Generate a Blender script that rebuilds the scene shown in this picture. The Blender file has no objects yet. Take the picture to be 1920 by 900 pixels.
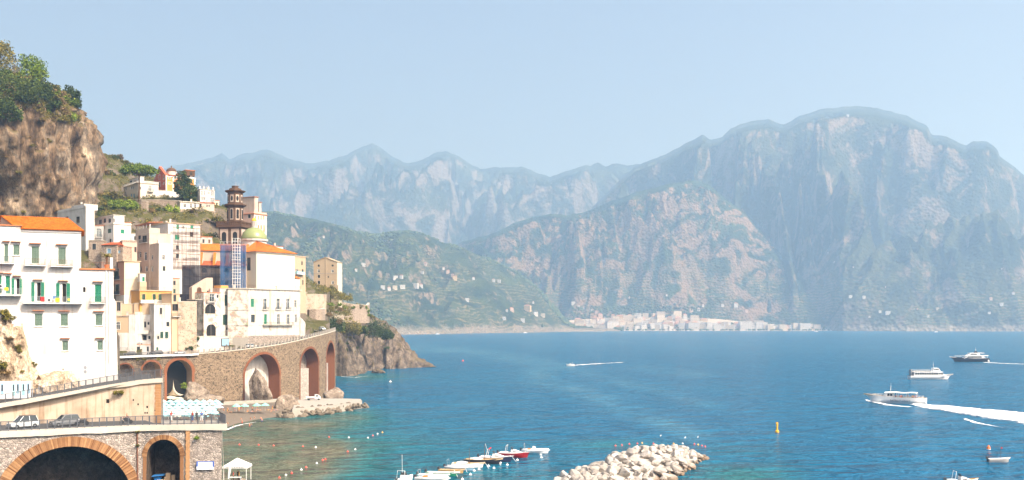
import bpy, bmesh, math, random
import numpy as np
from mathutils import Vector, Matrix
from math import sin, cos, pi, radians, atan2, sqrt, exp

scene = bpy.context.scene
COL = scene.collection
rnd = random.Random(7)

# ------------------------------------------------------------------ camera
H, HY, FPX = 30.0, 605.0, 1920.0          # eye height, horizon row and focal length (rows of a 1920 x 900 frame)
cam = bpy.data.cameras.new('camera')
cam.sensor_width = 36.0
cam.lens = 36.0 * FPX / 1920.0
cam.shift_y = (HY - 450.0) / 1920.0
cam.clip_start = 1.0
cam.clip_end = 60000.0
camo = bpy.data.objects.new('camera', cam)
camo.location = (0, 0, H)
camo.rotation_euler = (pi / 2, 0, 0)
COL.objects.link(camo)
scene.camera = camo

# ------------------------------------------------------------------ sky, sun, exposure
SUN_AZ, SUN_EL = radians(128), radians(45)     # azimuth clockwise from the view direction
w = bpy.data.worlds.new('World')
scene.world = w
w.use_nodes = True
nt = w.node_tree
bg = nt.nodes['Background']
sky = nt.nodes.new('ShaderNodeTexSky')
sky.sky_type = 'NISHITA'
sky.sun_disc = False
sky.sun_elevation = SUN_EL
sky.sun_rotation = SUN_AZ
sky.altitude = 0
sky.air_density = .8
sky.dust_density = 10.0
sky.ozone_density = .4
nt.links.new(sky.outputs[0], bg.inputs[0])
bg.inputs[1].default_value = 0.15
sl = bpy.data.lights.new('sun', 'SUN')
sl.energy = 3.7
sl.angle = radians(0.5)
sl.color = (1.0, 0.95, 0.87)
so = bpy.data.objects.new('sun', sl)
sd = Vector((sin(SUN_AZ) * cos(SUN_EL), cos(SUN_AZ) * cos(SUN_EL), sin(SUN_EL)))
so.rotation_euler = sd.to_track_quat('Z', 'Y').to_euler()
so.location = sd * 300
COL.objects.link(so)
scene.view_settings.view_transform = 'Standard'
scene.view_settings.look = 'None'
scene.view_settings.gamma = 1.0
scene.view_settings.use_curve_mapping = False
scene.view_settings.exposure = 0.78
scene.render.engine = 'CYCLES'
scene.cycles.use_denoising = True
scene.cycles.max_bounces = 6
scene.cycles.diffuse_bounces = 3
scene.cycles.glossy_bounces = 2
scene.cycles.transmission_bounces = 4
scene.cycles.transparent_max_bounces = 8
scene.cycles.volume_bounces = 1
scene.cycles.caustics_reflective = False
scene.cycles.caustics_refractive = False

# ------------------------------------------------------------------ points
def P(px, py, Y):
    """the place at depth Y on the line of sight through a photograph position"""
    return Vector(((px - 960) / FPX * Y, Y, H + (HY - py) / FPX * Y))
def S(px, py, z=0.0):
    """the place at height z on that line"""
    Y = (H - z) * FPX / (py - HY)
    return Vector(((px - 960) / FPX * Y, Y, z))
def lerp(a, b, t): return a + (b - a) * t
def interp(tab, x):
    return float(np.interp(x, [t[0] for t in tab], [t[1] for t in tab]))

# ------------------------------------------------------------------ numpy noise
_pr = np.random.RandomState(3).rand(65536)
def vnoise(x, y, z=0.0, seed=0):
    x = np.asarray(x, float); y = np.asarray(y, float); z = np.asarray(z, float) + 0 * x
    xi = np.floor(x).astype(np.int64); yi = np.floor(y).astype(np.int64); zi = np.floor(z).astype(np.int64)
    fx, fy, fz = x - xi, y - yi, z - zi
    fx = fx * fx * (3 - 2 * fx); fy = fy * fy * (3 - 2 * fy); fz = fz * fz * (3 - 2 * fz)
    def h(a, b, c):
        return _pr[(a * 73856093 ^ b * 19349663 ^ c * 83492791 ^ (seed * 2654435 + 97)) & 65535]
    r = 0
    for dx in (0, 1):
        for dy in (0, 1):
            for dz in (0, 1):
                wgt = (fx if dx else 1 - fx) * (fy if dy else 1 - fy) * (fz if dz else 1 - fz)
                r = r + wgt * h(xi + dx, yi + dy, zi + dz)
    return r * 2 - 1
def fbm(x, y, z=0.0, o=5, seed=0, gain=.5):
    s, a = 0, 1.0
    for i in range(o):
        s = s + a * vnoise(x * 2 ** i, y * 2 ** i, np.asarray(z) * 2 ** i, seed + i * 7)
        a *= gain
    return s
def ridged(x, y, z=0.0, o=5, seed=0):
    s, a = 0, 1.0
    for i in range(o):
        s = s + a * (1 - 2 * np.abs(vnoise(x * 2 ** i, y * 2 ** i, np.asarray(z) * 2 ** i, seed + i * 7)))
        a *= .5
    return s

# ------------------------------------------------------------------ materials
class NG:
    def __init__(s, name):
        s.m = bpy.data.materials.new(name); s.m.use_nodes = True
        s.t = s.m.node_tree; s.b = s.t.nodes['Principled BSDF']
        s.pos = None
    def n(s, typ, **kw):
        o = s.t.nodes.new(typ)
        for k, v in kw.items():
            if k in o.inputs.keys(): s.set(o.inputs[k], v)
            else: setattr(o, k, v)
        return o
    def set(s, inp, v):
        if isinstance(v, bpy.types.NodeSocket): s.t.links.new(v, inp)
        else: inp.default_value = v if not isinstance(v, tuple) or len(v) != 3 or inp.type != 'RGBA' else (*v, 1)
    def P(s, sc=(1, 1, 1)):
        if s.pos is None: s.pos = s.n('ShaderNodeNewGeometry').outputs['Position']
        if sc == (1, 1, 1): return s.pos
        m = s.n('ShaderNodeMapping'); s.set(m.inputs['Vector'], s.pos); m.inputs['Scale'].default_value = sc
        return m.outputs[0]
    def noise(s, scale, detail=4, rough=.55, vec=None, dist=0.0, fac=True):
        o = s.n('ShaderNodeTexNoise'); s.set(o.inputs['Vector'], vec or s.P())
        o.inputs['Scale'].default_value = scale; o.inputs['Detail'].default_value = detail
        o.inputs['Roughness'].default_value = rough; o.inputs['Distortion'].default_value = dist
        return o.outputs['Fac' if fac else 'Color']
    def voro(s, scale, vec=None, feature='F1', out='Color', rnd_=1.0):
        o = s.n('ShaderNodeTexVoronoi'); o.feature = feature
        s.set(o.inputs['Vector'], vec or s.P()); o.inputs['Scale'].default_value = scale
        o.inputs['Randomness'].default_value = rnd_
        return o.outputs[out]
    def ramp(s, fac, stops):
        o = s.n('ShaderNodeValToRGB'); s.set(o.inputs[0], fac)
        e = o.color_ramp.elements
        while len(e) < len(stops): e.new(.5)
        for el, (p, c) in zip(e, stops):
            el.position = p; el.color = (c, c, c, 1) if not isinstance(c, tuple) else (*c, 1)
        return o.outputs[0]
    def mix(s, fac, a, b, mode='MIX'):
        o = s.n('ShaderNodeMix'); o.data_type = 'RGBA'; o.blend_type = mode
        s.set(o.inputs[0], fac); s.set(o.inputs[6], a); s.set(o.inputs[7], b)
        return o.outputs[2]
    def math(s, op, a, b=None, c=None, clamp=False):
        o = s.n('ShaderNodeMath'); o.operation = op; o.use_clamp = clamp
        s.set(o.inputs[0], a)
        if b is not None: s.set(o.inputs[1], b)
        if c is not None: s.set(o.inputs[2], c)
        return o.outputs[0]
    def attr(s, name):
        o = s.n('ShaderNodeAttribute'); o.attribute_name = name
        return o.outputs['Fac']
    def bump(s, height, strength=.5, dist=.1):
        o = s.n('ShaderNodeBump'); s.set(o.inputs['Height'], height)
        o.inputs['Strength'].default_value = strength; o.inputs['Distance'].default_value = dist
        s.set(s.b.inputs['Normal'], o.outputs[0])
    def out(s, color=None, rough=.8, spec=.3, metal=0.0):
        if color is not None: s.set(s.b.inputs['Base Color'], color)
        s.set(s.b.inputs['Roughness'], rough); s.b.inputs['Specular IOR Level'].default_value = spec
        s.b.inputs['Metallic'].default_value = metal
        return s.m
M = {}
def plain(name, c, rough=.6, spec=.3, metal=0.0, var=.12, sc=3.0):
    g = NG(name)
    if var:
        f = g.noise(sc, 3)
        d = tuple(x * (1 - var * 1.6) for x in c); l = tuple(min(1, x * (1 + var)) for x in c)
        M[name] = g.out(g.mix(f, d, l), rough, spec, metal)
    else: M[name] = g.out(c, rough, spec, metal)
    return M[name]
def plaster(name, c, stain=(.28, .24, .2), amt=.25, streak=.5, rough=.9):
    """painted render: broad patches, rain streaks and fine grain"""
    g = NG(name)
    a = g.ramp(g.noise(.35, 5, .6), [(.42, 0), (.75, 1)])
    b = g.ramp(g.noise(1.0, 5, .65, g.P((1.6, 1.6, .12))), [(.5, 0), (.78, 1)])
    f = g.math('MULTIPLY', g.math('ADD', g.math('MULTIPLY', a, .6), g.math('MULTIPLY', b, streak)), amt, clamp=True)
    col = g.mix(f, c, stain)
    fine = g.noise(6, 3)
    col = g.mix(.12, col, g.mix(fine, tuple(x * .6 for x in c), tuple(min(1, x * 1.15) for x in c)))
    g.bump(g.noise(9, 4), .25, .03)
    M[name] = g.out(col, rough, .15)
    return M[name]
def worn(name, c, under=(.30, .25, .2), amt=.5):
    """render flaking off the masonry beneath"""
    g = NG(name)
    a = g.ramp(g.noise(.5, 7, .68), [(.53 - .1 * amt, 0), (.6 - .05 * amt, 1)])
    b = g.ramp(g.noise(1.0, 5, .7, g.P((1.3, 1.3, .1))), [(.45, 0), (.8, 1)])
    st = g.voro(2.2)
    u = g.mix(.45, under, st, 'MULTIPLY')
    col = g.mix(g.math('MULTIPLY', b, .5 * amt), c, tuple(x * .45 for x in c))
    col = g.mix(g.math('MULTIPLY', a, min(1, amt * 1.5)), col, u)
    g.bump(g.noise(5, 5), .4, .06)
    M[name] = g.out(col, .95, .1)
    return M[name]
def masonry(name, c1, c2, mortar, scale=2.2, relief=.6, amt=.9, holes=False):
    g = NG(name)
    v = g.P((1, 1, 1.35))
    wv = g.n('ShaderNodeVectorMath', operation='ADD')
    s_ = g.n('ShaderNodeVectorMath', operation='SCALE')
    g.set(s_.inputs[0], g.noise(1.5, 3, fac=False)); s_.inputs['Scale'].default_value = .25
    g.set(wv.inputs[0], v); g.set(wv.inputs[1], s_.outputs[0]); v = wv.outputs[0]
    cell = g.voro(scale, v)
    sep = g.n('ShaderNodeSeparateColor'); g.set(sep.inputs[0], cell)
    col = g.mix(sep.outputs[0], c1, c2)
    col = g.mix(g.math('MULTIPLY', g.noise(.18, 5, .6), .45), col, tuple(x * .4 for x in c1))
    d = g.voro(scale, v, 'DISTANCE_TO_EDGE', 'Distance')
    edge = g.ramp(d, [(.02, 1), (.09, 0)])
    col = g.mix(g.math('MULTIPLY', edge, amt), col, mortar)
    g.bump(g.math('ADD', g.ramp(d, [(0, 0), (.18, 1)]), g.math('MULTIPLY', g.noise(12, 3), .4)), relief, .12)
    M[name] = g.out(col, .95, .1)
    return M[name]
def rock(name, stops, scale=.25, relief=.9, dist=.6, vert=True, moss=0):
    g = NG(name)
    n1 = g.noise(scale, 8, .68, g.P((1, 1, .45)) if vert else None, .6)
    col = g.ramp(n1, stops)
    n2 = g.noise(scale * 3.1, 6, .7, g.P((1.3, 1.3, .22)) if vert else None)
    col = g.mix(g.math('MULTIPLY', g.ramp(n2, [(.45, 0), (.7, 1)]), .55), col, tuple(x * .42 for x in stops[0][1]))
    cr = g.voro(scale * 2.4, g.P((1, 1, .5)), 'DISTANCE_TO_EDGE', 'Distance')
    col = g.mix(g.math('MULTIPLY', g.ramp(cr, [(0, 1), (.05, 0)]), .35), col, tuple(x * .3 for x in stops[0][1]))
    fn = g.ramp(g.noise(scale * 14, 7, .75, g.P((1.2, 1.2, .35)) if vert else None), [(.32, .22), (.5, .9), (.68, 1.4)])
    col = g.mix(.95, col, fn, 'MULTIPLY')
    if moss:
        nz = g.n('ShaderNodeSeparateXYZ'); g.set(nz.inputs[0], g.n('ShaderNodeNewGeometry').outputs['Normal'])
        k = g.math('MULTIPLY', g.ramp(nz.outputs[2], [(.55, 0), (.8, 1)]), g.ramp(g.noise(.3, 5), [(.4, 0), (.55, 1)]))
        col = g.mix(g.math('MULTIPLY', k, moss), col, g.mix(g.noise(1.2, 4), (.05, .055, .015), (.17, .12, .05)))
    g.bump(g.math('ADD', n1, g.math('MULTIPLY', g.noise(scale * 8, 6, .7), .5)), relief, dist)
    M[name] = g.out(col, .95, .08)
    return M[name]
def leafmat(name, dark, mid, light):
    g = NG(name)
    geo = g.n('ShaderNodeNewGeometry')
    oi = g.n('ShaderNodeObjectInfo')
    f = g.math('ADD', g.math('MULTIPLY', geo.outputs['Random Per Island'], .75), g.math('MULTIPLY', oi.outputs['Random'], .25))
    col = g.ramp(f, [(.1, dark), (.5, mid), (.95, light)])
    M[name] = g.out(col, .75, .2)
    return M[name]

# ------------------------------------------------------------------ mesh builder
class MB:
    def __init__(s): s.v = []; s.f = []; s.mi = []; s.k = 0
    def add(s, vs, fs):
        o = len(s.v); s.v.extend(tuple(v) for v in vs)
        for f in fs: s.f.append(tuple(i + o for i in f)); s.mi.append(s.k)
        return s
    def quad(s, a, b, c, d): return s.add((a, b, c, d), ((0, 1, 2, 3),))
    def box(s, x0, x1, y0, y1, z0, z1):
        return s.add([(x0, y0, z0), (x1, y0, z0), (x1, y1, z0), (x0, y1, z0), (x0, y0, z1), (x1, y0, z1), (x1, y1, z1), (x0, y1, z1)],
                     [(3, 2, 1, 0), (4, 5, 6, 7), (0, 1, 5, 4), (1, 2, 6, 5), (2, 3, 7, 6), (3, 0, 4, 7)])
    def hexa(s, p):            # 4 bottom + 4 top points
        return s.add(p, [(3, 2, 1, 0), (4, 5, 6, 7), (0, 1, 5, 4), (1, 2, 6, 5), (2, 3, 7, 6), (3, 0, 4, 7)])
    def prism(s, poly, y0, y1, ax='y'):
        n = len(poly)
        def q(a, b, d): return (a, d, b) if ax == 'y' else ((d, a, b) if ax == 'x' else (a, b, d))
        vs = [q(a, b, y0) for a, b in poly] + [q(a, b, y1) for a, b in poly]
        fs = [tuple(range(n)), tuple(range(2 * n - 1, n - 1, -1))] + [(i, (i + 1) % n, n + (i + 1) % n, n + i) for i in range(n)]
        return s.add(vs, fs)
    def tube(s, pts, r, n=6, caps=True):
        pts = [Vector(p) for p in pts]; rs = r if isinstance(r, (list, tuple)) else [r] * len(pts)
        vs, fs = [], []
        for i, p in enumerate(pts):
            t = (pts[min(i + 1, len(pts) - 1)] - pts[max(i - 1, 0)]).normalized()
            a = t.orthogonal().normalized() if abs(t.z) < .9 else Vector((1, 0, 0)); a = (a - t * a.dot(t)).normalized(); b = t.cross(a)
            for k in range(n):
                an = 2 * pi * k / n; vs.append(p + (a * cos(an) + b * sin(an)) * rs[i])
        for i in range(len(pts) - 1):
            for k in range(n):
                fs.append((i * n + k, i * n + (k + 1) % n, (i + 1) * n + (k + 1) % n, (i + 1) * n + k))
        if caps: fs += [tuple(range(n - 1, -1, -1)), tuple(range((len(pts) - 1) * n, len(pts) * n))]
        return s.add(vs, fs)
    def lathe(s, prof, n=16, c=(0, 0, 0), a0=0.0, sq=1.0):
        vs, fs = [], []
        for r, z in prof:
            for k in range(n):
                an = a0 + 2 * pi * k / n; vs.append((c[0] + r * cos(an), c[1] + r * sin(an) * sq, c[2] + z))
        for i in range(len(prof) - 1):
            for k in range(n): fs.append((i * n + k, i * n + (k + 1) % n, (i + 1) * n + (k + 1) % n, (i + 1) * n + k))
        fs += [tuple(range(n - 1, -1, -1)), tuple(range((len(prof) - 1) * n, len(prof) * n))]
        return s.add(vs, fs)
    def mesh(s, name, mats, smooth=False):
        me = bpy.data.meshes.new(name); me.from_pydata(s.v, [], s.f)
        if not isinstance(mats, (list, tuple)): mats = [mats]
        for m in mats: me.materials.append(M[m] if isinstance(m, str) else m)
        if len(mats) > 1: me.polygons.foreach_set('material_index', s.mi)
        if smooth: me.polygons.foreach_set('use_smooth', [True] * len(me.polygons))
        me.update()
        return me
    def build(s, name, mats, parent=None, smooth=False, **kw):
        return obj(name, s.mesh(name, mats, smooth), parent, **kw)
def obj(name, me, parent=None, loc=None, rz=None, sc=None, label=None, cat=None, group=None, kind=None):
    o = bpy.data.objects.new(name, me); COL.objects.link(o)
    if parent: o.parent = parent
    if loc is not None: o.location = loc
    if rz is not None: o.rotation_euler = (0, 0, rz)
    if sc is not None: o.scale = (sc, sc, sc) if not isinstance(sc, tuple) else sc
    tag(o, label, cat, group, kind)
    return o
def tag(o, label=None, cat=None, group=None, kind=None):
    for k, v in (('label', label), ('category', cat), ('group', group), ('kind', kind)):
        if v: o[k] = v
    return o
def thing(name, label, cat, loc=(0, 0, 0), rz=0.0, group=None, sc=None):
    return obj(name, None, None, loc, rz, sc, label, cat, group)
KIDS = {}
def dup(root, loc, rz=0.0, sc=None, label=None, group=None, rot=None):
    """a copy of a thing, its parts and their sub-parts; mesh data is shared"""
    if not KIDS or KIDS.get('_n') != len(bpy.data.objects): pass
    r = root.copy(); COL.objects.link(r)
    r.location = loc; r.rotation_euler = rot or (0, 0, rz)
    if sc is not None: r.scale = (sc, sc, sc) if not isinstance(sc, tuple) else sc
    if label: r['label'] = label
    if group: r['group'] = group
    kids = KIDS.get(root.name)
    if kids is None:
        kids = KIDS[root.name] = [(c, list(c.children)) for c in root.children]
    for c, gs in kids:
        d = c.copy(); COL.objects.link(d); d.parent = r
        for g_ in gs:
            e = g_.copy(); COL.objects.link(e); e.parent = d
    return r
def grid_mesh(name, V, nu, nv, mat, smooth=True, attrs=None, mask=None):
    """V: (nu*nv,3) array, row-major in v"""
    me = bpy.data.meshes.new(name)
    i = np.arange(nu * nv).reshape(nv, nu)
    q = np.stack([i[:-1, :-1], i[:-1, 1:], i[1:, 1:], i[1:, :-1]], -1).reshape(-1, 4)
    if mask is not None: q = q[mask.reshape(-1)]
    me.vertices.add(nu * nv); me.vertices.foreach_set('co', np.asarray(V, np.float32).reshape(-1))
    me.loops.add(q.size); me.loops.foreach_set('vertex_index', q.reshape(-1).astype(np.int32))
    me.polygons.add(len(q))
    me.polygons.foreach_set('loop_start', np.arange(0, q.size, 4, dtype=np.int32))
    me.materials.append(M[mat] if isinstance(mat, str) else mat)
    if smooth: me.polygons.foreach_set('use_smooth', [True] * len(q))
    for k, a in (attrs or {}).items():
        at = me.attributes.new(k, 'FLOAT', 'POINT'); at.data.foreach_set('value', np.asarray(a, np.float32).reshape(-1))
    me.update(calc_edges=True); me.validate()
    return me
# ================================================================== LAND, SEA, AIR
def mountain_mat(name, forest, rockc, rock_at=.5, terr=None, sc=.012, slope=(.55, .8), soft=.08):
    g = NG(name)
    geo = g.n('ShaderNodeNewGeometry')
    nz = g.n('ShaderNodeSeparateXYZ'); g.set(nz.inputs[0], geo.outputs['Normal'])
    f = g.mix(g.noise(sc * 2.5, 7, .65), tuple(x * .45 for x in forest), tuple(x * 1.5 for x in forest))
    f = g.mix(g.math('MULTIPLY', g.voro(sc * 9, out='Distance'), .9), f, tuple(x * .35 for x in forest))
    f = g.mix(g.ramp(g.noise(sc * .5, 5, .6), [(.45, 0), (.65, 1)]), f, tuple(x * y for x, y in zip(forest, (1.9, 1.5, 1.3))))
    n1 = g.noise(sc, 9, .72, g.P((1, 1, .8)), .8)
    k = g.math('ADD', n1, g.math('MULTIPLY', g.ramp(nz.outputs[2], [(slope[0], .16), (slope[1], -.06)]), 1.0))
    k = g.ramp(k, [(rock_at, 0), (rock_at + soft, 1)])
    rk = g.mix(g.noise(sc * 4, 6, .7, g.P((1.4, 1.4, .3))), tuple(x * .5 for x in rockc), rockc)
    col = g.mix(k, f, rk)
    if terr:
        pz = g.n('ShaderNodeSeparateXYZ'); g.set(pz.inputs[0], g.P())
        z = g.math('ADD', pz.outputs[2], g.math('MULTIPLY', g.noise(.009, 5, .65), 60))
        st = g.math('FRACT', g.math('DIVIDE', z, terr[0]))
        st = g.ramp(st, [(.0, 1), (.3, 1), (.45, 0), (.9, 0)])
        zone = g.math('MULTIPLY', g.ramp(g.noise(.007, 6, .7), [(.48, 0), (.54, 1)]), g.ramp(g.math('DIVIDE', pz.outputs[2], terr[1]), [(.6, 1), (1, 0)]))
        col = g.mix(g.math('MULTIPLY', g.math('MULTIPLY', zone, g.ramp(g.noise(.03, 5, .7), [(.35, .2), (.6, 1)])), .8), col, g.mix(st, terr[2], terr[3]))
        low = g.ramp(g.math('DIVIDE', g.math('ADD', pz.outputs[2], g.math('MULTIPLY', g.noise(.03, 5, .7), 60)), 140), [(.27, 1), (.4, 0)])
        col = g.mix(g.math('MULTIPLY', low, .8), col, g.mix(g.noise(.05, 6, .7, g.P((1, 1, .4))), (.13, .12, .09), (.42, .36, .28)))
    g.bump(g.math('ADD', g.noise(sc * 5, 6, .7), g.voro(sc * 9, out='Distance')), .55, 20)
    M[name] = g.out(col, 1.0, .0)
mountain_mat('far_mountain', (.025, .042, .03), (.21, .19, .17), .62, sc=.006, slope=(.35, .75))
mountain_mat('massif', (.03, .043, .022), (.22, .175, .13), .65, (11.0, 260.0, (.055, .085, .03), (.22, .17, .10)), sc=.008, slope=(.4, .8))
mountain_mat('green_hill', (.034, .058, .022), (.30, .23, .16), .60, (11.0, 330.0, (.045, .07, .026), (.22, .18, .09)), sc=.02, slope=(.4, .8))

HITS = {}
def massif(name, ridge, Yr, foot, p0, p1, step, rows, amp, seed, mat, shape=1.0, back=.5, wl=420., jag=1.2):
    """a mountain side: from its foot (depth Yf, height zf) up to a ridge at depth Yr, then down behind"""
    px = np.arange(p0, p1 + .1, step)
    ry = np.interp(px, [r[0] for r in ridge], [r[1] for r in ridge])
    ry = ry + jag * fbm(px / 14., px * 0 + seed, 0, 4, seed)
    yr = np.interp(px, [r[0] for r in Yr], [r[1] for r in Yr])
    yf = np.interp(px, [r[0] for r in foot], [r[1] for r in foot])
    zf = np.interp(px, [r[0] for r in foot], [r[2] for r in foot])
    zr = H + (HY - ry) / FPX * yr
    nb = max(6, rows // 6)
    ts = np.concatenate([np.linspace(0, 1, rows), 1 + np.linspace(0, 1, nb + 1)[1:]])
    T, PX = np.meshgrid(ts, px, indexing='ij')
    YR, YF, ZF, ZR = (np.broadcast_to(a, T.shape) for a in (yr, yf, zf, zr))
    Tc = np.minimum(T, 1)
    Y = YF + (YR - YF) * Tc + np.maximum(T - 1, 0) * back * (YR - YF)
    X = (PX - 960) / FPX * Y
    Z = ZF + (ZR - ZF) * Tc ** shape
    wx = X / wl + 1.3 * fbm(X / 700., Y / 700., 0, 3, seed + 3); wy = Y / (wl * 1.5) + 1.1 * fbm(X / 600., Y / 800., 0, 3, seed + 4)
    sp = ridged(wx, wy, 0, 5, seed) - .3
    env = np.clip(4 * Tc * (1 - Tc), 0, 1) ** .7
    Z = Z + amp * (ZR - ZF) * env * sp + (ZR - ZF) * .05 * env * ridged(X / 110., Y / 190., 0, 4, seed + 9)
    lim = H + (ZR - H) * (Y / YR) * (.99 - .06 * (1 - Tc))
    Z = np.where(T < 1, np.minimum(Z, lim), Z)
    Z = np.where(T <= 1, np.maximum(Z, ZF - 2 + Tc * 8), ZR - (T - 1) * (ZR + 20))
    Z[0, :] = -3
    V = np.stack([X, Y, Z], -1).reshape(-1, 3)
    me = grid_mesh(name, V, len(px), len(ts), mat)
    o = obj(name, me, kind='structure')
    HITS[name] = (px, Y, Z, len(px), rows)
    return X, Y, Z, T
def hit_on(name, px, py):
    """where a line of sight meets a mountain side"""
    pxs, Y, Z, n, rows = HITS[name]; i = int(np.argmin(np.abs(pxs - px))); yy = Y[:rows, i]; zz = Z[:rows, i]
    pr = HY - (zz - H) / yy * FPX; k = np.where(pr <= py)[0]; j = int(k[0]) if len(k) else rows - 1
    return Vector(((px - 960) / FPX * yy[j], yy[j], zz[j]))
RID_FAR = [(250, 330), (330, 310), (360, 304), (400, 294), (415, 287), (430, 298), (450, 290), (500, 280), (525, 290), (575, 308), (620, 300), (650, 290), (680, 276), (698, 269), (715, 278), (740, 296), (765, 307), (795, 298), (820, 285), (835, 284), (860, 294), (880, 306), (900, 318), (930, 313), (975, 313), (1005, 322), (1032, 332), (1060, 322), (1085, 315), (1100, 309), (1106, 312), (1120, 305), (1135, 312), (1160, 306), (1175, 311), (1240, 300), (1300, 300), (1500, 290)]
massif('distant_mountain_range', RID_FAR, [(250, 8200), (700, 7600), (1100, 6800), (1500, 6800)], [(250, 5200, 60), (1500, 5000, 60)], 250, 1500, 3, 150, .24, 21, 'far_mountain', .85, .4, 620, 1.5)
RID_MAIN = [(860, 620), (980, 560), (1030, 480), (1100, 400), (1150, 350), (1190, 312), (1240, 292), (1280, 272), (1308, 258), (1318, 253), (1332, 262), (1355, 256), (1370, 240), (1400, 229), (1440, 224), (1470, 234), (1500, 216), (1550, 203), (1605, 198), (1650, 203), (1700, 218), (1738, 236), (1746, 252), (1775, 256), (1800, 268), (1812, 272), (1825, 264), (1850, 265), (1870, 280), (1874, 293), (1900, 312), (1925, 332), (2000, 380), (2100, 420), (2240, 520)]
massif('coastal_massif', RID_MAIN, [(860, 6300), (1240, 6000), (1600, 5700), (2240, 5200)], [(860, 4000, 4), (1060, 4000, 36), (1330, 4000, 36), (1460, 3960, 8), (1545, 3830, 3), (1580, 3700, 2), (1700, 3600, 2), (1920, 3500, 2), (2240, 3500, 2)], 860, 2240, 3, 210, .30, 5, 'massif', .8, .4, 460, 1.2)
mountain_mat('foothill', (.024, .046, .018), (.27, .19, .12), .61, (11.0, 330.0, (.04, .07, .02), (.21, .16, .085)), sc=.011, slope=(.4, .8))
RID_MID = [(780, 560), (830, 470), (870, 452), (905, 443), (930, 436), (960, 420), (1000, 406), (1030, 402), (1060, 403), (1090, 400), (1120, 388), (1160, 372), (1200, 358), (1250, 345), (1300, 338), (1330, 346), (1360, 372), (1400, 402), (1430, 440), (1470, 480), (1510, 520), (1550, 565), (1590, 600), (1640, 618)]
massif('wooded_foothill', RID_MID, [(780, 4900), (1040, 4500), (1300, 4350), (1640, 3950)], [(780, 3700, 3), (1000, 3840, 8), (1060, 3950, 34), (1330, 3950, 34), (1460, 3930, 8), (1560, 3800, 2), (1640, 3750, 1)], 790, 1630, 3, 140, .26, 33, 'foothill', .85, .3, 300, 1.0)
RID_GRN = [(380, 420), (450, 405), (490, 396), (520, 397), (560, 405), (600, 413), (640, 424), (665, 433), (700, 438), (725, 437), (745, 433), (770, 432), (790, 437), (810, 446), (830, 455), (850, 459), (880, 470), (910, 484), (940, 497), (970, 512), (1000, 535), (1020, 553), (1035, 570), (1050, 590), (1065, 606), (1080, 616), (1165, 619)]
GX, GY, GZ, GT = massif('terraced_green_hill', RID_GRN, [(380, 3500), (700, 3500), (900, 3550), (1165, 3700)], [(380, 2200, 1), (640, 2350, 1), (740, 2560, 1), (800, 2640, 3), (900, 2900, 14), (1000, 3120, 12), (1040, 3300, 10), (1165, 3640, 2)], 380, 1164, 2, 200, .13, 12, 'green_hill', .8, .3, 260, .7)

# ---- trees massed on the green hill (nobody could count them)
def blob_mass(name, pts, sizes, mat, seed=1, **kw):
    r = np.random.RandomState(seed)
    t = (1 + 5 ** .5) / 2
    iv = np.array([(-1, t, 0), (1, t, 0), (-1, -t, 0), (1, -t, 0), (0, -1, t), (0, 1, t), (0, -1, -t), (0, 1, -t), (t, 0, -1), (t, 0, 1), (-t, 0, -1), (-t, 0, 1)]) / 1.9
    ifc = np.array([(0, 11, 5), (0, 5, 1), (0, 1, 7), (0, 7, 10), (0, 10, 11), (1, 5, 9), (5, 11, 4), (11, 10, 2), (10, 7, 6), (7, 1, 8), (3, 9, 4), (3, 4, 2), (3, 2, 6), (3, 6, 8), (3, 8, 9), (4, 9, 5), (2, 4, 11), (6, 2, 10), (8, 6, 7), (9, 8, 1)])
    n = len(pts)
    vs = np.repeat(iv[None], n, 0) * (1 + .45 * (r.rand(n, 12, 1) - .5)) * np.asarray(sizes)[:, None, None]
    vs = vs * np.array([1, 1, .85]) + np.asarray(pts)[:, None, :]
    fs = (ifc[None] + 12 * np.arange(n)[:, None, None]).reshape(-1, 3)
    me = bpy.data.meshes.new(name)
    me.vertices.add(n * 12); me.vertices.foreach_set('co', vs.astype(np.float32).reshape(-1))
    me.loops.add(fs.size); me.loops.foreach_set('vertex_index', fs.astype(np.int32).reshape(-1))
    me.polygons.add(len(fs)); me.polygons.foreach_set('loop_start', np.arange(0, fs.size, 3, dtype=np.int32))
    me.materials.append(M[mat]); me.update(calc_edges=True)
    return obj(name, me, kind='stuff', **kw)
leafmat('far_leaf', (.018, .035, .012), (.045, .075, .024), (.10, .12, .04))
r_ = np.random.RandomState(5)
sel = np.where((GT < 1.0) & (GT > .03))
dens = fbm(GX[sel] / 160., GY[sel] / 200., 0, 4, 77) + .55 * (GT[sel] - .45)
pick = np.where((dens > .02 + .35 * r_.rand(len(dens))) & (r_.rand(len(dens)) < .32))[0]
pp = np.stack([GX[sel][pick], GY[sel][pick], GZ[sel][pick]], -1) + np.stack([r_.randn(len(pick)) * 2, r_.randn(len(pick)) * 4, np.full(len(pick), 1.5)], -1)
blob_mass('hillside_wood', pp, 3.2 + 4.6 * r_.rand(len(pick)) ** 2, 'far_leaf', 2, label='mixed woodland covering the terraced hill beyond the headland', cat='woodland')
def green_z(X, Y):
    k = np.argmin((GX - X) ** 2 + (GY - Y) ** 2); return float(GZ.reshape(-1)[k])

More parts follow.
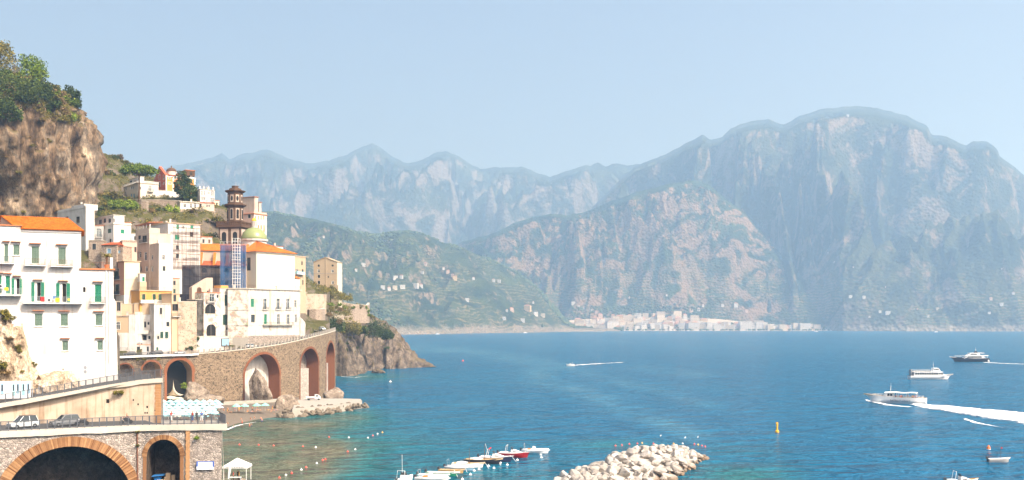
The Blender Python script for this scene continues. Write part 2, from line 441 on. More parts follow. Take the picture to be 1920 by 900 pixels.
# ---- sea
g = NG('sea_water')
sh, sk = g.attr('shallow'), g.attr('slick')
pv = g.P()
col = g.mix(g.noise(.012, 4, .6), (.001, .105, .235), (.002, .165, .32))
col = g.mix(g.ramp(sh, [(.0, 0), (.5, 1)]), col, (.018, .17, .19))
bed = g.mix(g.ramp(g.noise(.05, 5, .65, g.P((1, .45, 1))), [(.42, 0), (.6, 1)]), (.165, .165, .11), (.06, .125, .09))
col = g.mix(g.ramp(sh, [(.5, 0), (.92, 1)]), col, bed)
col = g.mix(g.math('MULTIPLY', sk, .5), col, (.10, .30, .42))  # sheen of the smoother water painted as a paler base colour
wv = g.noise(.22, 3, .6, g.P((.55, 1.25, 1)), .3)
wv2 = g.noise(1.1, 3, .6, g.P((.6, 1.2, 1)), .3)
wv3 = g.noise(.035, 3, .6, g.P((.5, 1.4, 1)))
hgt = g.math('ADD', g.math('ADD', g.math('MULTIPLY', wv, 1.0), g.math('MULTIPLY', wv2, .28)), g.math('ADD', g.math('MULTIPLY', wv3, 2.2), g.math('MULTIPLY', g.noise(.1, 3, .6, g.P((.5, 1.5, 1)), .3), 1.6)))
g.bump(hgt, 1.0, 11.0)
g.b.inputs['IOR'].default_value = 1.33
M['sea_water'] = g.out(col, .2, .11)
px = np.concatenate([np.arange(-900, -100, 80), np.arange(-100, 2021, 8), np.arange(2060, 2900, 80)])
py = np.concatenate([[607.2, 609, 611, 613, 615], np.arange(616, 640, 1.5), np.arange(640, 760, 3), np.arange(760, 1010, 5), [1100, 1300, 1800]])
PY, PX = np.meshgrid(py, px, indexing='ij')
Y = H * FPX / (PY - HY); X = (PX - 960) / FPX * Y
def bl(cx, cy, rx, ry, a): return a * np.exp(-(((PX - cx) / rx) ** 2 + ((PY - cy) / ry) ** 2))
nzz = fbm(X / 25., Y / 25., 0, 3, 4)
shal = bl(470, 800, 150, 45, 1.0) + bl(520, 840, 130, 55, .75) + bl(430, 900, 230, 60, .7) + bl(1380, 900, 120, 50, .38) + bl(1150, 835, 90, 12, .3) + bl(700, 860, 260, 70, .22) + bl(690, 706, 70, 9, .4) + bl(1000, 900, 300, 40, .15) + bl(660, 780, 60, 20, .3)
shal = np.clip(shal * (1 + .45 * nzz), 0, 1)
def near(poly, wd):
    d = np.full(PX.shape, 1e9)
    for (a, b), (c, e) in zip(poly[:-1], poly[1:]):
        vx, vy = c - a, (e - b) * 4.0
        t = np.clip(((PX - a) * vx + (PY - b) * 4 * vy) / (vx * vx + vy * vy), 0, 1)
        d = np.minimum(d, np.hypot(PX - a - vx * t, (PY - b) * 4 - vy * t))
    return np.exp(-(d / wd) ** 2)
slk = near([(760, 650), (880, 660), (990, 675), (1040, 685), (1008, 695), (1020, 715), (1090, 735), (1170, 765), (1250, 795), (1300, 820)], 34) * .9 \
    + near([(1060, 690), (1120, 705), (1240, 735), (1330, 760)], 26) * .5 + near([(1200, 690), (1320, 703)], 26) * .6 + near([(800, 768), (900, 758)], 18) * .6 \
    + near([(1000, 640), (1500, 650), (1900, 648)], 60) * .3
slk = np.clip(slk * (.75 + .5 * fbm(X / 14., Y / 20., 0, 3, 8)), 0, 1)
me = grid_mesh('sea', np.stack([X, Y, 0 * X], -1), len(px), len(py), 'sea_water', False, {'shallow': shal, 'slick': slk})
obj('sea', me, kind='structure')

# ---- village hill: a height field through known ground points
CP = [(P(px, py, Y)) for px, py, Y in [
    (-150, 720, 170), (0, 700, 176), (100, 690, 182), (200, 690, 190), (217, 690, 240), (217, 672, 338), (360, 664, 360), (450, 652, 378), (530, 642, 400), (575, 632, 420), (612, 622, 440), (622, 606, 475),
    (-100, 600, 215), (60, 600, 215), (150, 600, 232), (200, 660, 300), (230, 664, 352), (300, 662, 362), (340, 640, 378), (260, 600, 366), (160, 520, 340), (60, 500, 340), (-100, 480, 340), (120, 460, 380), (180, 470, 378), (40, 450, 380),
    (230, 500, 376), (280, 540, 385), (330, 550, 392), (300, 470, 400), (400, 560, 392), (480, 540, 400), (545, 592, 416), (575, 607, 450), (600, 606.5, 466), (585, 580, 480), (610, 578, 484),
    (250, 450, 405), (330, 455, 405), (400, 450, 410), (460, 490, 440), (540, 560, 452), (560, 545, 480), (600, 560, 560), (640, 562, 562), (690, 588, 620), (640, 600, 580), (600, 600, 490), (620, 604, 480), (660, 600, 600),
    (230, 400, 430), (300, 400, 440), (380, 400, 445), (420, 430, 450), (220, 378, 470), (300, 376, 478), (350, 378, 480), (400, 388, 470), (440, 430, 500), (480, 485, 520),
    (200, 300, 560), (240, 310, 580), (300, 340, 580), (340, 370, 570), (420, 430, 570), (180, 330, 500), (150, 330, 500), (130, 420, 420), (60, 420, 420), (500, 540, 600), (560, 580, 600), (620, 585, 660)]]
CPX = np.array([c.x for c in CP]); CPY = np.array([c.y for c in CP]); CPZ = np.array([c.z for c in CP])
VIA = [(150, 672, 334), (217, 669, 338), (290, 666, 344), (360, 664, 352), (410, 660.5, 357), (450, 656, 362), (495, 650.5, 369), (530, 645, 378), (560, 638.5, 387), (580, 633.5, 393.5), (600, 628.5, 402), (615, 624.5, 412), (629, 620, 425)]
VIAP = [P(*v) for v in VIA]
def ground_raw(X, Y):
    X = np.asarray(X, float); Y = np.asarray(Y, float)
    d2 = (X[..., None] - CPX) ** 2 + (Y[..., None] - CPY) ** 2 + 9
    wt = d2 ** -1.8
    return (wt * CPZ).sum(-1) / wt.sum(-1)
EDGE = [(-72, 150), (-66, 172), (-74, 195), (-95, 250), (-136, 345)] + [(p.x - 2.5, p.y + 8) for p in VIAP[1:]] + [(-84, 475), (-90, 510), (-99, 560), (-104, 600), (-120, 760)]
def edge_x(Y):           # how far right the hill reaches at depth Y
    ys = [e[1] for e in EDGE]; xs = [e[0] for e in EDGE]
    return np.interp(Y, ys, xs)
def ground(X, Y):
    z = ground_raw(X, Y)
    z = z + (1.0 * fbm(np.asarray(X) / 14., np.asarray(Y) / 14., 0, 4, 51) + .8)* np.clip((z - 30) / 12, 0, 1)
    return z
def gz(x, y): return float(ground(np.array([x]), np.array([y]))[0])
g = NG('scrub_ground')
geo = g.n('ShaderNodeNewGeometry')
nz = g.n('ShaderNodeSeparateXYZ'); g.set(nz.inputs[0], geo.outputs['Normal'])
f = g.mix(g.noise(.35, 6, .65), (.03, .042, .012), (.13, .11, .04))
rk = g.mix(g.noise(.8, 7, .7, g.P((1, 1, .4))), (.07, .058, .045), (.22, .18, .14))
k = g.ramp(g.math('ADD', g.noise(.25, 6, .65), g.ramp(nz.outputs[2], [(.45, .25), (.8, -.12)])), [(.54, 0), (.64, 1)])
g.bump(g.noise(.9, 7, .7), 1.0, .8)
M['scrub_ground'] = g.out(g.mix(k, f, rk), 1, .05)
xs = np.arange(-340, -52, 2.2); ys = np.arange(183, 700, 2.2)
YY, XX = np.meshgrid(ys, xs, indexing='ij')
ZZ = ground(XX, YY)
ex = edge_x(YY)
inside = XX < ex - .6
ZZ = np.where(inside, ZZ, -4)
near_e = (XX >= ex - .6) & (XX < ex + 1.6)
XX2 = np.where(near_e, ex - .4, XX)
grd = grid_mesh('hillside', np.stack([XX2, YY, ZZ], -1), len(xs), len(ys), 'scrub_ground', True, None, mask=((XX < ex + 2.4) & True)[:-1, :-1])
obj('hillside', grd, kind='structure')

# ---- the tall rock bluff on the left
rock('bluff_rock', [(.32, (.025, .018, .013)), (.42, (.11, .073, .045)), (.50, (.25, .175, .11)), (.56, (.20, .16, .12)), (.68, (.56, .43, .30))], .09, 1.0, .8, True, .95)
OUTL = [(50, 470), (62, 190 - 4), (64.2, 190), (68, 186), (74, 195), (81, 196.5), (85.5, 189), (91, 176), (95, 158), (99, 132), (105, 116), (110, 102), (113.5, 80), (116, 35), (118, -20), (121, -90), (124, -160)]
OUTL[0] = (50, 184)
zs = np.concatenate([np.linspace(50, 112, 120), np.linspace(112.4, 124, 26)])
th = np.linspace(radians(-200), radians(110), 330)
ZC, TH = np.meshgrid(zs, th, indexing='ij')
XC, YC = -200., 345.
pxr = np.interp(ZC, [o[0] for o in OUTL], [o[1] - interp([(80, 58), (88, 44), (95, 22), (104, 6)], o[0]) for o in OUTL])
a = (pxr - 960) / FPX * 330 - XC
b = a * .62
e = 2 / 2.7
ux = np.sign(np.cos(TH)) * np.abs(np.cos(TH)) ** e; uy = np.sign(np.sin(TH)) * np.abs(np.sin(TH)) ** e
X = XC + a * ux; Y = YC - 12 + b * uy
dsp = 2.0 * fbm(X / 22., Y / 22., ZC / 26., 4, 61) + 2.2 * (ridged(X / 7., Y / 7., ZC / 30., 4, 62) - .4) + 1.5 * fbm(X / 3.2, Y / 3.2, ZC / 5., 4, 63)
dsp = dsp + 2.4 * (ridged(X / 4.5, Y / 4.5, ZC / 22., 3, 65) - .5) * 1.2 + 1.2 * (np.abs(vnoise(X / 11., Y / 11., ZC / 9., 66)) - .3)
dsp = dsp * np.clip((120 - ZC) / 12, .15, 1) * .72
X = X + dsp * ux; Y = Y + dsp * uy * 1.6
ZB = ZC + .8 * fbm(X / 5., Y / 5., ZC / 5., 3, 64)
k_ = 1.32
ZB = np.where(ZB > 99, 99 + (ZB - 99) * .45, ZB)
X, Y, ZB = X * k_, Y * k_, H + (ZB - H) * k_
obj('rock_bluff', grid_mesh('rock_bluff', np.stack([X, Y, ZB], -1), len(th), len(zs), 'bluff_rock', False), kind='structure')
BLUFF = (X, Y, ZB)

# ---- headland rocks
rock('headland_rock', [(.28, (.035, .028, .024)), (.43, (.11, .085, .065)), (.56, (.23, .185, .14)), (.72, (.40, .34, .275))], .22, 1.0, .9, False, .6)
SHORE = [(-118, 540), (-104, 566), (-97, 572), (-88, 574), (-87.5, 590), (-91, 612), (-90, 640), (-86, 660), (-76, 670), (-66, 681), (-56, 690), (-50, 697)]
gx = np.arange(-150, -40, .9); gy = np.arange(440, 800, 1.2)
GYY, GXX = np.meshgrid(gy, gx, indexing='ij')
dmin = np.full(GXX.shape, 1e9)
for (x0, y0), (x1, y1) in zip(SHORE[:-1], SHORE[1:]):
    vx, vy = x1 - x0, y1 - y0
    t = np.clip(((GXX - x0) * vx + (GYY - y0) * vy) / (vx * vx + vy * vy), 0, 1)
    dmin = np.minimum(dmin, np.hypot(GXX - x0 - vx * t, GYY - y0 - vy * t))
sx_at = np.interp(GYY, [s[1] for s in SHORE] + [800], [s[0] for s in SHORE] + [-140])
sgn = np.where(GXX < sx_at, 1, -1)
sd_ = dmin * sgn
top = np.interp(GYY, [440, 500, 560, 600, 640, 690, 720, 740, 790], [24, 27, 31, 34, 34, 32, 26, 18, -3])
top = np.minimum(top, np.interp(GXX, [-150, -100, -92, -84, -77, -72, -65, -58, -53, -48], [37, 35, 31, 23, 16, 11, 5, 2, .4, -2]))
crag = fbm(GXX / 9., GYY / 9., 0, 4, 71)
sd2 = sd_ + 3.2 * crag + 2.0 * ridged(GXX / 6., GYY / 12., 0, 3, 72) - 1
Zh = np.minimum(top, 2.4 * sd2) + 3.0 * np.clip(top / 14, .2, 1) * ridged(GXX / 6.5, GYY / 6.5, 0, 4, 73) * np.clip(sd2 / 4, 0, 1) + .8 * fbm(GXX / 2., GYY / 2., 0, 3, 74)
Zh = np.maximum(Zh, -3)
exh = edge_x(GYY)
msk = (Zh[:-1, :-1] > -2.9) & (GYY[:-1, :-1] > 470 + 0 * GXX[:-1, :-1])
keep = ~((GXX < exh - 8) & (GYY < 580))
obj('headland', grid_mesh('headland', np.stack([GXX + 1.0 * fbm(GXX / 4., GYY / 4., Zh / 4., 3, 75), GYY, Zh], -1), len(gx), len(gy), 'headland_rock', False, None, msk & keep[:-1, :-1]), kind='structure')

# ---- air
g = NG('haze_air')
for n_ in list(g.t.nodes):
    if n_.type != 'OUTPUT_MATERIAL': g.t.nodes.remove(n_)
pvn = g.t.nodes.new('ShaderNodeVolumePrincipled')
pvn.inputs['Color'].default_value = (.43, .68, 1.0, 1)
pvn.inputs['Absorption Color'].default_value = (.5, .5, .5, 1)
pvn.inputs['Density'].default_value = .0002
pvn.inputs['Anisotropy'].default_value = .27
g.t.links.new(pvn.outputs[0], [n_ for n_ in g.t.nodes if n_.type == 'OUTPUT_MATERIAL'][0].inputs['Volume'])
M['haze_air'] = g.m
mb = MB(); mb.box(-9000, 9000, -200, 11500, -8, 1500)
mb.build('haze', 'haze_air', kind='stuff')
# ================================================================== BUILDING KIT
plaster('white_render', (.65, .63, .60), (.36, .30, .24), .8, .9)
plaster('white_aged', (.62, .58, .53), (.26, .21, .16), 1.0, 1.0)
plaster('warm_white', (.70, .64, .55), (.5, .4, .3), .3)
plaster('grey_white', (.60, .58, .55), (.33, .3, .26), .5)
plaster('cream_render', (.70, .60, .44), (.5, .4, .26), .25)
plaster('pale_cream', (.72, .66, .54), (.5, .42, .3), .22)
plaster('ochre_render', (.55, .29, .08), (.35, .2, .1), .4)
plaster('pale_ochre', (.52, .38, .25), (.4, .3, .2), .55)
plaster('salmon_render', (.66, .33, .20), (.35, .2, .14), .35)
plaster('pink_render', (.62, .42, .34), (.34, .24, .19), .5)
plaster('blush_render', (.52, .42, .345), (.3, .23, .18), .7, .8)
plaster('red_render', (.55, .12, .055), (.3, .1, .06), .35)
plaster('orange_render', (.72, .29, .08), (.4, .2, .1), .3)
plaster('stone_beige', (.45, .35, .235), (.3, .22, .15), .5)
plaster('shade_grey', (.40, .37, .34), (.22, .19, .16), .7)
plaster('brown_stone', (.115, .064, .036), (.08, .05, .035), .7, .8)
plaster('concrete', (.36, .33, .285), (.22, .19, .16), .6)
plaster('cap_stone', (.52, .47, .39), (.36, .30, .22), .6)
plaster('retaining_render', (.52, .42, .32), (.25, .16, .09), 1.0, 1.0)
worn('flaking_white', (.60, .56, .5), (.40, .31, .23), .55)
worn('flaking_grey', (.46, .42, .37), (.2, .16, .13), .75)
worn('worn_cream', (.44, .37, .285), (.33, .25, .17), .45)
masonry('rubble_pale', (.24, .2, .17), (.58, .495, .42), (.23, .19, .155), 2.6, .7)
masonry('rubble_dark', (.05, .04, .033), (.24, .18, .125), (.34, .26, .18), 1.5, .7, .75)
masonry('rubble_tan', (.085, .06, .04), (.34, .25, .165), (.36, .275, .185), 1.6, .7, .75)
masonry('rubble_house', (.24, .18, .14), (.46, .36, .28), (.5, .42, .33), 2.0)
masonry('cut_stone', (.40, .36, .31), (.58, .53, .46), (.26, .22, .18), 1.2)
def brick_mat(name, c1, c2):
    g = NG(name)
    oi = g.n('ShaderNodeObjectInfo')
    col = g.mix(oi.outputs['Random'], c1, c2)
    col = g.mix(g.math('MULTIPLY', g.noise(2.5, 5), .5), col, tuple(x * .35 for x in c1))
    g.bump(g.noise(10, 4), .4, .03)
    M[name] = g.out(col, .95, .08)
brick_mat('brick_orange', (.20, .085, .036), (.56, .32, .15))
brick_mat('brick_red', (.21, .08, .04), (.31, .125, .062))
def tile_mat(name, c1, c2):
    g = NG(name)
    c = g.voro(3.5, g.P((1, 1, 1)))
    sp = g.n('ShaderNodeSeparateColor'); g.set(sp.inputs[0], c)
    col = g.mix(sp.outputs[0], c1, c2)
    col = g.mix(g.math('MULTIPLY', g.ramp(g.noise(.8, 6, .65), [(.5, 0), (.75, 1)]), .45), col, tuple(x * .4 for x in c1))
    M[name] = g.out(col, .85, .15)
tile_mat('clay_tile', (.44, .12, .018), (.62, .205, .032))
tile_mat('red_tile', (.32, .075, .03), (.45, .125, .05))
for nm, c in (('green_paint', (.012, .20, .11)), ('green_grey', (.13, .20, .15)), ('dark_green', (.015, .075, .05)), ('brown_wood', (.12, .065, .035)), ('dark_frame', (.05, .045, .04)),
              ('white_paint', (.78, .77, .74)), ('grey_wood', (.22, .2, .18)), ('blue_paint', (.25, .42, .55)), ('iron', (.045, .045, .05)), ('rust_iron', (.16, .07, .04)),
              ('steel', (.35, .36, .38)), ('rail_grey', (.09, .095, .105)), ('terracotta', (.50, .18, .07)), ('plank', (.45, .31, .18)), ('white_plastic', (.8, .8, .78)), ('blue_plastic', (.02, .16, .45)),
              ('red_cloth', (.6, .03, .03)), ('yellow_cloth', (.8, .5, .03)), ('cloth_white', (.8, .79, .75)), ('cloth_cream', (.74, .66, .52)), ('aqua_cloth', (.33, .62, .68)), ('mint_cloth', (.25, .60, .48)),
              ('lilac_cloth', (.5, .55, .75)), ('orange_cloth', (.75, .22, .03)), ('blue_cloth', (.04, .2, .5)), ('sign_blue', (.03, .10, .42)), ('sign_white', (.8, .8, .82)), ('cardboard', (.5, .34, .2))):
    plain(nm, c, .6)
plain('asphalt', (.075, .073, .072), .9, .2, 0, .2, 1.5)
g = NG('glass_pane'); M['glass_pane'] = g.out((.035, .045, .05), .08, .6)
g = NG('glass_lit'); M['glass_lit'] = g.out(g.mix(g.noise(1.5, 2), (.10, .13, .14), (.36, .38, .36)), .15, .6)
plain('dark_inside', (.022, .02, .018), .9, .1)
leafmat('leaf_dark', (.016, .032, .008), (.045, .075, .016), (.12, .15, .03))
leafmat('leaf_olive', (.04, .045, .01), (.13, .12, .022), (.32, .25, .045))
leafmat('leaf_bright', (.04, .08, .008), (.13, .20, .016), (.32, .37, .04))
leafmat('leaf_dry', (.07, .048, .02), (.17, .115, .05), (.34, .23, .10))
leafmat('leaf_yellow', (.12, .10, .01), (.30, .24, .02), (.48, .38, .04))

class Frame:
    """a base point and a direction for a wall: x runs along it, y goes in behind it, z up"""
    def __init__(s, A, B, z0):
        a = Vector(((A[0] - 960) / FPX * A[1], A[1])); b = Vector(((B[0] - 960) / FPX * B[1], B[1]))
        s.a = a; s.ang = atan2(b.y - a.y, b.x - a.x); s.u = Vector((cos(s.ang), sin(s.ang))); s.n = Vector((-sin(s.ang), cos(s.ang)))
        s.len = (b - a).length; s.z0 = z0
    def loc(s): return (s.a.x, s.a.y, s.z0)
    def hit(s, px, py, face='F', off=0.0):
        """where the line of sight meets a wall plane: F at y = off, R or L at x = off -> (along, z)"""
        d = Vector(((px - 960) / FPX, 1.0)); nrm, tan = (s.n, s.u) if face == 'F' else (s.u, s.n)
        t = (s.a.dot(nrm) + off) / d.dot(nrm)
        p = d * t
        return (p - s.a).dot(tan), H + (HY - py) / FPX * t - s.z0
    def W(s, x, y, z):
        p = s.a + s.u * x + s.n * y
        return Vector((p.x, p.y, z + s.z0))

STY = {  # frame, leaf, pane
    'sg': ('white_paint', 'green_grey', None), 'sG': ('white_paint', 'green_paint', None), 'sd': ('dark_frame', 'dark_green', None), 'sb': ('grey_wood', 'brown_wood', None), 'sw': ('white_paint', 'white_paint', None),
    'g': ('white_paint', None, 'glass_pane'), 'gl': ('white_paint', None, 'glass_lit'), 'd': ('dark_frame', None, 'glass_pane'), 'bl': ('white_paint', 'blue_paint', None), 'so': ('brown_wood', 'ochre_render', None),
    'og': ('white_paint', 'green_paint', 'dark_inside'), 'k': ('grey_wood', None, 'dark_inside')}
class Vol:
    def __init__(s, h, x0, x1, z0, z1, y0, depth, wall):
        s.h, s.x0, s.x1, s.z0, s.z1, s.y0, s.d, s.wall = h, x0, x1, z0, z1, y0, depth, wall
        s.holes = {'F': [], 'R': [], 'L': []}
        s.mats = {}
        s.sills = 0
    def pt(s, face, a, z, d=0.0):      # d > 0 stands out of the wall
        if face == 'F': return (a, s.y0 - d, z)
        if face == 'R': return (s.x1 + d, a, z)
        return (s.x0 - d, a, z)
    def hit(s, face, px, py):
        return s.h.f.hit(px, py, 'F' if face == 'F' else 'R', s.y0 if face == 'F' else (s.x1 if face == 'R' else s.x0))
    def rect(s, face, p0, q0, p1, q1):
        a0, za = s.hit(face, p0, q0); a1, zb = s.hit(face, p1, q1); _, zc = s.hit(face, (p0 + p1) / 2, q0); _, zd = s.hit(face, (p0 + p1) / 2, q1)
        return min(a0, a1), max(a0, a1), min(zc, zd), max(zc, zd)
    def slab(s, mb, face, a0, a1, z0, z1, d0, d1):
        p = [s.pt(face, a, z, d) for z in (z0, z1) for a, d in ((a0, d0), (a1, d0), (a1, d1), (a0, d1))]
        mb.hexa(p)
    def win(s, face, p0, q0, p1, q1, style='g', sill=True, hood=None, big=None, arch=False, name='window', trim=None):
        a0, a1, z0, z1 = s.rect(face, p0, q0, p1, q1)
        s.winm(face, a0, a1, z0, z1, style, sill, hood, (q1 - q0) > 11 if big is None else big, arch, name, trim)
    def winm(s, face, a0, a1, z0, z1, style='g', sill=True, hood=None, big=False, arch=False, name='window', trim=None):
        fr, leaf, pane = STY[style]
        s.holes[face].append((a0, a1, z0, z1, arch))
        wd, rec = a1 - a0, .16
        root = s.h.root
        t = max(.05, min(.09, wd * .07))
        mb = MB()
        for (b0, b1, c0, c1) in ((a0, a0 + t, z0, z1), (a1 - t, a1, z0, z1), (a0 + t, a1 - t, z1 - t, z1), (a0 + t, a1 - t, z0, z0 + t)):
            s.slab(mb, face, b0, b1, c0, c1, -rec - .05, -rec + .04)
        if pane and style != 'og' and wd > .7: s.slab(mb, face, (a0 + a1) / 2 - t / 2, (a0 + a1) / 2 + t / 2, z0 + t, z1 - t, -rec - .04, -rec + .03)
        if pane and style not in ('og', 'k') and z1 - z0 > 1.6: s.slab(mb, face, a0 + t, a1 - t, lerp(z0, z1, .68), lerp(z0, z1, .68) + t, -rec - .035, -rec + .025)
        mats = [fr]
        if not big:
            mb.k = 1; s.slab(mb, face, a0 + t * .5, a1 - t * .5, z0 + t * .5, z1 - t * .5, -rec - .12, -rec - .06 if pane else -rec + .02)
            mats.append(pane or leaf)
        if trim:
            mb.k = len(mats); mats.append(trim); e = .13
            for (b0, b1, c0, c1) in ((a0 - e, a0, z0, z1 + e), (a1, a1 + e, z0, z1 + e), (a0, a1, z1, z1 + e)): s.slab(mb, face, b0, b1, c0, c1, -.02, .05)
        w_ = mb.build(name, mats, root)
        if big:
            if pane:
                m2 = MB(); s.slab(m2, face, a0 + t * .5, a1 - t * .5, z0 + t * .5, z1 - t * .5, -rec - .12, -rec - .06); m2.build('pane', pane, w_)
            if leaf and style != 'og':
                for k in (0, 1):
                    m2 = MB(); b0 = lerp(a0 + t, a1 - t, k * .5) + .01; b1 = lerp(a0 + t, a1 - t, k * .5 + .5) - .01
                    s.shutter(m2, face, b0, b1, z0 + t, z1 - t, -rec - .01, -rec + .04); m2.build('shutter', leaf, w_)
            if style == 'og':
                for k in (0, 1):
                    m2 = MB(); hw = wd * .5
                    if k == 0: s.shutter(m2, face, a0 - hw, a0 - .02, z0, z1, .03, .09)
                    else: s.shutter(m2, face, a1 + .02, a1 + hw, z0, z1, .03, .09)
                    m2.build('shutter', leaf, w_)
                m2 = MB(); s.slab(m2, face, lerp(a0, a1, .1), lerp(a0, a1, .38), z0 + .05, z1 - .1, -rec - .05, -rec - .03); m2.build('curtain', 'cloth_white', w_)
        if sill:
            m2 = MB(); s.slab(m2, face, a0 - .12, a1 + .12, z0 - .1, z0 - .005, -rec + .05, .12)
            m2.build('sill', 'cap_stone', w_) if big else None
        if hood:
            m2 = MB(); s.slab(m2, face, a0 - .25, a1 + .25, z1 + .35, z1 + .45, -.02, .42); m2.build('hood', hood, w_)
    def shutter(s, mb, face, a0, a1, z0, z1, d0, d1):
        f = .06
        for (b0, b1, c0, c1) in ((a0, a0 + f, z0, z1), (a1 - f, a1, z0, z1), (a0 + f, a1 - f, z1 - f, z1), (a0 + f, a1 - f, z0, z0 + f), (a0 + f, a1 - f, (z0 + z1) / 2 - f / 2, (z0 + z1) / 2 + f / 2)):
            s.slab(mb, face, b0, b1, c0, c1, d0, d1)
        n = int((z1 - z0) / .16)
        for i in range(n):
            z = z0 + f + (z1 - z0 - 2 * f) * i / n
            s.slab(mb, face, a0 + f, a1 - f, z, z + .11, d0 + .01, d1 - .015)
    def rows(s, face, xs, q0, q1, wpx, style='g', **kw):
        for x in xs: s.win(face, x - wpx / 2, q0, x + wpx / 2, q1, style, **kw)
    def balcony(s, face, p0, p1, pf, depth=1.0, slab='white_render', rail='iron', hr=1.0, solid=None):
        a0, a1, z0, z1 = s.rect(face, p0, pf, p1, pf + 1)
        zf = z1
        mb = MB(); s.slab(mb, face, a0, a1, zf - .18, zf, -.02, depth)
        b = mb.build('balcony', slab, s.h.root)
        m2 = MB()
        if solid:
            s.slab(m2, face, a0, a1, zf, zf + hr, depth - .12, depth); s.slab(m2, face, a0, a0 + .1, zf, zf + hr, 0, depth - .12); s.slab(m2, face, a1 - .1, a1, zf, zf + hr, 0, depth - .12)
            m2.build('parapet', solid, b); return
        r = .018
        for z in (zf + .08, zf + hr): s.slab(m2, face, a0, a1, z - .02, z + .02, depth - .05, depth - .01)
        for k in (a0 + .02, a1 - .06):
            for z in (zf + .08, zf + hr): s.slab(m2, face, k, k + .04, z - .02, z + .02, 0, depth - .05)
        n = max(4, int((a1 - a0) / .2))
        for i in range(n + 1):
            a = lerp(a0 + .03, a1 - .03, i / n); s.slab(m2, face, a - r, a + r, zf, zf + hr, depth - .045, depth - .015)
        for k in (a0 + .02, a1 - .06):
            for i in range(1, 4): s.slab(m2, face, k, k + .03, zf, zf + hr, depth * i / 4, depth * i / 4 + .03)
        m2.build('railing', rail, b)
    def done(s):
        mb = MB()
        for face in 'FRL':
            lo, hi = (s.x0, s.x1) if face == 'F' else (s.y0, s.y0 + s.d)
            hs = [(max(lo + .02, a), min(hi - .02, b), max(c, s.z0 + .02), min(d, s.z1 - .02), ar) for a, b, c, d, ar in s.holes[face]]
            hs = [q for q in hs if q[1] > q[0] and q[3] > q[2]]
            A = sorted(set([lo, hi] + [q[0] for q in hs] + [q[1] for q in hs])); Z = sorted(set([s.z0, s.z1] + [q[2] for q in hs] + [q[3] for q in hs]))
            for i in range(len(A) - 1):
                run = None
                for j in range(len(Z) - 1):
                    ca, cz = (A[i] + A[i + 1]) / 2, (Z[j] + Z[j + 1]) / 2
                    inh = any(q[0] < ca < q[1] and q[2] < cz < q[3] for q in hs)
                    if not inh:
                        if run is None: run = Z[j]
                    if (inh or j == len(Z) - 2) and run is not None:
                        ze = Z[j] if inh else Z[j + 1]
                        mb.quad(s.pt(face, A[i], run), s.pt(face, A[i + 1], run), s.pt(face, A[i + 1], ze), s.pt(face, A[i], ze)); run = None
            for a, b, c, d, ar in hs:
                D = -.35
                for (p, q) in (((a, c), (b, c)), ((b, c), (b, d)), ((b, d), (a, d)), ((a, d), (a, c))):
                    mb.quad(s.pt(face, *p), s.pt(face, *q), s.pt(face, *q, D), s.pt(face, *p, D))
                mb.quad(s.pt(face, a, c, D), s.pt(face, b, c, D), s.pt(face, b, d, D), s.pt(face, a, d, D))
                if ar:      # masonry filling the corners above a round head
                    r = (b - a) / 2; m = (a + b) / 2; zc = d - r
                    for sg in (-1, 1):
                        pts = [(m + sg * r, d)] + [(m + sg * r * cos(t * pi / 12), zc + r * sin(t * pi / 12)) for t in range(7)]
                        v = [s.pt(face, x, z, 0) for x, z in pts] + [s.pt(face, x, z, -.14) for x, z in pts]
                        n = len(pts)
                        mb.add(v, [tuple(range(n))] + [(i, (i + 1) % n, n + (i + 1) % n, n + i) for i in range(n)])
        y1 = s.y0 + s.d
        mb.quad((s.x0, y1, s.z0), (s.x1, y1, s.z0), (s.x1, y1, s.z1), (s.x0, y1, s.z1))
        mb.quad((s.x0, s.y0, s.z1), (s.x1, s.y0, s.z1), (s.x1, y1, s.z1), (s.x0, y1, s.z1))
        mb.build('wall', s.wall, s.h.root)
    # roofs
    def flat(s, over=.12, th=.22, mat='cap_stone', parapet=0, pmat=None):
        mb = MB(); mb.box(s.x0 - over, s.x1 + over, s.y0 - over, s.y0 + s.d + over, s.z1 + .003, s.z1 + th); mb.build('roof_slab', mat, s.h.root)
        if s.x1 - s.x0 > 5 and s.d > 4:
            m2 = MB(); cx = lerp(s.x0, s.x1, .7 if int(s.x1 * 7) % 2 else .25); cy = s.y0 + s.d * .5; zc = s.z1 + th
            m2.box(cx - .35, cx + .35, cy - .3, cy + .3, zc, zc + 1.3); m2.box(cx - .45, cx + .45, cy - .4, cy + .4, zc + 1.3, zc + 1.42); m2.build('chimney', 'white_aged', s.h.root)
        if parapet:
            z = s.z1 + th + .003
            for (a, b, c, d) in ((s.x0, s.x1, s.y0, s.y0 + .25), (s.x0, s.x1, s.y0 + s.d - .25, s.y0 + s.d), (s.x0, s.x0 + .25, s.y0 + .25, s.y0 + s.d - .25), (s.x1 - .25, s.x1, s.y0 + .25, s.y0 + s.d - .25)):
                m2 = MB(); m2.box(a, b, c, d, z, z + parapet); m2.build('parapet', pmat or s.wall, s.h.root)
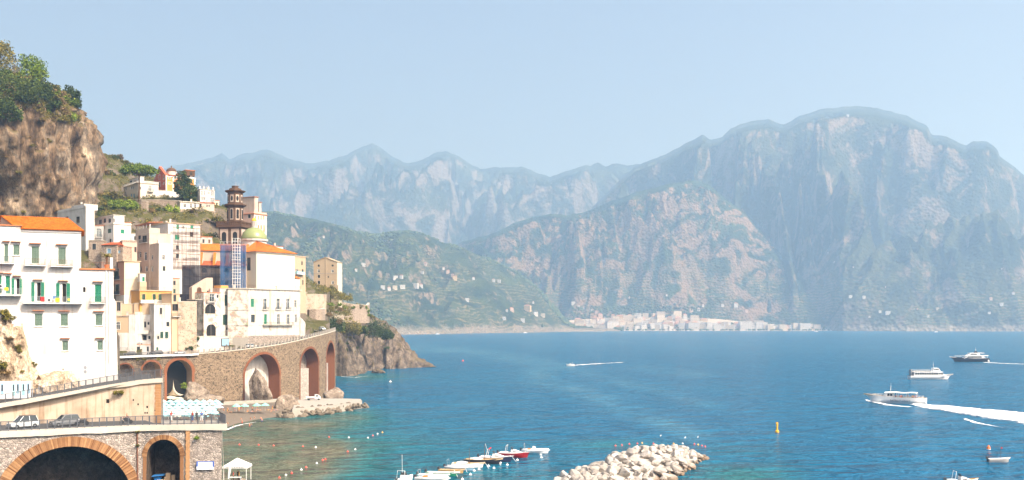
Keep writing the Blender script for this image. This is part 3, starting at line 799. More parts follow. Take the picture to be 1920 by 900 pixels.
    def hip(s, rise, over=.35, mat='clay_tile', ridge=.5, axis='x'):
        x0, x1, y0, y1, z = s.x0 - over, s.x1 + over, s.y0 - over, s.y0 + s.d + over, s.z1 + .01
        if axis == 'x':
            k = (x1 - x0) * (1 - ridge) / 2; R = [(x0 + k, (y0 + y1) / 2, z + rise), (x1 - k, (y0 + y1) / 2, z + rise)]
            q = [[(x0, y0, z), (x1, y0, z), R[1], R[0]], [(x1, y0, z), (x1, y1, z), R[1], R[1]], [(x1, y1, z), (x0, y1, z), R[0], R[1]], [(x0, y1, z), (x0, y0, z), R[0], R[0]]]
        else:
            k = (y1 - y0) * (1 - ridge) / 2; R = [((x0 + x1) / 2, y0 + k, z + rise), ((x0 + x1) / 2, y1 - k, z + rise)]
            q = [[(x0, y0, z), (x1, y0, z), R[0], R[0]], [(x1, y0, z), (x1, y1, z), R[1], R[0]], [(x1, y1, z), (x0, y1, z), R[1], R[1]], [(x0, y1, z), (x0, y0, z), R[0], R[1]]]
        roof_on(s.h.root, q, mat)
    def gable_wall(s, rise, axis='y', mat=None):
        """triangular wall ends; axis = the way the ridge runs"""
        mb = MB(); z = s.z1 + .005
        if axis == 'y': mb.prism([(s.x0, z), (s.x1, z), ((s.x0 + s.x1) / 2, z + rise)], s.y0, s.y0 + s.d)
        else: mb.prism([(s.y0, z), (s.y0 + s.d, z), (s.y0 + s.d / 2, z + rise)], s.x0, s.x1, 'x')
        mb.build('gable', mat or s.wall, s.h.root)
def tile_sheet(mb, q, pitch=.3, course=.45, r=.07):
    """overlapping clay tiles over a sloping quad: q = two eave points, two ridge points"""
    a, b, c, d = [Vector(p) for p in q]
    wlen = max((b - a).length, (c - d).length); sl = max((d - a).length, (c - b).length)
    n = max(2, int(wlen / pitch)); m = max(2, int(sl / course))
    up = (b - a).cross(d - a) if (d - a).length > .01 else (b - a).cross(c - b)
    up.normalize()
    if up.z < 0: up = -up
    nu = n * 4
    vs = []
    for j in range(m):
        for e, lift in ((0, .06), (1, 0.0)):
            v = (j + e) / m
            for i in range(nu + 1):
                u = i / nu
                p = a.lerp(b, u).lerp(d.lerp(c, u), v)
                vs.append(p + up * (.02 + lift + r * (sin(pi * 2 * (u * n)) * .5 + .5)))
    fs = []
    for j in range(2 * m - 1):
        for i in range(nu): fs.append((j * (nu + 1) + i, j * (nu + 1) + i + 1, (j + 1) * (nu + 1) + i + 1, (j + 1) * (nu + 1) + i))
    mb.add(vs, fs)
def roof_on(root, quads, mat, name='roof', pitch=.36, course=.55):
    mb = MB()
    for q in quads: mb.add(q, [(0, 1, 2, 3)])
    r = mb.build(name, mat, root)
    m2 = MB()
    for q in quads: tile_sheet(m2, q, pitch, course)
    m2.build('roof_tile', mat, r, kind='stuff')
    return r
class House:
    def __init__(s, name, label, A, B, bot, cat='house', group=None):
        """A, B: (photograph column, depth) of the front wall's two ends; bot: its foot row at A"""
        z0 = H + (HY - bot) / FPX * A[1]
        s.f = Frame(A, B, z0); s.A, s.B = A, B
        s.root = thing(name, label, cat, s.f.loc(), s.f.ang, group)
        s.vols = []
    def vol(s, p0, p1, top, depth, wall, y0=0.0, bot=None, down=0.0, ref=None):
        x0, z1 = s.f.hit(p0, top, 'F', y0); x1, z2 = s.f.hit(p1, top, 'F', y0)
        if ref == 'r': z1 = z2
        zb = -down
        if bot is not None: zb = s.f.hit(p0, bot, 'F', y0)[1]
        v = Vol(s, x0, x1, zb, z1, y0, depth, wall); s.vols.append(v); return v
    def side_to(s, v, px, face='R'):
        """depth at which the side wall reaches column px"""
        return abs(s.f.hit(px, 500, 'R', v.x1 if face == 'R' else v.x0)[0] - v.y0)
    def done(s):
        for v in s.vols: v.done()
        return s
def lathe_part(name, prof, n, c, mat, parent, smooth=False, a0=0.0):
    mb = MB(); mb.lathe(prof, n, c, a0); return mb.build(name, mat, parent, smooth)
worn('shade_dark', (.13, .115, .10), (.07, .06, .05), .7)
# ---- large white apartment house over the road
h = House('apartment_house', 'large white apartment house with orange tiled roof, green shutters and long balcony', (-60, 165.2), (217, 173.9), 720, 'building')
f = h.f
v = h.vol(-60, 38.5, 421, 11, 'white_render', y0=-.35, down=1)
m = h.vol(38.5, 152, 431, 11, 'white_render', down=1)
r = h.vol(152, 213, 505.5, 9.0, 'white_render', down=1, y0=.004)
v.flat(.2, .2, 'terracotta')
for c in ((7.5, 457, 15.5, 491, 'sg'), (24, 458, 37, 479, 'sg'), (-20, 458, -8, 491, 'sg')): v.win('F', *c, hood='terracotta')
v.balcony('F', -30, 27, 493, 1.1)
for c in ((-6, 516, 3, 550, 'sG'), (10, 517, 19, 551, 'sG'), (27, 522, 37, 552, 'og')): v.win('F', *c, hood='terracotta')
v.balcony('F', -30, 41, 553, 1.3, rail='steel')
for c in ((58, 461, 74, 495, 'sg'), (108, 463, 124, 497, 'sg')): m.win('F', *c, hood='terracotta')
m.balcony('F', 46, 86, 497, .9, rail='rust_iron'); m.balcony('F', 95, 137, 499, .9, rail='rust_iron')
for c in ((65, 529, 77, 565, 'og'), (112, 531, 125, 567, 'og')): m.win('F', *c, hood='terracotta')
m.balcony('F', 44, 154, 568, 1.3, rail='steel')
for c in ((64, 587, 80, 612, 'sg'), (112.5, 587.5, 128, 612, 'sg'), (116, 638.5, 128, 658, 'sg')): m.win('F', *c, hood='terracotta')
for c in ((178, 588, 192.5, 611, 'sg'), (182, 638, 193, 657, 'sg'), (177, 532.5, 190.7, 567, 'sG')): r.win('F', *c, hood='terracotta')
r.win('F', 155.5, 538, 160.5, 548, 'k', arch=True, big=False, sill=False)
r.balcony('F', 170, 197, 568, .8)
r.flat(.25, .25, 'terracotta')
zr = r.z1 + .26
mb = MB()
for i in range(15):
    x = lerp(r.x0 + .2, r.x1 - .3, i / 14); mb.box(x - .015, x + .015, .15, .18, zr, zr + 1)
mb.box(r.x0 + .1, r.x1 - .1, .14, .19, zr + 1, zr + 1.04); mb.build('terrace_railing', 'rust_iron', h.root)
mb = MB(); mb.box(r.x1 - .55, r.x1 - .1, .1, .5, zr, zr + 1.9); mb.build('chimney', 'white_render', h.root)
mb = MB(); mb.tube([(r.x1 - 1.2, -.12, zr - .3), (r.x1 - 1.2, -.12, 1.0)], .07, 6); mb.build('drainpipe', 'white_paint', h.root)
mb = MB(); mb.tube([(r.x1 - .75, -.1, zr - .3), (r.x1 - .75, -.1, 3.0)], .05, 6); mb.build('drainpipe', 'grey_white', h.root)
mb = MB(); mb.prism([(r.x1 - .5, r.z0 - 1), (r.x1 + .75, r.z0 - 1), (r.x1 + .35, 13.5), (r.x1 - .1, 14.3), (r.x1 - .5, 14.3)], .3, 3.2); mb.build('corner_buttress', 'white_render', h.root)
mb = MB(); mb.box(m.x0, m.x1 + .05, -.14, 0.0, m.z1 - .25, m.z1 + .08); mb.build('gutter', 'grey_white', h.root)
# pitched roof
BLx = m.x0 - .4; BRx = m.x1 + .45
tl = f.hit(1, 400, 'F', 6.0); tr = f.hit(126, 409, 'F', 6.0)
z = m.z1 + .09
rz_ = tr[1]
roof_on(h.root, [[(BLx, -.35, z), (BRx, -.35, z), (tr[0], 6, rz_), (tl[0], 6, rz_)], [(BRx, -.35, z), (BRx, 11.3, z), (tr[0], 6, rz_), (tr[0], 6, rz_)], [(BRx, 11.3, z), (tl[0] - 2, 11.3, z), (tl[0], 6, rz_), (tr[0], 6, rz_)]], 'clay_tile', 'roof', .26, .42)
mb = MB(); mb.add([(BLx + .4, .2, m.z1), (tl[0] - .3, 6, m.z1), (tl[0] + .1, 6, rz_ - .15)], [(0, 1, 2)]); mb.add([(BLx + .4, .2, m.z1), (tl[0] - .3, 6, m.z1), (tl[0] + .1, 6, rz_ - .15), (BLx + .6, .5, m.z1 + .2)], [(0, 1, 2, 3)])
mb.build('gable', 'warm_white', h.root)
h.done(); APT = h

# ---- white terraced houses under the bluff
h = House('white_house', 'tall white house with low rooftop room under the bluff', (108, 392), (161, 374), 470)
v = h.vol(108, 161, 399, 8, 'white_render', down=6); v.d = h.side_to(v, 177)
v.rows('F', (146,), 406, 418, 6.5, 'd'); v.rows('F', (125,), 406, 416, 6, 'd'); v.flat(.15, .3, 'white_render', .55)
v2 = h.vol(134, 158, 387, 5, 'white_render', y0=.8, bot=397); v2.win('F', 152, 391, 159 - 1.5, 395, 'd'); v2.flat(.1, .15)
h.done()
h = House('white_house', 'white house with set-back top floor, arched loggia and green shutters', (161, 377), (192, 377), 476)
v = h.vol(161, 192, 423, 6, 'grey_white', down=6); v.win('F', 167, 428, 177.5, 444, 'gl', arch=True); v.win('F', 180, 428, 190.5, 444, 'gl', arch=True); v.flat(.2, .2, 'terracotta')
v.balcony('F', 164, 192, 445, .5)
h.done(); 
h = House('white_house', 'bright white corner house with green windows beside the arched loggia', (213, 373), (245.5, 377.5), 474)
v = h.vol(213, 245.5, 420, 8, 'white_render', down=6); v.d = h.side_to(v, 191.5, 'L')
v.win('F', 226, 430, 233.5, 438.5, 'sG'); v.win('L', 202, 429, 208.5, 437, 'sd'); v.win('L', 205, 448, 209, 455, 'd'); v.flat(.25, .25, 'warm_white')
v2 = h.vol(213, 233, 403.5, 5, 'white_render', y0=3.5, bot=419); v2.d = h.side_to(v2, 178, 'L'); v2.flat(.3, .2, 'white_render')
for c in ((185, 412, 191, 420), (194, 409.5, 199, 417.5), (203, 409.5, 208, 417.5), (211.5, 409.5, 214, 417)): v2.win('L', *c, 'd')
h.done()
h = House('stone_house', 'bare rubble stone house below the white loggia', (166, 369), (189, 369), 486)
v = h.vol(166, 189, 451, 5, 'rubble_house', down=4); v.win('F', 173, 457, 180, 468, 'd', trim='cap_stone'); v.flat(.2, .2)
h.done()
h = House('stone_house', 'small stone house with red tiled roof and pale blue window', (190, 366), (219, 364), 488)
v = h.vol(190, 219, 460, 6, 'rubble_house', down=4); v.d = 7
v.win('F', 200.5, 466, 208, 475, 'bl', trim='white_paint'); v.hip(1.2, .3, 'red_tile', .5)
v2 = h.vol(219, 230, 462.5, 5, 'rubble_house', y0=.5, down=4); v2.win('F', 221, 469, 225.5, 475, 'bl'); v2.flat(.1, .15, 'red_tile')
h.done()
h = House('pink_house', 'faded pink house with crumbling parapet beside the stone house', (229.5, 367), (257, 369.5), 500)
v = h.vol(229.5, 257, 453, 6, 'pink_render', down=5); v.win('F', 239.5, 465, 244, 474, 'd', trim='cap_stone'); v.win('F', 252, 463, 256, 473, 'k'); v.flat(.15, .25, 'rubble_house', .35, 'rubble_house')
h.done()
# ---- salmon and cream house
h = House('salmon_house', 'salmon and cream house with flat roof and dark shuttered windows', (233, 357), (262, 360), 562)
v = h.vol(233, 262, 490, 8, 'cream_render', down=10); v.d = h.side_to(v, 196, 'L')
v.flat(.35, .3, 'pale_ochre')
mb = MB(); mb.box(v.x0 - .06, v.x1 + .06, -.08, v.d, f.z0 * 0 + h.f.hit(233, 523.5)[1] - .12, h.f.hit(233, 523.5)[1]); mb.build('string_course', 'cap_stone', h.root)
mb = MB(); mb.box(v.x0 - .05, v.x0 + .35, -.06, v.d, v.z0 + 1, v.z1 - .02); o_ = mb.build('side_render', 'salmon_render', h.root)
v.holes['L'] = []
bpy.data.objects.remove(o_)
v.win('L', 214, 504, 223, 523, 'sd', trim='cap_stone'); v.win('L', 216, 533, 224, 552, 'sd', trim='cap_stone')
v.balcony('L', 211, 226, 552, .7)
v.balcony('L', 212, 225, 524, .35)
mb = MB(); mb.box(v.x0 - .03, v.x1 + .05, -.05, v.d - .05, v.z0, h.f.hit(233, 553)[1]); mb.build('plinth', 'warm_white', h.root)
h.done()
wl = [o for o in h.root.children if o.name.startswith('wall')][0]
wl.data.materials.append(M['salmon_render'])
for p_ in wl.data.polygons:
    if p_.center.x < v.x0 + .4 and abs(p_.normal.x) > .7: p_.material_index = 1
# ---- tall houses in the middle
h = House('tall_house', 'tall blush coloured house with covered roof terrace and small windows', (254, 379), (298, 364), 545)
v = h.vol(254, 280, 441, 8, 'blush_render', down=16); v2 = h.vol(280, 298, 459, 8, 'blush_render', down=16, y0=.3)
v.win('F', 259, 441.5, 264, 449, 'd'); v.win('F', 266.5, 441.5, 275, 454, 'k'); v.balcony('F', 263, 277, 455, .6)
v.win('F', 261, 472, 265, 483, 'g'); v.win('F', 270.5, 473, 275.5, 488, 'g'); v.win('F', 262, 499, 266, 509, 'g'); v.win('F', 272.5, 499, 277, 509, 'g')
v2.win('F', 283.5, 478, 287, 487, 'g'); v2.win('F', 283.5, 499, 287, 509, 'g')
v2.d = h.side_to(v2, 323.5)
v2.win('R', 304.5, 478, 309, 487, 'g', trim='cap_stone'); v2.win('R', 305, 499, 310, 508, 'd', trim='cap_stone'); v2.flat(.12, .2, 'warm_white')
v.flat(.1, .15); z = v.z1
p3 = h.vol(254.5, 279.5, 431, 4, 'blush_render', y0=.1, bot=440); zt = h.f.hit(255, 424)[1]
mb = MB()
for i in range(5):
    x = lerp(v.x0 + .2, v.x1 - .2, i / 4); mb.box(x - .12, x + .12, .2, .45, p3.z1, zt)
mb.build('roof_post', 'white_paint', h.root)
mb = MB(); mb.hexa([(v.x0 - .4, -.4, zt), (v.x1 + .4, -.4, zt + .5), (v.x1 + .4, 5, zt + .9), (v.x0 - .4, 5, zt + .4), (v.x0 - .4, -.4, zt + .18), (v.x1 + .4, -.4, zt + .68), (v.x1 + .4, 5, zt + 1.08), (v.x0 - .4, 5, zt + .58)]); mb.build('roof', 'terracotta', h.root)
h.done()
wl = [o for o in h.root.children if o.name.startswith('wall')]
for w_ in wl:
    w_.data.materials.append(M['white_render'])
    for p_ in w_.data.polygons:
        if abs(p_.normal.x) > .7 and p_.center.x > v2.x1 - .4: p_.material_index = 1  # sunlit side made white, its brightness put into the wall colour
h = House('white_block', 'broad white house with green shutters behind the scaffold', (315, 378), (375.5, 386), 500)
v = h.vol(315, 375.5, 418, 9, 'white_render', down=10); v.d = h.side_to(v, 279, 'L'); v.flat(.3, .25, 'pale_ochre')
for c in ((330.5, 420.5, 336, 430), (328, 440, 337, 450), (357, 422, 363, 430), (375 - 2, 449, 375 - .5, 455)): v.win('F', *c, 'sG')
v.win('F', 342, 423, 346, 429, 'g'); v.win('F', 356, 435, 362, 444, 'k'); v.win('F', 330, 460, 335, 468, 'd'); v.win('F', 330, 476, 335, 484, 'd')
mb = MB(); mb.box(v.x0 + 1.0, v.x0 + 1.6, 1, 1.6, v.z1 + .25, v.z1 + 1.6); mb.build('chimney', 'white_render', h.root)
h.done(); WB = h
# ---- ochre house
h = House('ochre_house', 'bright ochre house with a row of dark windows and terrace railing', (262, 353), (323, 361), 575)
v = h.vol(262, 323, 545, 8, 'ochre_render', down=14)
for x in (269.5, 289, 300, 312): v.win('F', x - 3, 551.5, x + 3, 565, 'sd', trim='pale_ochre')
v.flat(.3, .3, 'pale_ochre')
v.balcony('F', 262, 322, 568, 1.0, solid='warm_white')
zz = v.z1 + .3
mb = MB()
for i in range(40):
    x = lerp(v.x0, v.x1, i / 39); mb.box(x - .02, x + .02, 0, .04, zz, zz + 1)
mb.box(v.x0, v.x1, -.01, .05, zz + 1, zz + 1.05); mb.build('terrace_railing', 'iron', h.root)
h.done()
h = House('terrace_house', 'small house with green door and potted plants above the ochre house', (262, 355), (297, 358), 548)
v = h.vol(262, 273, 513, 4, 'white_render', down=8); v.win('F', 266.5, 519, 271.5, 528, 'sG'); v.flat(.15, .15)
v2 = h.vol(262, 275, 528, 5, 'pale_ochre', y0=-.4, down=2)
h.done()
h = House('pale_house', 'low pale ochre house end with one window next to the ochre terrace', (322, 352), (337, 355), 600)
v = h.vol(322, 336, 551, 5, 'pale_ochre', down=14); v.win('F', 325, 553, 330.5, 565, 'd'); v.win('F', 323, 570, 334, 583, 'k'); v.balcony('F', 321, 335, 593, .9); v.flat(.2, .2, 'pale_ochre')
h.done()
# ---- lower white cluster above the coast road
h = House('ochre_front_house', 'peeling ochre and white house front next to the white apartment house', (212, 349), (253, 349), 660)
v = h.vol(212, 241.5, 594, 6, 'pale_ochre', down=2); v.win('F', 217, 604, 225, 618, 'g', trim='white_paint'); v.win('F', 218.5, 639, 226, 655, 'k', trim='white_paint'); v.flat(.15, .4, 'rubble_house')
v2 = h.vol(241.5, 253, 589, 7, 'white_render', y0=-.15, down=2); v2.flat(.1, .2, 'pale_ochre')
mb = MB(); mb.box(v.x0 - .02, v.x1 - .01, -.06, -.005, 0, h.f.hit(225, 624)[1]); mb.build('plinth', 'white_render', h.root)
v.balcony('F', 214, 240, 657, .8)
h.done()
h = House('brown_house', 'narrow brown rendered house with satellite dish behind the ochre front', (214, 352), (252, 354), 600)
v = h.vol(214, 228, 566, 5, 'blush_render', down=10); v.win('F', 219, 566.5, 226, 583, 'k'); v.flat(.1, .2)
v2 = h.vol(228, 252, 570, 5, 'pale_ochre', y0=.3, down=10); v2.flat(.1, .15)
mb = MB(); mb.lathe([(0.02, 0), (.3, .05), (.55, .2), (.57, .21), (.3, .09), (.02, .04)], 14); d_ = mb.build('satellite_dish', 'white_paint', h.root); d_.location = (v2.x0 + 2.6, -.5, v2.z0 + h.f.hit(243, 577)[1]); d_.rotation_euler = (radians(75), 0, radians(30))
h.done()
h = House('white_stepped_house', 'white stepped house with balconies and peach bands above the coast road', (248, 351), (292, 351), 663)
v = h.vol(251, 289, 569, 6, 'pale_ochre', y0=2.5, down=2); v.win('F', 261, 577, 265, 586, 'k'); v.win('F', 279.5, 577, 283.5, 588, 'k'); v.flat(.1, .2)
v = h.vol(253, 291, 590, 5, 'white_render', y0=1.6, down=2); v.win('F', 270, 603, 274, 614, 'd'); v.win('F', 276.5, 604, 280, 609, 'd'); v.win('F', 262, 628, 275, 638, 'k'); v.win('F', 278, 630, 285.5, 636, 'd'); v.balcony('F', 253.5, 281, 625, 1.4, solid='warm_white'); v.flat(.1, .15)
v = h.vol(248, 283, 643, 5, 'white_render', y0=-.6, down=2); v.win('F', 254, 650, 262, 661, 'd'); v.win('F', 275, 650, 279, 659, 'd'); v.flat(.1, .5, 'white_render')
mb = MB(); mb.box(v.x0 - .02, v.x1 + .02, -.66, -.605, v.z1 - .75, v.z1 - .45); mb.build('peach_band', 'salmon_render', h.root)
v = h.vol(253, 265, 585, 4, 'white_render', y0=.4, down=12); v.flat(.1, .15)
h.done()
h = House('white_corner_house', 'white house with shaded green windows at the foot of the cream retaining wall', (289, 349), (323, 352.5), 664)
v = h.vol(289, 323, 570, 7, 'white_aged', down=2); v.win('F', 299.5, 577, 304, 589, 'k'); v.win('F', 312, 603.5, 317.5, 612, 'd'); v.win('F', 300.5, 622, 306, 634, 'sd'); v.win('F', 309.5, 622, 315.5, 634, 'sd'); v.win('F', 295, 630, 298.5, 636, 'd'); v.win('F', 293, 651, 297, 657, 'sd'); v.flat(.2, .25)
h.done()
# ---- tall cream retaining wall and houses beside the church
h = House('retaining_wall', 'tall pitted cream retaining wall below the church scaffold', (334, 354), (369, 357), 662, 'wall')
v = h.vol(334, 369, 566, 12, 'worn_cream', down=2); v.flat(.06, .25)
r2 = np.random.RandomState(2)
mb = MB()
for i in range(70):
    x, z = lerp(v.x0 + .2, v.x1 - .2, r2.rand()), lerp(3, v.z1 - .5, r2.rand()); mb.box(x - .1, x + .1, -.04, .05, z, z + .16)
mb.build('putlog_hole', 'dark_inside', h.root, kind='stuff')
h.done()
h = House('church_chapel', 'small cream chapel with mono-pitch gable and red arched window', (360, 368), (399, 371), 575, 'chapel')
v = h.vol(360, 399, 538, 8, 'blush_render', down=4)
mb = MB(); zt = h.f.hit(412, 521)[1]; mb.prism([(v.x0, v.z1), (v.x1, v.z1), (v.x1, zt), (v.x1 - 2, zt)], .004, 8); mb.build('gable', 'blush_render', h.root)
v.win('F', 369, 538.5, 378, 554, 'sb', arch=True); v.win('F', 388, 545, 391, 552, 'd')
h.done()
h = House('old_house', 'weathered grey house with loggia arch and dark archway by the coast road', (366, 362), (414, 369), 656)
v = h.vol(366, 382, 562, 6, 'shade_dark', down=2, y0=.8); v.flat(.1, .2)  # dark gap between houses, its shade put into this wall's colour
v = h.vol(382, 414, 549, 7, 'flaking_white', down=2); v.win('F', 384.5, 570, 404, 588, 'k', arch=True); v.win('F', 393, 551, 402, 565, 'g'); v.win('F', 406, 553, 409.5, 558.5, 'd'); v.win('F', 387, 608, 405, 630, 'k', arch=True); v.flat(.15, .25, 'terracotta')
v.balcony('F', 386, 403, 566, .8)
v2 = h.vol(366, 428, 632, 3, 'white_aged', y0=-2.0, down=2); v2.flat(.1, .25)
mb = MB(); mb.box(v2.x0 + 10.0, v2.x0 + 13, -2.3, -2.05, 1.2, 4.0); b_ = mb.build('billboard', 'dark_frame', h.root); mb = MB(); mb.box(v2.x0 + 10.15, v2.x0 + 12.85, -2.36, -2.31, 1.4, 3.8); mb.build('poster', 'blue_paint', b_)
h.done()
h = House('narrow_house', 'narrow white house with tall green shutters beside the large white palazzo', (412, 371), (428, 374), 654)
v = h.vol(412, 428, 541, 8, 'white_aged', down=2); v.win('F', 421, 553, 426, 573, 'sd'); v.win('F', 418, 590, 426.5, 609, 'sd'); v.win('F', 424, 614, 427, 618.5, 'd'); v.flat(.2, .2)
v2 = h.vol(414, 428, 535, 4, 'ochre_render', y0=1.2, bot=540)
h.done()
# ---- big white palazzo under the apse
h = House('white_palazzo', 'long weathered white palazzo with flat roof and pilaster strips below the apse', (465, 373), (563, 391.5), 650, 'building')
v = h.vol(465, 563, 542, 10, 'white_aged', down=3)
for (a, b, c, d, st) in ((470, 560, 477, 576, 'sG'), (494, 560, 500, 580, 'g'), (518.6, 560, 524.6, 580, 'g'), (537, 560, 542.6, 580, 'g'), (552, 563, 556, 576, 'g'), (470.6, 590, 477.6, 604, 'd'), (495, 589, 501, 608, 'sG'), (519.6, 589, 525, 608, 'g'), (537.6, 589.5, 543, 608, 'g'), (553, 589.5, 556.5, 604.5, 'g')):
    v.win('F', a, b, c, d, st, hood=None, trim='cap_stone')
v.balcony('F', 492, 548, 609, 1.2, slab='cap_stone')
for x in (497, 521, 540): v.balcony('F', x - 5, x + 5, 580.5, .5)
mb = MB(); x = h.f.hit(507, 580)[0]; mb.box(x - .35, x + .35, -.25, 0.0, 6, v.z1); mb.build('pilaster', 'blush_render', h.root)
for q in (580.5, 609.5):
    mb = MB(); z = h.f.hit(465, q)[1]; mb.box(v.x0 - .12, v.x1 + .12, -.1, -.003, z - .15, z); mb.build('string_course', 'cap_stone', h.root)
v.flat(.5, .35, 'cap_stone')
mb = MB(); mb.box(v.x0 - .05, v.x1 + .05, -.09, -.004, -3, 4.0); mb.build('plinth', 'rubble_pale', h.root)
zz = v.z1 + .35
mb = MB()
for i in range(46):
    x = lerp(v.x0, v.x1, i / 45); mb.box(x - .02, x + .02, -.3, -.26, zz, zz + 1.2)
mb.box(v.x0, v.x1, -.31, -.25, zz + 1.15, zz + 1.2); mb.box(v.x0, v.x1, -.3, -.27, zz + .1, zz + .14); mb.build('roof_railing', 'rust_iron', h.root)
h.done(); PAL = h
wl = [o for o in h.root.children if o.name.startswith('wall')][0]
wl.data.materials.append(M['flaking_white'])
for p_ in wl.data.polygons:
    if abs(p_.normal.x) > .7 and p_.center.x < v.x0 + .4: p_.material_index = 1
h2 = House('palazzo_wing', 'blank flaking white side wing joined to the long palazzo', (427, 371.8), (465.4, 372.7), 650, 'building'); v = h2.vol(427, 465.4, 541.5, 8, 'flaking_white', down=3); v.flat(.3, .3)
for q in (581, 610): mb = MB(); z = h2.f.hit(430, q)[1]; mb.box(v.x0 - .05, v.x1, -.1, -.004, z - .2, z); mb.build('string_course', 'flaking_grey', h2.root)
a, z = h2.f.hit(436, 633); mb = MB(); mb.box(a, v.x1, -.08, -.004, -3, z); mb.build('plinth', 'concrete', h2.root); h2.done()
# ---- church: apse block, dome, nave
h = House('church', 'cream church with orange apse roof, tiled dome and long red-roofed nave', (481, 388), (552.5, 402), 545, 'church')
v = h.vol(481, 552.5, 471.5, 12, 'pale_cream', down=3); v.d = h.side_to(v, 459.5, 'L')
v.win('L', 463, 483, 470, 507, 'd', arch=False, trim='pale_cream')
mb = MB(); mb.box(v.x0 - .5, v.x1 + .5, -.5, v.d + .4, v.z1 - .4, v.z1 - .004); mb.build('cornice', 'pale_cream', h.root)
ap = h.f.hit(481, 452, 'F', 5.5); ap2 = h.f.hit(505, 457, 'F', 9)
e0, e1, zz = v.x0 - .9, v.x1 + .9, v.z1
A_ = (ap[0], 5.5, ap[1]); 
roof_on(h.root, [[(e0, -.9, zz), (e1, -.9, zz), A_, A_], [(e0, v.d + .8, zz), (e0, -.9, zz), A_, A_], [(e1, -.9, zz), (e1, v.d + .8, zz), A_, A_], [(e1, v.d + .8, zz), (e0, v.d + .8, zz), A_, A_]], 'clay_tile')
# dome over the crossing
dc = h.f.hit(476.5, 449, 'F', 14.0); dx, dz = dc; R_ = abs(h.f.hit(496, 449, 'F', 14)[0] - dx)
lathe_part('dome_drum', [(R_ * .98, -6), (R_ * .98, -.8), (R_ * 1.08, -.7), (R_ * 1.1, 0)], 16, (dx, 14, dz), 'grey_white', h.root)
g = NG('majolica')
tc = g.n('ShaderNodeTexCoord')
sep = g.n('ShaderNodeSeparateXYZ'); g.set(sep.inputs[0], tc.outputs['Object'])
an = g.math('MULTIPLY', g.math('ARCTAN2', sep.outputs[1], sep.outputs[0]), 24 / (2 * pi) * 1.0)
zz_ = g.math('MULTIPLY', sep.outputs[2], 1.35)
d1 = g.math('PINGPONG', g.math('ADD', an, zz_), .5); d2 = g.math('PINGPONG', g.math('SUBTRACT', an, zz_), .5)
k = g.ramp(g.math('MINIMUM', d1, d2), [(.12, 1), (.2, 0)])
M['majolica'] = g.out(g.mix(k, (.40, .35, .10), (.09, .20, .11)), .3, .5)
mb = MB(); mb.lathe([(R_ * cos(t * pi / 24), R_ * .95 * sin(t * pi / 24)) for t in range(12)] + [(.05, R_ * .95)], 40); d_ = mb.build('dome', 'majolica', h.root, True); d_.location = (dx, 14, dz + .02)
lz = dz + R_ * .95
lathe_part('lantern', [(.95, -.25), (.95, .3), (.75, .35), (.75, 2.1), (1.0, 2.2), (1.0, 2.45)], 8, (dx, 14, lz), 'grey_white', d_.parent)
for i in range(8):
    a = 2 * pi * (i + .5) / 8; mb = MB(); mb.tube([(dx + .92 * cos(a), 14 + .92 * sin(a), lz + .3), (dx + .92 * cos(a), 14 + .92 * sin(a), lz + 2.2)], .13, 5); mb.build('lantern_column', 'blush_render', h.root)
lathe_part('lantern_cap', [(1.0, 0), (.95, .45), (.75, .85), (.4, 1.1), (.08, 1.2), (.06, 1.7)], 12, (dx, 14, lz + 2.45), 'yellow_cloth', h.root, True)
# nave: two tiers of roof
F2 = Frame((312, 386), (462, 390), 0)
nz0 = 40
def NW(x, y, z): 
    p = F2.a + F2.u * x + F2.n * y; q = p - h.f.a
    return (q.dot(h.f.u), q.dot(h.f.n), z - h.f.z0)
def nav(px, py, y): return F2.hit(px, py, 'F', y)
x0, za = nav(320, 499, 0); x1 = nav(462, 499, 0)[0]
_, zb = nav(340, 489, 4.5); _, zc = nav(360, 470, 4.5); _, zd = nav(360, 457, 9)
def hexw(mb, xa, xb, ya, yb, z0, z1): mb.hexa([NW(xa, ya, z0), NW(xb, ya, z0), NW(xb, yb, z0), NW(xa, yb, z0), NW(xa, ya, z1), NW(xb, ya, z1), NW(xb, yb, z1), NW(xa, yb, z1)])
mb = MB(); hexw(mb, x0, x1, 0, 4.5, za - 13, za); mb.build('aisle_wall', 'blush_render', h.root)
mb = MB(); hexw(mb, x0 + 2, x1, 4.5, 13, za - 6, zc); mb.build('nave_wall', 'blush_render', h.root)
roof_on(h.root, [[NW(x0 - .3, -.6, za), NW(x1, -.6, za), NW(x1, 4.5, zb), NW(x0 - .3, 4.5, zb)]], 'red_tile', 'aisle_roof', .5, .7)
roof_on(h.root, [[NW(x0 + 1.5, 4, zc), NW(x1, 4, zc), NW(x1, 9, zd), NW(x0 + 4, 9, zd)], [NW(x0 + 1.5, 13.5, zc), NW(x1, 13.5, zc), NW(x1, 9, zd), NW(x0 + 4, 9, zd)]], 'clay_tile', 'nave_roof', .5, .7)
for px in (352, 377, 402, 426):
    xb = nav(px, 490, 2)[0]
    mb = MB(); v0 = [NW(xb + dx_, y, z) for dx_ in (-.45, .45) for y, z in ((.6, za + .3), (4.4, za + .3), (4.4, zc - .6), (3.6, zc - .8))]
    mb.add(v0, [(0, 1, 2, 3), (7, 6, 5, 4), (0, 4, 5, 1), (1, 5, 6, 2), (2, 6, 7, 3), (3, 7, 4, 0)]); b_ = mb.build('buttress', 'white_aged', h.root)
    mb = MB(); mb.hexa([NW(xb - .5, .5, za + .35), NW(xb + .5, .5, za + .35), NW(xb + .5, 3.6, zc - .75), NW(xb - .5, 3.6, zc - .75), NW(xb - .5, .5, za + .5), NW(xb + .5, .5, za + .5), NW(xb + .5, 3.6, zc - .6), NW(xb - .5, 3.6, zc - .6)]); mb.build('tile_cap', 'clay_tile', b_)
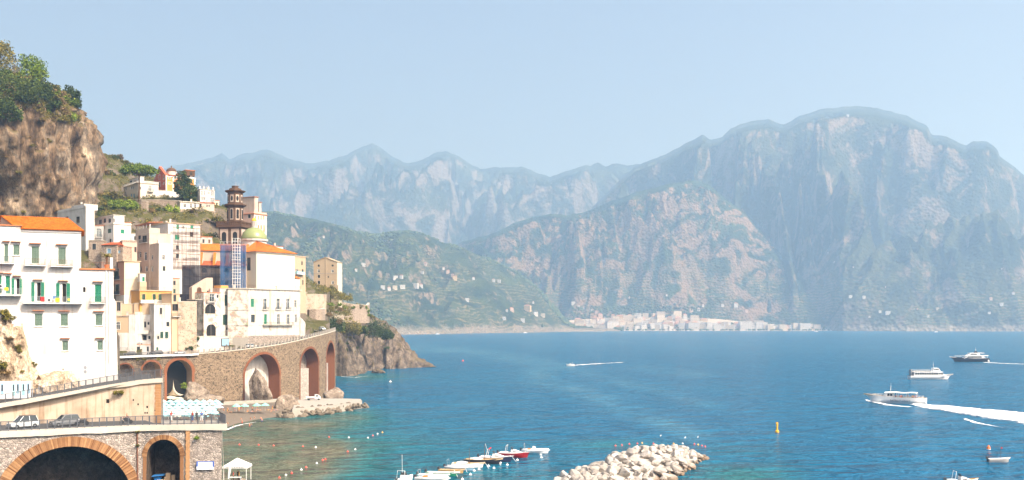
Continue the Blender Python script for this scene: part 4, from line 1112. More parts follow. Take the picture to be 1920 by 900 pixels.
for px in (333, 357, 383, 424):
    xb, zq = nav(px, 507, 0); r_w = 1.0
    pts = [(xb - r_w, zq - .8), (xb + r_w, zq - .8)] + [(xb + r_w * cos(t * pi / 8), zq - .1 + r_w * sin(t * pi / 8)) for t in range(9)]
    mb = MB(); n = len(pts); mb.add([NW(a, -.03, b) for a, b in pts] + [NW(a, .3, b) for a, b in pts], [tuple(range(n))] + [(i, (i + 1) % n, n + (i + 1) % n, n + i) for i in range(n)])
    mb.build('lunette_window', 'glass_pane', h.root)
h.done(); CH = h
# ---- bell tower
bt = thing('bell_tower', 'dark brown octagonal bell tower with white arched niches beside the dome', 'bell tower', (P(441, 450, 412).x, 412, P(441, 470, 412).z), radians(-12))
zt = lambda py: H + (HY - py) / FPX * 412 - bt.location.z
pm = 412 / FPX
w2 = 22.0 * pm
a45 = radians(-20)
def tpart(name, mb, mat): return mb.build(name, mat, bt)
mb = MB(); mb.box(-w2, w2, -w2, w2, -6, zt(428)); tpart('base', mb, 'brown_stone')
mb = MB(); mb.box(-w2 - .7, w2 + .7, -w2 - .7, w2 + .7, zt(428) + .004, zt(424)); tpart('cornice', mb, 'brown_stone')
for k in range(4):
    for j in range(2 if k < 2 else 2):
        t = (-.5, .5)[j] * w2 * 1.0
        d_ = w2 + .02
        zb_, zt_ = zt(458), zt(431)
        for nm, ww, ex, mt in (('panel', w2 * .36, .0, 'blush_render'), ('arch_opening', w2 * .2, .06, 'dark_inside')):
            pts = [(t - ww, zb_), (t + ww, zb_), (t + ww, zt_ - ex * 20 - ww * (nm != 'panel'))] + ([(t + ww * cos(q * pi / 8), zt_ - 1.2 - ww + ww * sin(q * pi / 8)) for q in range(9)] if nm != 'panel' else [(t + ww, zt_), (t - ww, zt_)]) + [(t - ww, zt_ - ex * 20 - ww * (nm != 'panel'))]
            mb = MB(); n = len(pts)
            def rot(x, y, z):
                a = k * pi / 2; return (x * cos(a) - y * sin(a), x * sin(a) + y * cos(a), z)
            mb.add([rot(x, -d_ - ex - .05, z) for x, z in pts] + [rot(x, -d_ + .3, z) for x, z in pts], [tuple(range(n))] + [(i, (i + 1) % n, n + (i + 1) % n, n + i) for i in range(n)])
            mb.build(nm, mt, bt)
for s_ in range(4):      # balustrade round the terrace
    mb = MB(); a = s_ * pi / 2; W_ = w2 + .5
    for i in range(14):
        x = lerp(-W_, W_, i / 13); wq = .32 if i % 4 == 0 else .16
        p = [(x - wq, -W_ - .15), (x + wq, -W_ - .15), (x + wq, -W_ + .15), (x - wq, -W_ + .15)]
        p = [(u_ * cos(a) - q_ * sin(a), u_ * sin(a) + q_ * cos(a)) for u_, q_ in p]
        mb.prism(p, zt(424), zt(419), 'z')
    for z0_, z1_ in ((zt(419), zt(417)), (zt(424), zt(423.2))):
        p = [(-W_ - .2, -W_ - .25), (W_ + .2, -W_ - .25), (W_ - .2, -W_ + .25), (-W_ + .2, -W_ + .25)]
        p = [(u_ * cos(a) - q_ * sin(a), u_ * sin(a) + q_ * cos(a)) for u_, q_ in p]
        mb.prism(p, z0_ + .01 * s_, z1_ + .01 * s_, 'z')
    mb.build('balustrade', 'brown_stone', bt)
def octo(pts): mb = MB(); mb.lathe(pts, 8, (0, 0, 0), pi / 8); return mb
R1 = 15.2 * pm
octo([(R1, zt(424)), (R1, zt(388.5))]).build('lower_stage', 'brown_stone', bt)
octo([(R1 + .2, zt(388.5)), (R1 + 1.1, zt(386)), (R1 + 1.2, zt(384)), (R1 + .3, zt(383))]).build('lower_cornice', 'brown_stone', bt)
R2 = 14.0 * pm
octo([(R2, zt(383)), (R2, zt(362))]).build('upper_stage', 'brown_stone', bt)
octo([(R2 + .2, zt(362)), (R2 + 1.0, zt(359.5)), (R2 + 1.1, zt(358)), (R2 - .4, zt(357))]).build('upper_cornice', 'brown_stone', bt)
octo([(R2 - .5, zt(357)), (R2 - .6, zt(354)), (R2 - .9, zt(353.5))]).build('attic', 'brown_stone', bt)
octo([(6 * pm, zt(354)), (6 * pm, zt(349.6)), (6.5 * pm, zt(349.4)), (6.5 * pm, zt(348.8))]).build('crown', 'brown_stone', bt)
for k in range(8):
    a = k * pi / 4
    for (Rr, z0_, z1_, hw, hw2, zi0, zi1, oval) in ((R1, zt(413), zt(391.5), 3.4 * pm, 2.3 * pm, zt(411), zt(393.5), 0), (R2, zt(380), zt(366), 3.2 * pm, 2.2 * pm, zt(378), zt(368.5), 1)):
        ap_ = Rr * cos(pi / 8)
        def rr(x, y, z): return (x * sin(a) + y * cos(a), -x * cos(a) + y * sin(a), z)
        for nm, ww, zz0, zz1, e_, mt in (('panel', hw, z0_, z1_, .06, 'blush_render'), ('niche', hw2, zi0, zi1, .12, 'dark_inside')):
            if nm == 'panel': pts = [(-ww, zz0), (ww, zz0), (ww, zz1), (-ww, zz1)]
            elif oval: pts = [(ww * cos(t * pi / 8), (zz0 + zz1) / 2 + (zz1 - zz0) / 2 * sin(t * pi / 8)) for t in range(16)]
            else: pts = [(-ww, zz0), (ww, zz0)] + [(ww * cos(t * pi / 8), zz1 - ww + ww * sin(t * pi / 8)) for t in range(9)]
            n = len(pts); mb = MB()
            mb.add([rr(x, ap_ + e_, z) for x, z in pts] + [rr(x, ap_ - .2, z) for x, z in pts], [tuple(range(n))] + [(i, (i + 1) % n, n + (i + 1) % n, n + i) for i in range(n)])
            mb.build(nm, mt, bt)
# ---- pink palazzo behind the tower
h = House('pink_palazzo', 'tall pink and white palazzo with ochre shutters behind the bell tower', (476, 440), (500, 447), 480, 'building')
v = h.vol(476, 500, 401, 12, 'warm_white', down=10); v.d = h.side_to(v, 452, 'L')
for x in (479, 484.5, 489.5, 494.5): v.win('F', x - 1.0, 405, x + 1.0, 412 , 'so', sill=False)
for x in (484.5, 489.5, 495): v.win('F', x - 1.2, 422 , x + 1.2, 435, 'so', sill=False)
v.win('L', 465, 402, 470, 409, 'd', trim='warm_white')
v.flat(.3, .3, 'terracotta', .8, 'pink_render')
v2 = h.vol(477, 484, 369, 6, 'blush_render', y0=1.0, bot=400); v2.d = 12; v2.x0 -= 0; v2.flat(.3, .2, 'terracotta')
v3 = h.vol(485.5, 490, 379, 4, 'blush_render', y0=1.0, bot=400); v3.flat(.3, .2, 'terracotta')
h.done()
wl = [o for o in h.root.children if o.name.startswith('wall')]
for w_ in wl:
    w_.data.materials.append(M['pink_render'])
    for p_ in w_.data.polygons:
        if p_.normal.x < -.7 or (abs(p_.normal.x) > .7 and p_.center.x < 1): p_.material_index = 1
# ---- beige houses toward the headland
h = House('beige_house', 'narrow beige stone house squeezed behind the apse', (551, 424), (573, 431), 560)
v = h.vol(551, 573, 480.5, 8, 'stone_beige', down=6); v.flat(.2, .4, 'stone_beige')
for c in ((565, 490, 567.5, 497), (566, 505, 569, 513), (567, 525, 569, 534)): v.win('F', *c, 'd')
v.balcony('F', 553, 567, 514, 1.2, solid='aqua_cloth'); v.win('F', 554, 505, 560, 514, 'g')
v2 = h.vol(551, 562, 522, 3, 'white_render', y0=-2, down=6); v2.hip(1.0, .3, 'clay_tile')
h.done()
h = House('tower_house', 'tall square beige house with shallow gable standing alone above the headland', (588, 563), (632, 561), 562)
v = h.vol(588, 632, 492, 12, 'stone_beige', down=8); v.d = h.side_to(v, 641.5)
v.gable_wall(2.6, 'y'); z = v.z1
for (x, q0, q1, st) in ((597, 505, 510, 'd'), (597.5, 505 , 511, 'g'), (598, 515.5, 521, 'd'), (598, 526.5, 532, 'd'), (623.5, 505.5, 511, 'g'), (624, 527, 532.5, 'g')): 
    if st == 'd' and q0 == 505: continue
    v.win('F', x - 2.2, q0, x + 2.2, q1, st, trim='cap_stone')
v.win('F', 595.5, 496, 599.5, 500, 'd', arch=True); v.win('F', 621.5, 496, 625.5, 499.5, 'd', arch=True); v.win('F', 614, 517.5, 616.5, 521, 'd')
mb = MB(); x = h.f.hit(611.5, 500)[0]; mb.box(x - .4, x + .4, -.22, -.003, -4, v.z1 + 2.5); mb.build('pilaster', 'stone_beige', h.root)
mb = MB(); z = h.f.hit(588, 512.5)[1]; mb.box(v.x0 - .15, v.x1 + .15, -.12, -.003, z - .25, z); mb.build('string_course', 'concrete', h.root)
mb = MB(); mb.hexa([(v.x0 - .3, -.3, v.z1 + .02), ((v.x0 + v.x1) / 2, -.3, v.z1 + 2.65), ((v.x0 + v.x1) / 2, v.d, v.z1 + 2.65), (v.x0 - .3, v.d, v.z1 + .02), (v.x0 - .3, -.3, v.z1 + .25), ((v.x0 + v.x1) / 2, -.3, v.z1 + 2.9), ((v.x0 + v.x1) / 2, v.d, v.z1 + 2.9), (v.x0 - .3, v.d, v.z1 + .25)])
mb.hexa([(v.x1 + .3, -.3, v.z1 + .02), ((v.x0 + v.x1) / 2, -.3, v.z1 + 2.65), ((v.x0 + v.x1) / 2, v.d, v.z1 + 2.65), (v.x1 + .3, v.d, v.z1 + .02), (v.x1 + .3, -.3, v.z1 + .25), ((v.x0 + v.x1) / 2, -.3, v.z1 + 2.9), ((v.x0 + v.x1) / 2, v.d, v.z1 + 2.9), (v.x1 + .3, v.d, v.z1 + .25)])
mb.build('roof', 'stone_beige', h.root)
v2 = h.vol(621, 634, 535, 3, 'stone_beige', y0=-1.5, down=8); v2.flat(.1, .2)
h.done()
wl = [o for o in h.root.children if o.name.startswith('wall')]
for w_ in wl:
    w_.data.materials.append(M['cream_render'])
    for p_ in w_.data.polygons:
        if abs(p_.normal.x) > .7 and p_.center.x > 5: p_.material_index = 1
# ---- villa, red church and white houses at the top of the hill
h = House('villa', 'pale grey and cream villa with balustraded roof under the umbrella pine', (259, 478), (297, 484), 378, 'villa')
v = h.vol(259, 297, 343, 10, 'warm_white', down=4); v.d = h.side_to(v, 211, 'L')
v.win('F', 278, 348, 284.5, 358, 'gl', arch=True, trim='white_paint'); v.balcony('F', 276, 287, 359, 1.2, slab='warm_white'); v.win('F', 288, 365, 292, 372, 'gl', arch=True); v.win('F', 262, 350, 264.5, 355.5, 'g')
for c in ((221, 350.5), (236, 350.5), (246.5, 349), (249.5, 349)): v.win('L', c[0] - 1.5, c[1], c[0] + 1.5, c[1] + 6, 'gl')
for c in (224, 235.5, 246, 251): v.win('L', c - 1.6, 362.5, c + 1.6, 371, 'bl', arch=True)
v.flat(.3, .25, 'cap_stone'); zz = v.z1 + .25
mb = MB()
for i in range(30): x = lerp(v.x0, v.x1, i / 29); mb.box(x - .08, x + .08, -.05, .1, zz, zz + .8)
for i in range(40): y = lerp(0.3, v.d, i / 39); mb.box(v.x0 - .05, v.x0 + .1, y - .08, y + .08, zz, zz + .8)
mb.box(v.x0 - .1, v.x1 + .1, -.1, .15, zz + .8, zz + .95); mb.box(v.x0 - .1, v.x0 + .15, .15, v.d, zz + .8, zz + .95); mb.build('balustrade', 'white_paint', h.root)
v2 = h.vol(262, 270, 331, 5, 'white_render', y0=5, bot=343); v2.d = 14; v2.win('L', 243, 338.5, 247.5, 344, 'd'); v2.win('L', 251, 338.5, 255.5, 344, 'd'); v2.flat(.3, .2)
h.done()
h = House('red_church', 'red and orange hilltop church with grey dome and square bell turret', (311, 500), (366, 508), 372, 'church')
v = h.vol(311, 366, 329, 12, 'orange_render', down=4); v.d = h.side_to(v, 288, 'L')
for c in (318, 328.5, 358.5): v.win('F', c - 2, 332, c + 2, 336.5, 'gl', trim='white_paint')
v.win('F', 315.5, 341, 321, 346, 'gl', arch=True, trim='white_paint'); v.win('F', 357, 338, 360, 342, 'gl', trim='white_paint')
for c in (290.5, 298.5, 307.5): v.win('L', c - 1.6, 328 + (c < 292) * 3, c + 1.6, 337, 'gl', arch=True, trim='white_paint')
v.win('L', 297, 341, 300.5, 351, 'k', arch=True, trim='white_paint'); v.win('L', 306, 342, 308.5, 346, 'gl', trim='white_paint')
mb = MB()
for x in (v.x0 - .06, (v.x0 + h.f.hit(336, 340)[0]) / 2, v.x1 - .5): mb.box(x, x + .55, -.12, -.004, -3, v.z1 - .5)
mb.box(v.x0 - .1, v.x1 + .1, -.14, -.004, v.z1 - .5, v.z1 - .006); mb.build('white_trim', 'white_paint', h.root)
mb = MB(); zg = h.f.hit(300, 311, 'R', v.x0)[1]; mb.prism([(0, v.z1), (v.d, v.z1), (v.d * .55, zg)], v.x0 + .01, v.x0 + 1.2, 'x'); mb.build('pediment', 'red_render', h.root)
roof_on(h.root, [[(v.x0 + 1.2, -.4, v.z1 + .02), (v.x1 - 4, -.4, v.z1 + .02), (v.x1 - 4, v.d * .55, v.z1 + 3), (v.x0 + 1.2, v.d * .55, v.z1 + 3)], [(v.x0 + 1.2, v.d, v.z1 + .02), (v.x1 - 4, v.d, v.z1 + .02), (v.x1 - 4, v.d * .55, v.z1 + 3), (v.x0 + 1.2, v.d * .55, v.z1 + 3)]], 'red_tile', 'roof', .6, .9)
dx_, dz_ = h.f.hit(321.5, 323, 'F', 6)
lathe_part('dome_drum', [(2.4, -3), (2.4, .2), (2.6, .4)], 16, (dx_, 6, dz_), 'white_aged', h.root)
lathe_part('dome', [(2.5 * cos(t * pi / 14), .4 + 1.8 * sin(t * pi / 14)) for t in range(7)] + [(.3, 2.2), (.25, 3.0), (.05, 3.3)], 20, (dx_, 6, dz_), 'brown_stone', h.root, True)
v2 = h.vol(348, 365.5, 319, 5, 'brown_stone', y0=1.5, bot=329.5); v2.win('F', 355.5, 322.5, 361, 329, 'k', arch=True); v2.flat(.25, .25, 'terracotta')
v3 = h.vol(297, 345, 357, 4, 'white_render', y0=-6, down=4); v3.flat(.2, .2)
v4 = h.vol(309, 322, 362, 3, 'white_render', y0=-8, down=4); v4.gable_wall(1.2); v4.win('F', 313, 366, 316.5, 371, 'g')
h.done()
wl = [o for o in h.root.children if o.name.startswith('wall')][0]
wl.data.materials.append(M['red_render'])
for p_ in wl.data.polygons:
    if abs(p_.normal.x) > .7 and p_.center.x < 1: p_.material_index = 1
h = House('white_hill_house', 'white flat-roofed house with chimneys and tall windows beside the dark cypress', (375, 462), (402.5, 466), 386)
v = h.vol(375, 402.5, 355, 8, 'white_render', down=3)
for c in ((377, 358, 380, 366), (382, 358, 384.5, 366), (389, 360, 393, 364.5), (395, 359, 401, 368), (377, 369.5, 385, 376), (394, 371, 401.5, 380)): v.win('F', *c, 'gl')
v.flat(.2, .2)
for x in (376, 383, 392, 401):
    mb = MB(); a = h.f.hit(x, 355)[0]; mb.box(a - .3, a + .3, .6, 1.2, v.z1 + .2, v.z1 + 1.5); mb.build('chimney', 'white_render', h.root)
h.done()
h = House('low_villa', 'low cream bungalow with red awning on a stone terrace', (338, 448), (402, 456), 412)
v = h.vol(338, 372, 378, 6, 'warm_white', down=1); v2 = h.vol(372, 402, 379.5, 6, 'blush_render', y0=.6, down=1)
for c in ((344, 382.5, 349, 389), (356, 382, 360, 390), (364, 381, 368, 390)): v.win('F', *c, 'g')
v.flat(.5, .25, 'pale_cream'); v2.flat(.3, .25, 'red_render'); v2.win('F', 387, 384, 389.5, 388.5, 'g'); v2.win('F', 391, 384, 393.5, 388.5, 'g'); v2.win('F', 374, 382, 378, 391, 'k')
v3 = h.vol(336, 404, 392.5, 5, 'rubble_house', y0=-2, down=4); v3.flat(.1, .15)
h.done()
h = House('cream_cottage', 'small cream cottage end behind the low bungalow', (403, 468), (411, 469), 412)
v = h.vol(403, 411, 376, 5, 'cream_render', down=3); v.flat(.2, .2, 'terracotta'); v.win('F', 405, 380, 407.5, 385, 'd')
h.done()

# ---- small houses filling the gaps between the larger ones
for A, B, bot, top, mat, roof, lb in (((152, 380), (168, 380), 508, 469, 'pink_render', 'terracotta', 'small pink house tucked behind the roof of the white apartment house'), ((244, 394), (263, 396), 470, 438, 'white_render', 'cap_stone', 'small white house between the green-windowed corner house and the blush house'),
        ((297, 372), (317, 375), 548, 503, 'pale_cream', 'cap_stone', 'pale cream house below the broad white house'), ((317, 377), (337, 379), 562, 522, 'blush_render', 'terracotta', 'blush house in the shadow of the netted nave'), ((396, 442), (417, 447), 455, 425, 'blush_render', 'red_tile', 'small blush house beside the foot of the bell tower'),
        ((224, 406), (246, 408), 440, 417, 'warm_white', 'terracotta', 'low warm white house on the slope above the corner house'), ((556, 455), (576, 458), 585, 548, 'worn_cream', 'cap_stone', 'cream house below the narrow beige house'), ((506, 438), (531, 443), 500, 461, 'white_render', 'red_tile', 'white house with red roof edge behind the apse roof'), ((376, 400), (398, 402), 470, 444, 'white_aged', 'terracotta', 'weathered white house between the scaffold and the bell tower')):
    h = House('small_house', lb, A, B, bot); v = h.vol(A[0], B[0], top, 7, mat, down=8); v.flat(.2, .2, roof); L_, Hh = v.x1 - v.x0, v.z1
    for j in range(max(1, int(Hh / 3))):
        for i in range(max(1, int(L_ / 2.2))):
            x = v.x0 + L_ * (i + .5) / max(1, int(L_ / 2.2)); z = v.z1 - 2.4 - j * 3.0
            if z > .5: v.winm('F', x - .42, x + .42, z, z + 1.5, ('d', 'sd', 'g', 'sb')[(i * 3 + j) % 4], big=False)
    h.done()
# ================================================================== ROADS, WALLS, VIADUCT, SHORE
def local(root_loc, mb):
    l = Vector(root_loc); mb.v = [tuple(Vector(v) - l) for v in mb.v]; return mb
class Path:
    """a polyline on plan with a height; s is the run along it"""
    def __init__(s, pts):
        s.p = [Vector(p) for p in pts]; s.l = [0]
        for a, b in zip(s.p[:-1], s.p[1:]): s.l.append(s.l[-1] + (b.xy - a.xy).length)
    def at(s, t):
        x = float(np.interp(t, s.l, [p.x for p in s.p])); y = float(np.interp(t, s.l, [p.y for p in s.p])); z = float(np.interp(t, s.l, [p.z for p in s.p]))
        if t < 0 or t > s.l[-1]:
            i = (0, 1) if t < 0 else (-2, -1); d = (s.p[i[1]] - s.p[i[0]]); d /= d.xy.length; q = (s.p[0] + d * t) if t < 0 else s.p[-1] + d * (t - s.l[-1]); x, y, z = q
        return Vector((x, y, z))
    def tan(s, t): d = s.at(t + .3) - s.at(t - .3); return Vector((d.x, d.y, 0)).normalized()
    def nor(s, t): d = s.tan(t); return Vector((-d.y, d.x, 0))          # away from the sea / camera
    def s_of(s, px):
        k = (px - 960) / FPX
        for i, (a, b) in enumerate(zip(s.p[:-1], s.p[1:])):
            fa, fb = a.x - k * a.y, b.x - k * b.y
            if fa * fb <= 0 and fa != fb: return lerp(s.l[i], s.l[i + 1], fa / (fa - fb))
        return 0 if px < 400 else s.l[-1]
    def off(s, t, d, z=None): p = s.at(t) + s.nor(t) * d; return Vector((p.x, p.y, p.z if z is None else z))
def arched_wall(path, s0, s1, zbot, arches, root, mat, top_drop=0.0, inner='concrete', depth=5.0, ds=1.2, batter=0.0):
    """stone face with round-headed openings; arches: (s0, s1, crown height, rise)"""
    ss = set(np.arange(s0, s1, ds)) | {s0, s1}
    for a in arches:
        for i in range(29): ss.add(lerp(a[0], a[1], (1 - cos(pi * i / 28)) / 2))
    ss = sorted(ss)
    def low(s_, side):
        for a in arches:
            e = 1e-6 * side
            if a[0] < s_ + e < a[1] or (abs(s_ - a[0]) < 1e-5 and side > 0) or (abs(s_ - a[1]) < 1e-5 and side < 0):
                c, hw = (a[0] + a[1]) / 2, (a[1] - a[0]) / 2; u = min(1, abs(s_ - c) / hw)
                return a[2] - a[3] + a[3] * sqrt(max(0, 1 - u * u)), a
        return zbot, None
    mb, MI = MB(), {}
    for a, b in zip(ss[:-1], ss[1:]):
        za, A_ = low(a, 1); zb, B_ = low(b, -1)
        ta, tb = path.at(a).z - top_drop, path.at(b).z - top_drop
        def bt(z, t): return -batter * (t - z)
        n = max(1, int((min(ta, tb) - max(za, zb)) / 3))
        for k in range(n):
            z1, z2, z3, z4 = lerp(za, ta, k / n), lerp(zb, tb, k / n), lerp(zb, tb, (k + 1) / n), lerp(za, ta, (k + 1) / n)
            mb.quad(path.off(a, bt(z1, ta), z1), path.off(b, bt(z2, tb), z2), path.off(b, bt(z3, tb), z3), path.off(a, bt(z4, ta), z4))
        if A_: MI.setdefault(A_, MB()).quad(path.off(a, .02, za), path.off(b, .02, zb), path.off(b, depth, zb), path.off(a, depth, za))
    for a in arches:
        for e in (0, 1): MI[a].quad(path.off(a[e], .02, zbot), path.off(a[e], .02, a[2] - a[3]), path.off(a[e], depth, a[2] - a[3]), path.off(a[e], depth, zbot))
    loc = root.location
    w_ = local(loc, mb).build('wall_face', mat, root)
    for mi in MI.values(): local(loc, mi).build('arch_soffit', inner, root)
    return w_
def brick_ring(path, a, root, mat, th=.8, brick=.3, ext=0.0, zbot=None, out=.10, joined=False, batter=0.0, ztop=0.0):
    bo = lambda z: -batter * (ztop - z)
    """voussoirs round one opening"""
    loc = root.location
    c, hw = (a[0] + a[1]) / 2, (a[1] - a[0]) / 2; zs = a[2] - a[3]
    n = max(12, int(pi * (hw + a[3]) / 2 / brick))
    base = MB(); base.box(-brick * .42, brick * .42, -out, .3, 0, th)
    me = base.mesh('brick', mat)
    hub = MB()
    for i in range(24):
        t0, t1 = pi * i / 24, pi * (i + 1) / 24
        p = [(c - (hw + .02) * cos(t0), zs + (a[3] + .02) * sin(t0)), (c - (hw + .02) * cos(t1), zs + (a[3] + .02) * sin(t1)), (c - (hw + th - .05) * cos(t1), zs + (a[3] + th - .05) * sin(t1)), (c - (hw + th - .05) * cos(t0), zs + (a[3] + th - .05) * sin(t0))]
        hub.add([path.off(x, bo(z) - out * .55, z) for x, z in p], [(0, 1, 2, 3)])
    if zbot is not None:
        for sg in (-1, 1):
            x0 = c + sg * (hw + .01); x1 = c + sg * (hw + th * .75)
            hub.add([path.off(x0, bo(zbot) - out * .5, zbot), path.off(x1, bo(zbot) - out * .5, zbot), path.off(x1, bo(zs) - out * .5, zs), path.off(x0, bo(zs) - out * .5, zs)], [(0, 1, 2, 3)])
            hub.add([path.off(x1, bo(zbot) - out * .5, zbot), path.off(x1, .1, zbot), path.off(x1, .1, zs), path.off(x1, bo(zs) - out * .5, zs)], [(0, 1, 2, 3)])
    ring = local(loc, hub).build('arch_ring', mat, root)
    mbj = MB()
    for i in range(n):
        t = pi * (i + .5) / n
        s_, z = c - hw * cos(t), zs + a[3] * sin(t)
        nx, nz = -cos(t) / hw, sin(t) / a[3]; L = sqrt(nx * nx + nz * nz); nx, nz = nx / L, nz / L
        p = path.off(s_, bo(z + th * .5 * nz), z); tg = path.tan(s_); nr = path.nor(s_)
        up = tg * nx + Vector((0, 0, nz)); x_ = nr.cross(up)
        mat4 = Matrix((( x_.x, nr.x, up.x, p.x - loc.x), (x_.y, nr.y, up.y, p.y - loc.y), (x_.z, nr.z, up.z, p.z - loc.z), (0, 0, 0, 1)))
        if joined:
            mbj.add([mat4 @ Vector(q) for q in base.v], base.f)
        else:
            o = obj('brick', me, ring); o.matrix_local = mat4
    if joined: mbj.build('ring_brick', mat, ring, kind='stuff')
def railing(name, label, pts, root=None, hgt=1.05, step=1.0, mat='rail_grey', post=.15, bars=True):
    """posts are parts; rails and thin bars are one part"""
    pth = Path(pts); o0 = pth.at(0)
    rt = root or thing(name, label, 'railing', o0)
    loc = Vector(o0) if root is None else Vector(root.location)
    mb = MB(); mb.box(-post / 2, post / 2, -post / 2, post / 2, -.05, hgt); me = mb.mesh('post', mat)
    L = pth.l[-1]; n = max(2, int(L / step))
    for i in range(n + 1):
        p = pth.at(L * i / n); obj('post', me, rt, p - loc, atan2(pth.tan(L * i / n).y, pth.tan(L * i / n).x))
    mb = MB()
    k = max(len(pts) * 3, n)
    for z in (.12, hgt - .02): mb.tube([pth.at(L * i / k) - loc + Vector((0, 0, z)) for i in range(k + 1)], .06, 4)
    mb.build('rail', mat, rt)
    if bars:
        mb = MB(); m = int(L / .13)
        for i in range(m):
            p = pth.at(L * (i + .5) / m) - loc; mb.box(p.x - .018, p.x + .018, p.y - .018, p.y + .018, p.z + .12, p.z + hgt - .03)
        mb.build('bar', mat, rt, kind='stuff')
    return rt
def strip(name, a, b, mat, kind='structure', dz=0.0):
    mb = MB()
    for i in range(len(a) - 1): mb.add([Vector(a[i]) + Vector((0, 0, dz)), Vector(a[i + 1]) + Vector((0, 0, dz)), Vector(b[i + 1]) + Vector((0, 0, dz)), Vector(b[i]) + Vector((0, 0, dz))], [(0, 1, 2, 3)])
    return mb.build(name, mat, kind=kind)

# ---- coast road viaduct
VP = Path(VIAP)
def arch_px(path, p0, p1, crown, rise=None):
    s0, s1 = path.s_of(p0), path.s_of(p1); m = (s0 + s1) / 2; Y = path.at(m).y
    zc = H + (HY - crown) / FPX * Y
    return (s0, s1, zc, rise or (s1 - s0) / 2)
via = thing('viaduct', 'long stone viaduct with brick arches carrying the coast road above the beach', 'viaduct', VP.at(40) * 1)
via.location = (via.location.x, via.location.y, 0)
AR = [arch_px(VP, 219, 250, 682.5), arch_px(VP, 267, 301, 678), arch_px(VP, 313, 360, 675), arch_px(VP, 459, 524, 664), arch_px(VP, 563.5, 597, 653.5), arch_px(VP, 612, 627, 642)]
s_end = VP.l[-1]; s_mid = VP.s_of(365)
arched_wall(VP, 0, s_mid, -1, AR[:3], via, 'rubble_dark', .5, 'pale_ochre', 6)
arched_wall(VP, s_mid, s_end, -1, AR[3:], via, 'rubble_tan', .1, 'brick_red', 5.5)

for a, th in zip(AR, (.45, .6, 1.1, .85, .85, .85)): brick_ring(VP, a, via, 'brick_red', th, .32, zbot=1.0, joined=True)
for a, mt, top in zip(AR, ('rubble_house', 'rubble_house', 'dark_inside', 'white_aged', 'rubble_pale', 'rubble_pale'), range(6)):  # third back wall near-black: shade inside that arch put into its colour
    mb = MB()
    zt_ = a[2] + .5
    for i in range(6):
        s0, s1 = lerp(a[0] - .3, a[1] + .3, i / 6), lerp(a[0] - .3, a[1] + .3, (i + 1) / 6)
        dp = 5.2 if top != 2 else 5.8
        mb.add([VP.off(s0, dp, -1), VP.off(s1, dp, -1), VP.off(s1, dp, zt_), VP.off(s0, dp, zt_)], [(0, 1, 2, 3)])
    local(via.location, mb).build('arch_infill', mt, via)
for i in (4, 5):     # masonry half-fill inside the two right-hand arches
    a = AR[i]; mb = MB(); z1 = lerp(0, a[2], .62)
    p = [VP.off(a[0] + .05, 1.4, -1), VP.off(lerp(a[0], a[1], .6), 1.4, -1), VP.off(lerp(a[0], a[1], .6), 4.8, -1), VP.off(a[0] + .05, 4.8, -1)]
    mb.hexa(p + [Vector((q.x, q.y, z1)) for q in p]); local(via.location, mb).build('infill_wall', 'cut_stone', via)
# end face of the viaduct
mb = MB(); mb.add([VP.off(s_end, 0, -1), VP.off(s_end, 6, -1), VP.off(s_end, 6, VP.at(s_end).z - .1), VP.off(s_end, 0, VP.at(s_end).z - .1)], [(0, 1, 2, 3)]); local(via.location, mb).build('end_wall', 'rubble_tan', via)
# white deck edge on the left, low parapet with stone posts on the right
mb = MB(); N = 14
for i in range(N):
    s0, s1 = lerp(0, VP.s_of(371), i / N), lerp(0, VP.s_of(371), (i + 1) / N)
    z0, z1 = VP.at(s0).z, VP.at(s1).z
    mb.hexa([VP.off(s0, -.9, z0 - .45), VP.off(s1, -.9, z1 - .45), VP.off(s1, 1, z1 - .45), VP.off(s0, 1, z0 - .45), VP.off(s0, -.9, z0 + .12), VP.off(s1, -.9, z1 + .12), VP.off(s1, 1, z1 + .12), VP.off(s0, 1, z0 + .12)])
local(via.location, mb).build('deck_edge', 'white_paint', via)
mb = MB(); N = 40; sa = VP.s_of(371) + .02
for i in range(N):
    s0, s1 = lerp(sa, s_end, i / N), lerp(sa, s_end, (i + 1) / N); z0, z1 = VP.at(s0).z, VP.at(s1).z
    mb.hexa([VP.off(s0, -.15, z0 - .12), VP.off(s1, -.15, z1 - .12), VP.off(s1, .35, z1 - .12), VP.off(s0, .35, z0 - .12), VP.off(s0, -.15, z0 + .18), VP.off(s1, -.15, z1 + .18), VP.off(s1, .35, z1 + .18), VP.off(s0, .35, z0 + .18)])
    
local(via.location, mb).build('coping', 'cap_stone', via)
mb = MB(); mb.box(-.22, .22, -.22, .22, 0, 1.15); mb.box(-.28, .28, -.28, .28, 1.15, 1.3); pme = mb.mesh('parapet_post', 'concrete')
n = int((s_end - sa) / 1.9)
for i in range(n + 1):
    s_ = lerp(sa + .3, s_end - .3, i / n); p = VP.off(s_, .1); obj('parapet_post', pme, via, (p.x - via.location.x, p.y - via.location.y, p.z + .15), atan2(VP.tan(s_).y, VP.tan(s_).x))
mb = MB()
for zz in (.45, .85):
    for i in range(n):
        s0, s1 = lerp(sa + .3, s_end - .3, i / n), lerp(sa + .3, s_end - .3, (i + 1) / n); mb.tube([VP.off(s0, .1, VP.at(s0).z + zz + .2), VP.off(s1, .1, VP.at(s1).z + zz + .2)], .05, 4)
local(via.location, mb).build('parapet_rail', 'concrete', via)
railing('railing', '', [VP.off(s_, -.7) + Vector((0, 0, .12)) for s_ in np.linspace(0, VP.s_of(370), 12)], via, 1.0, 2.0, 'rail_grey', .06)
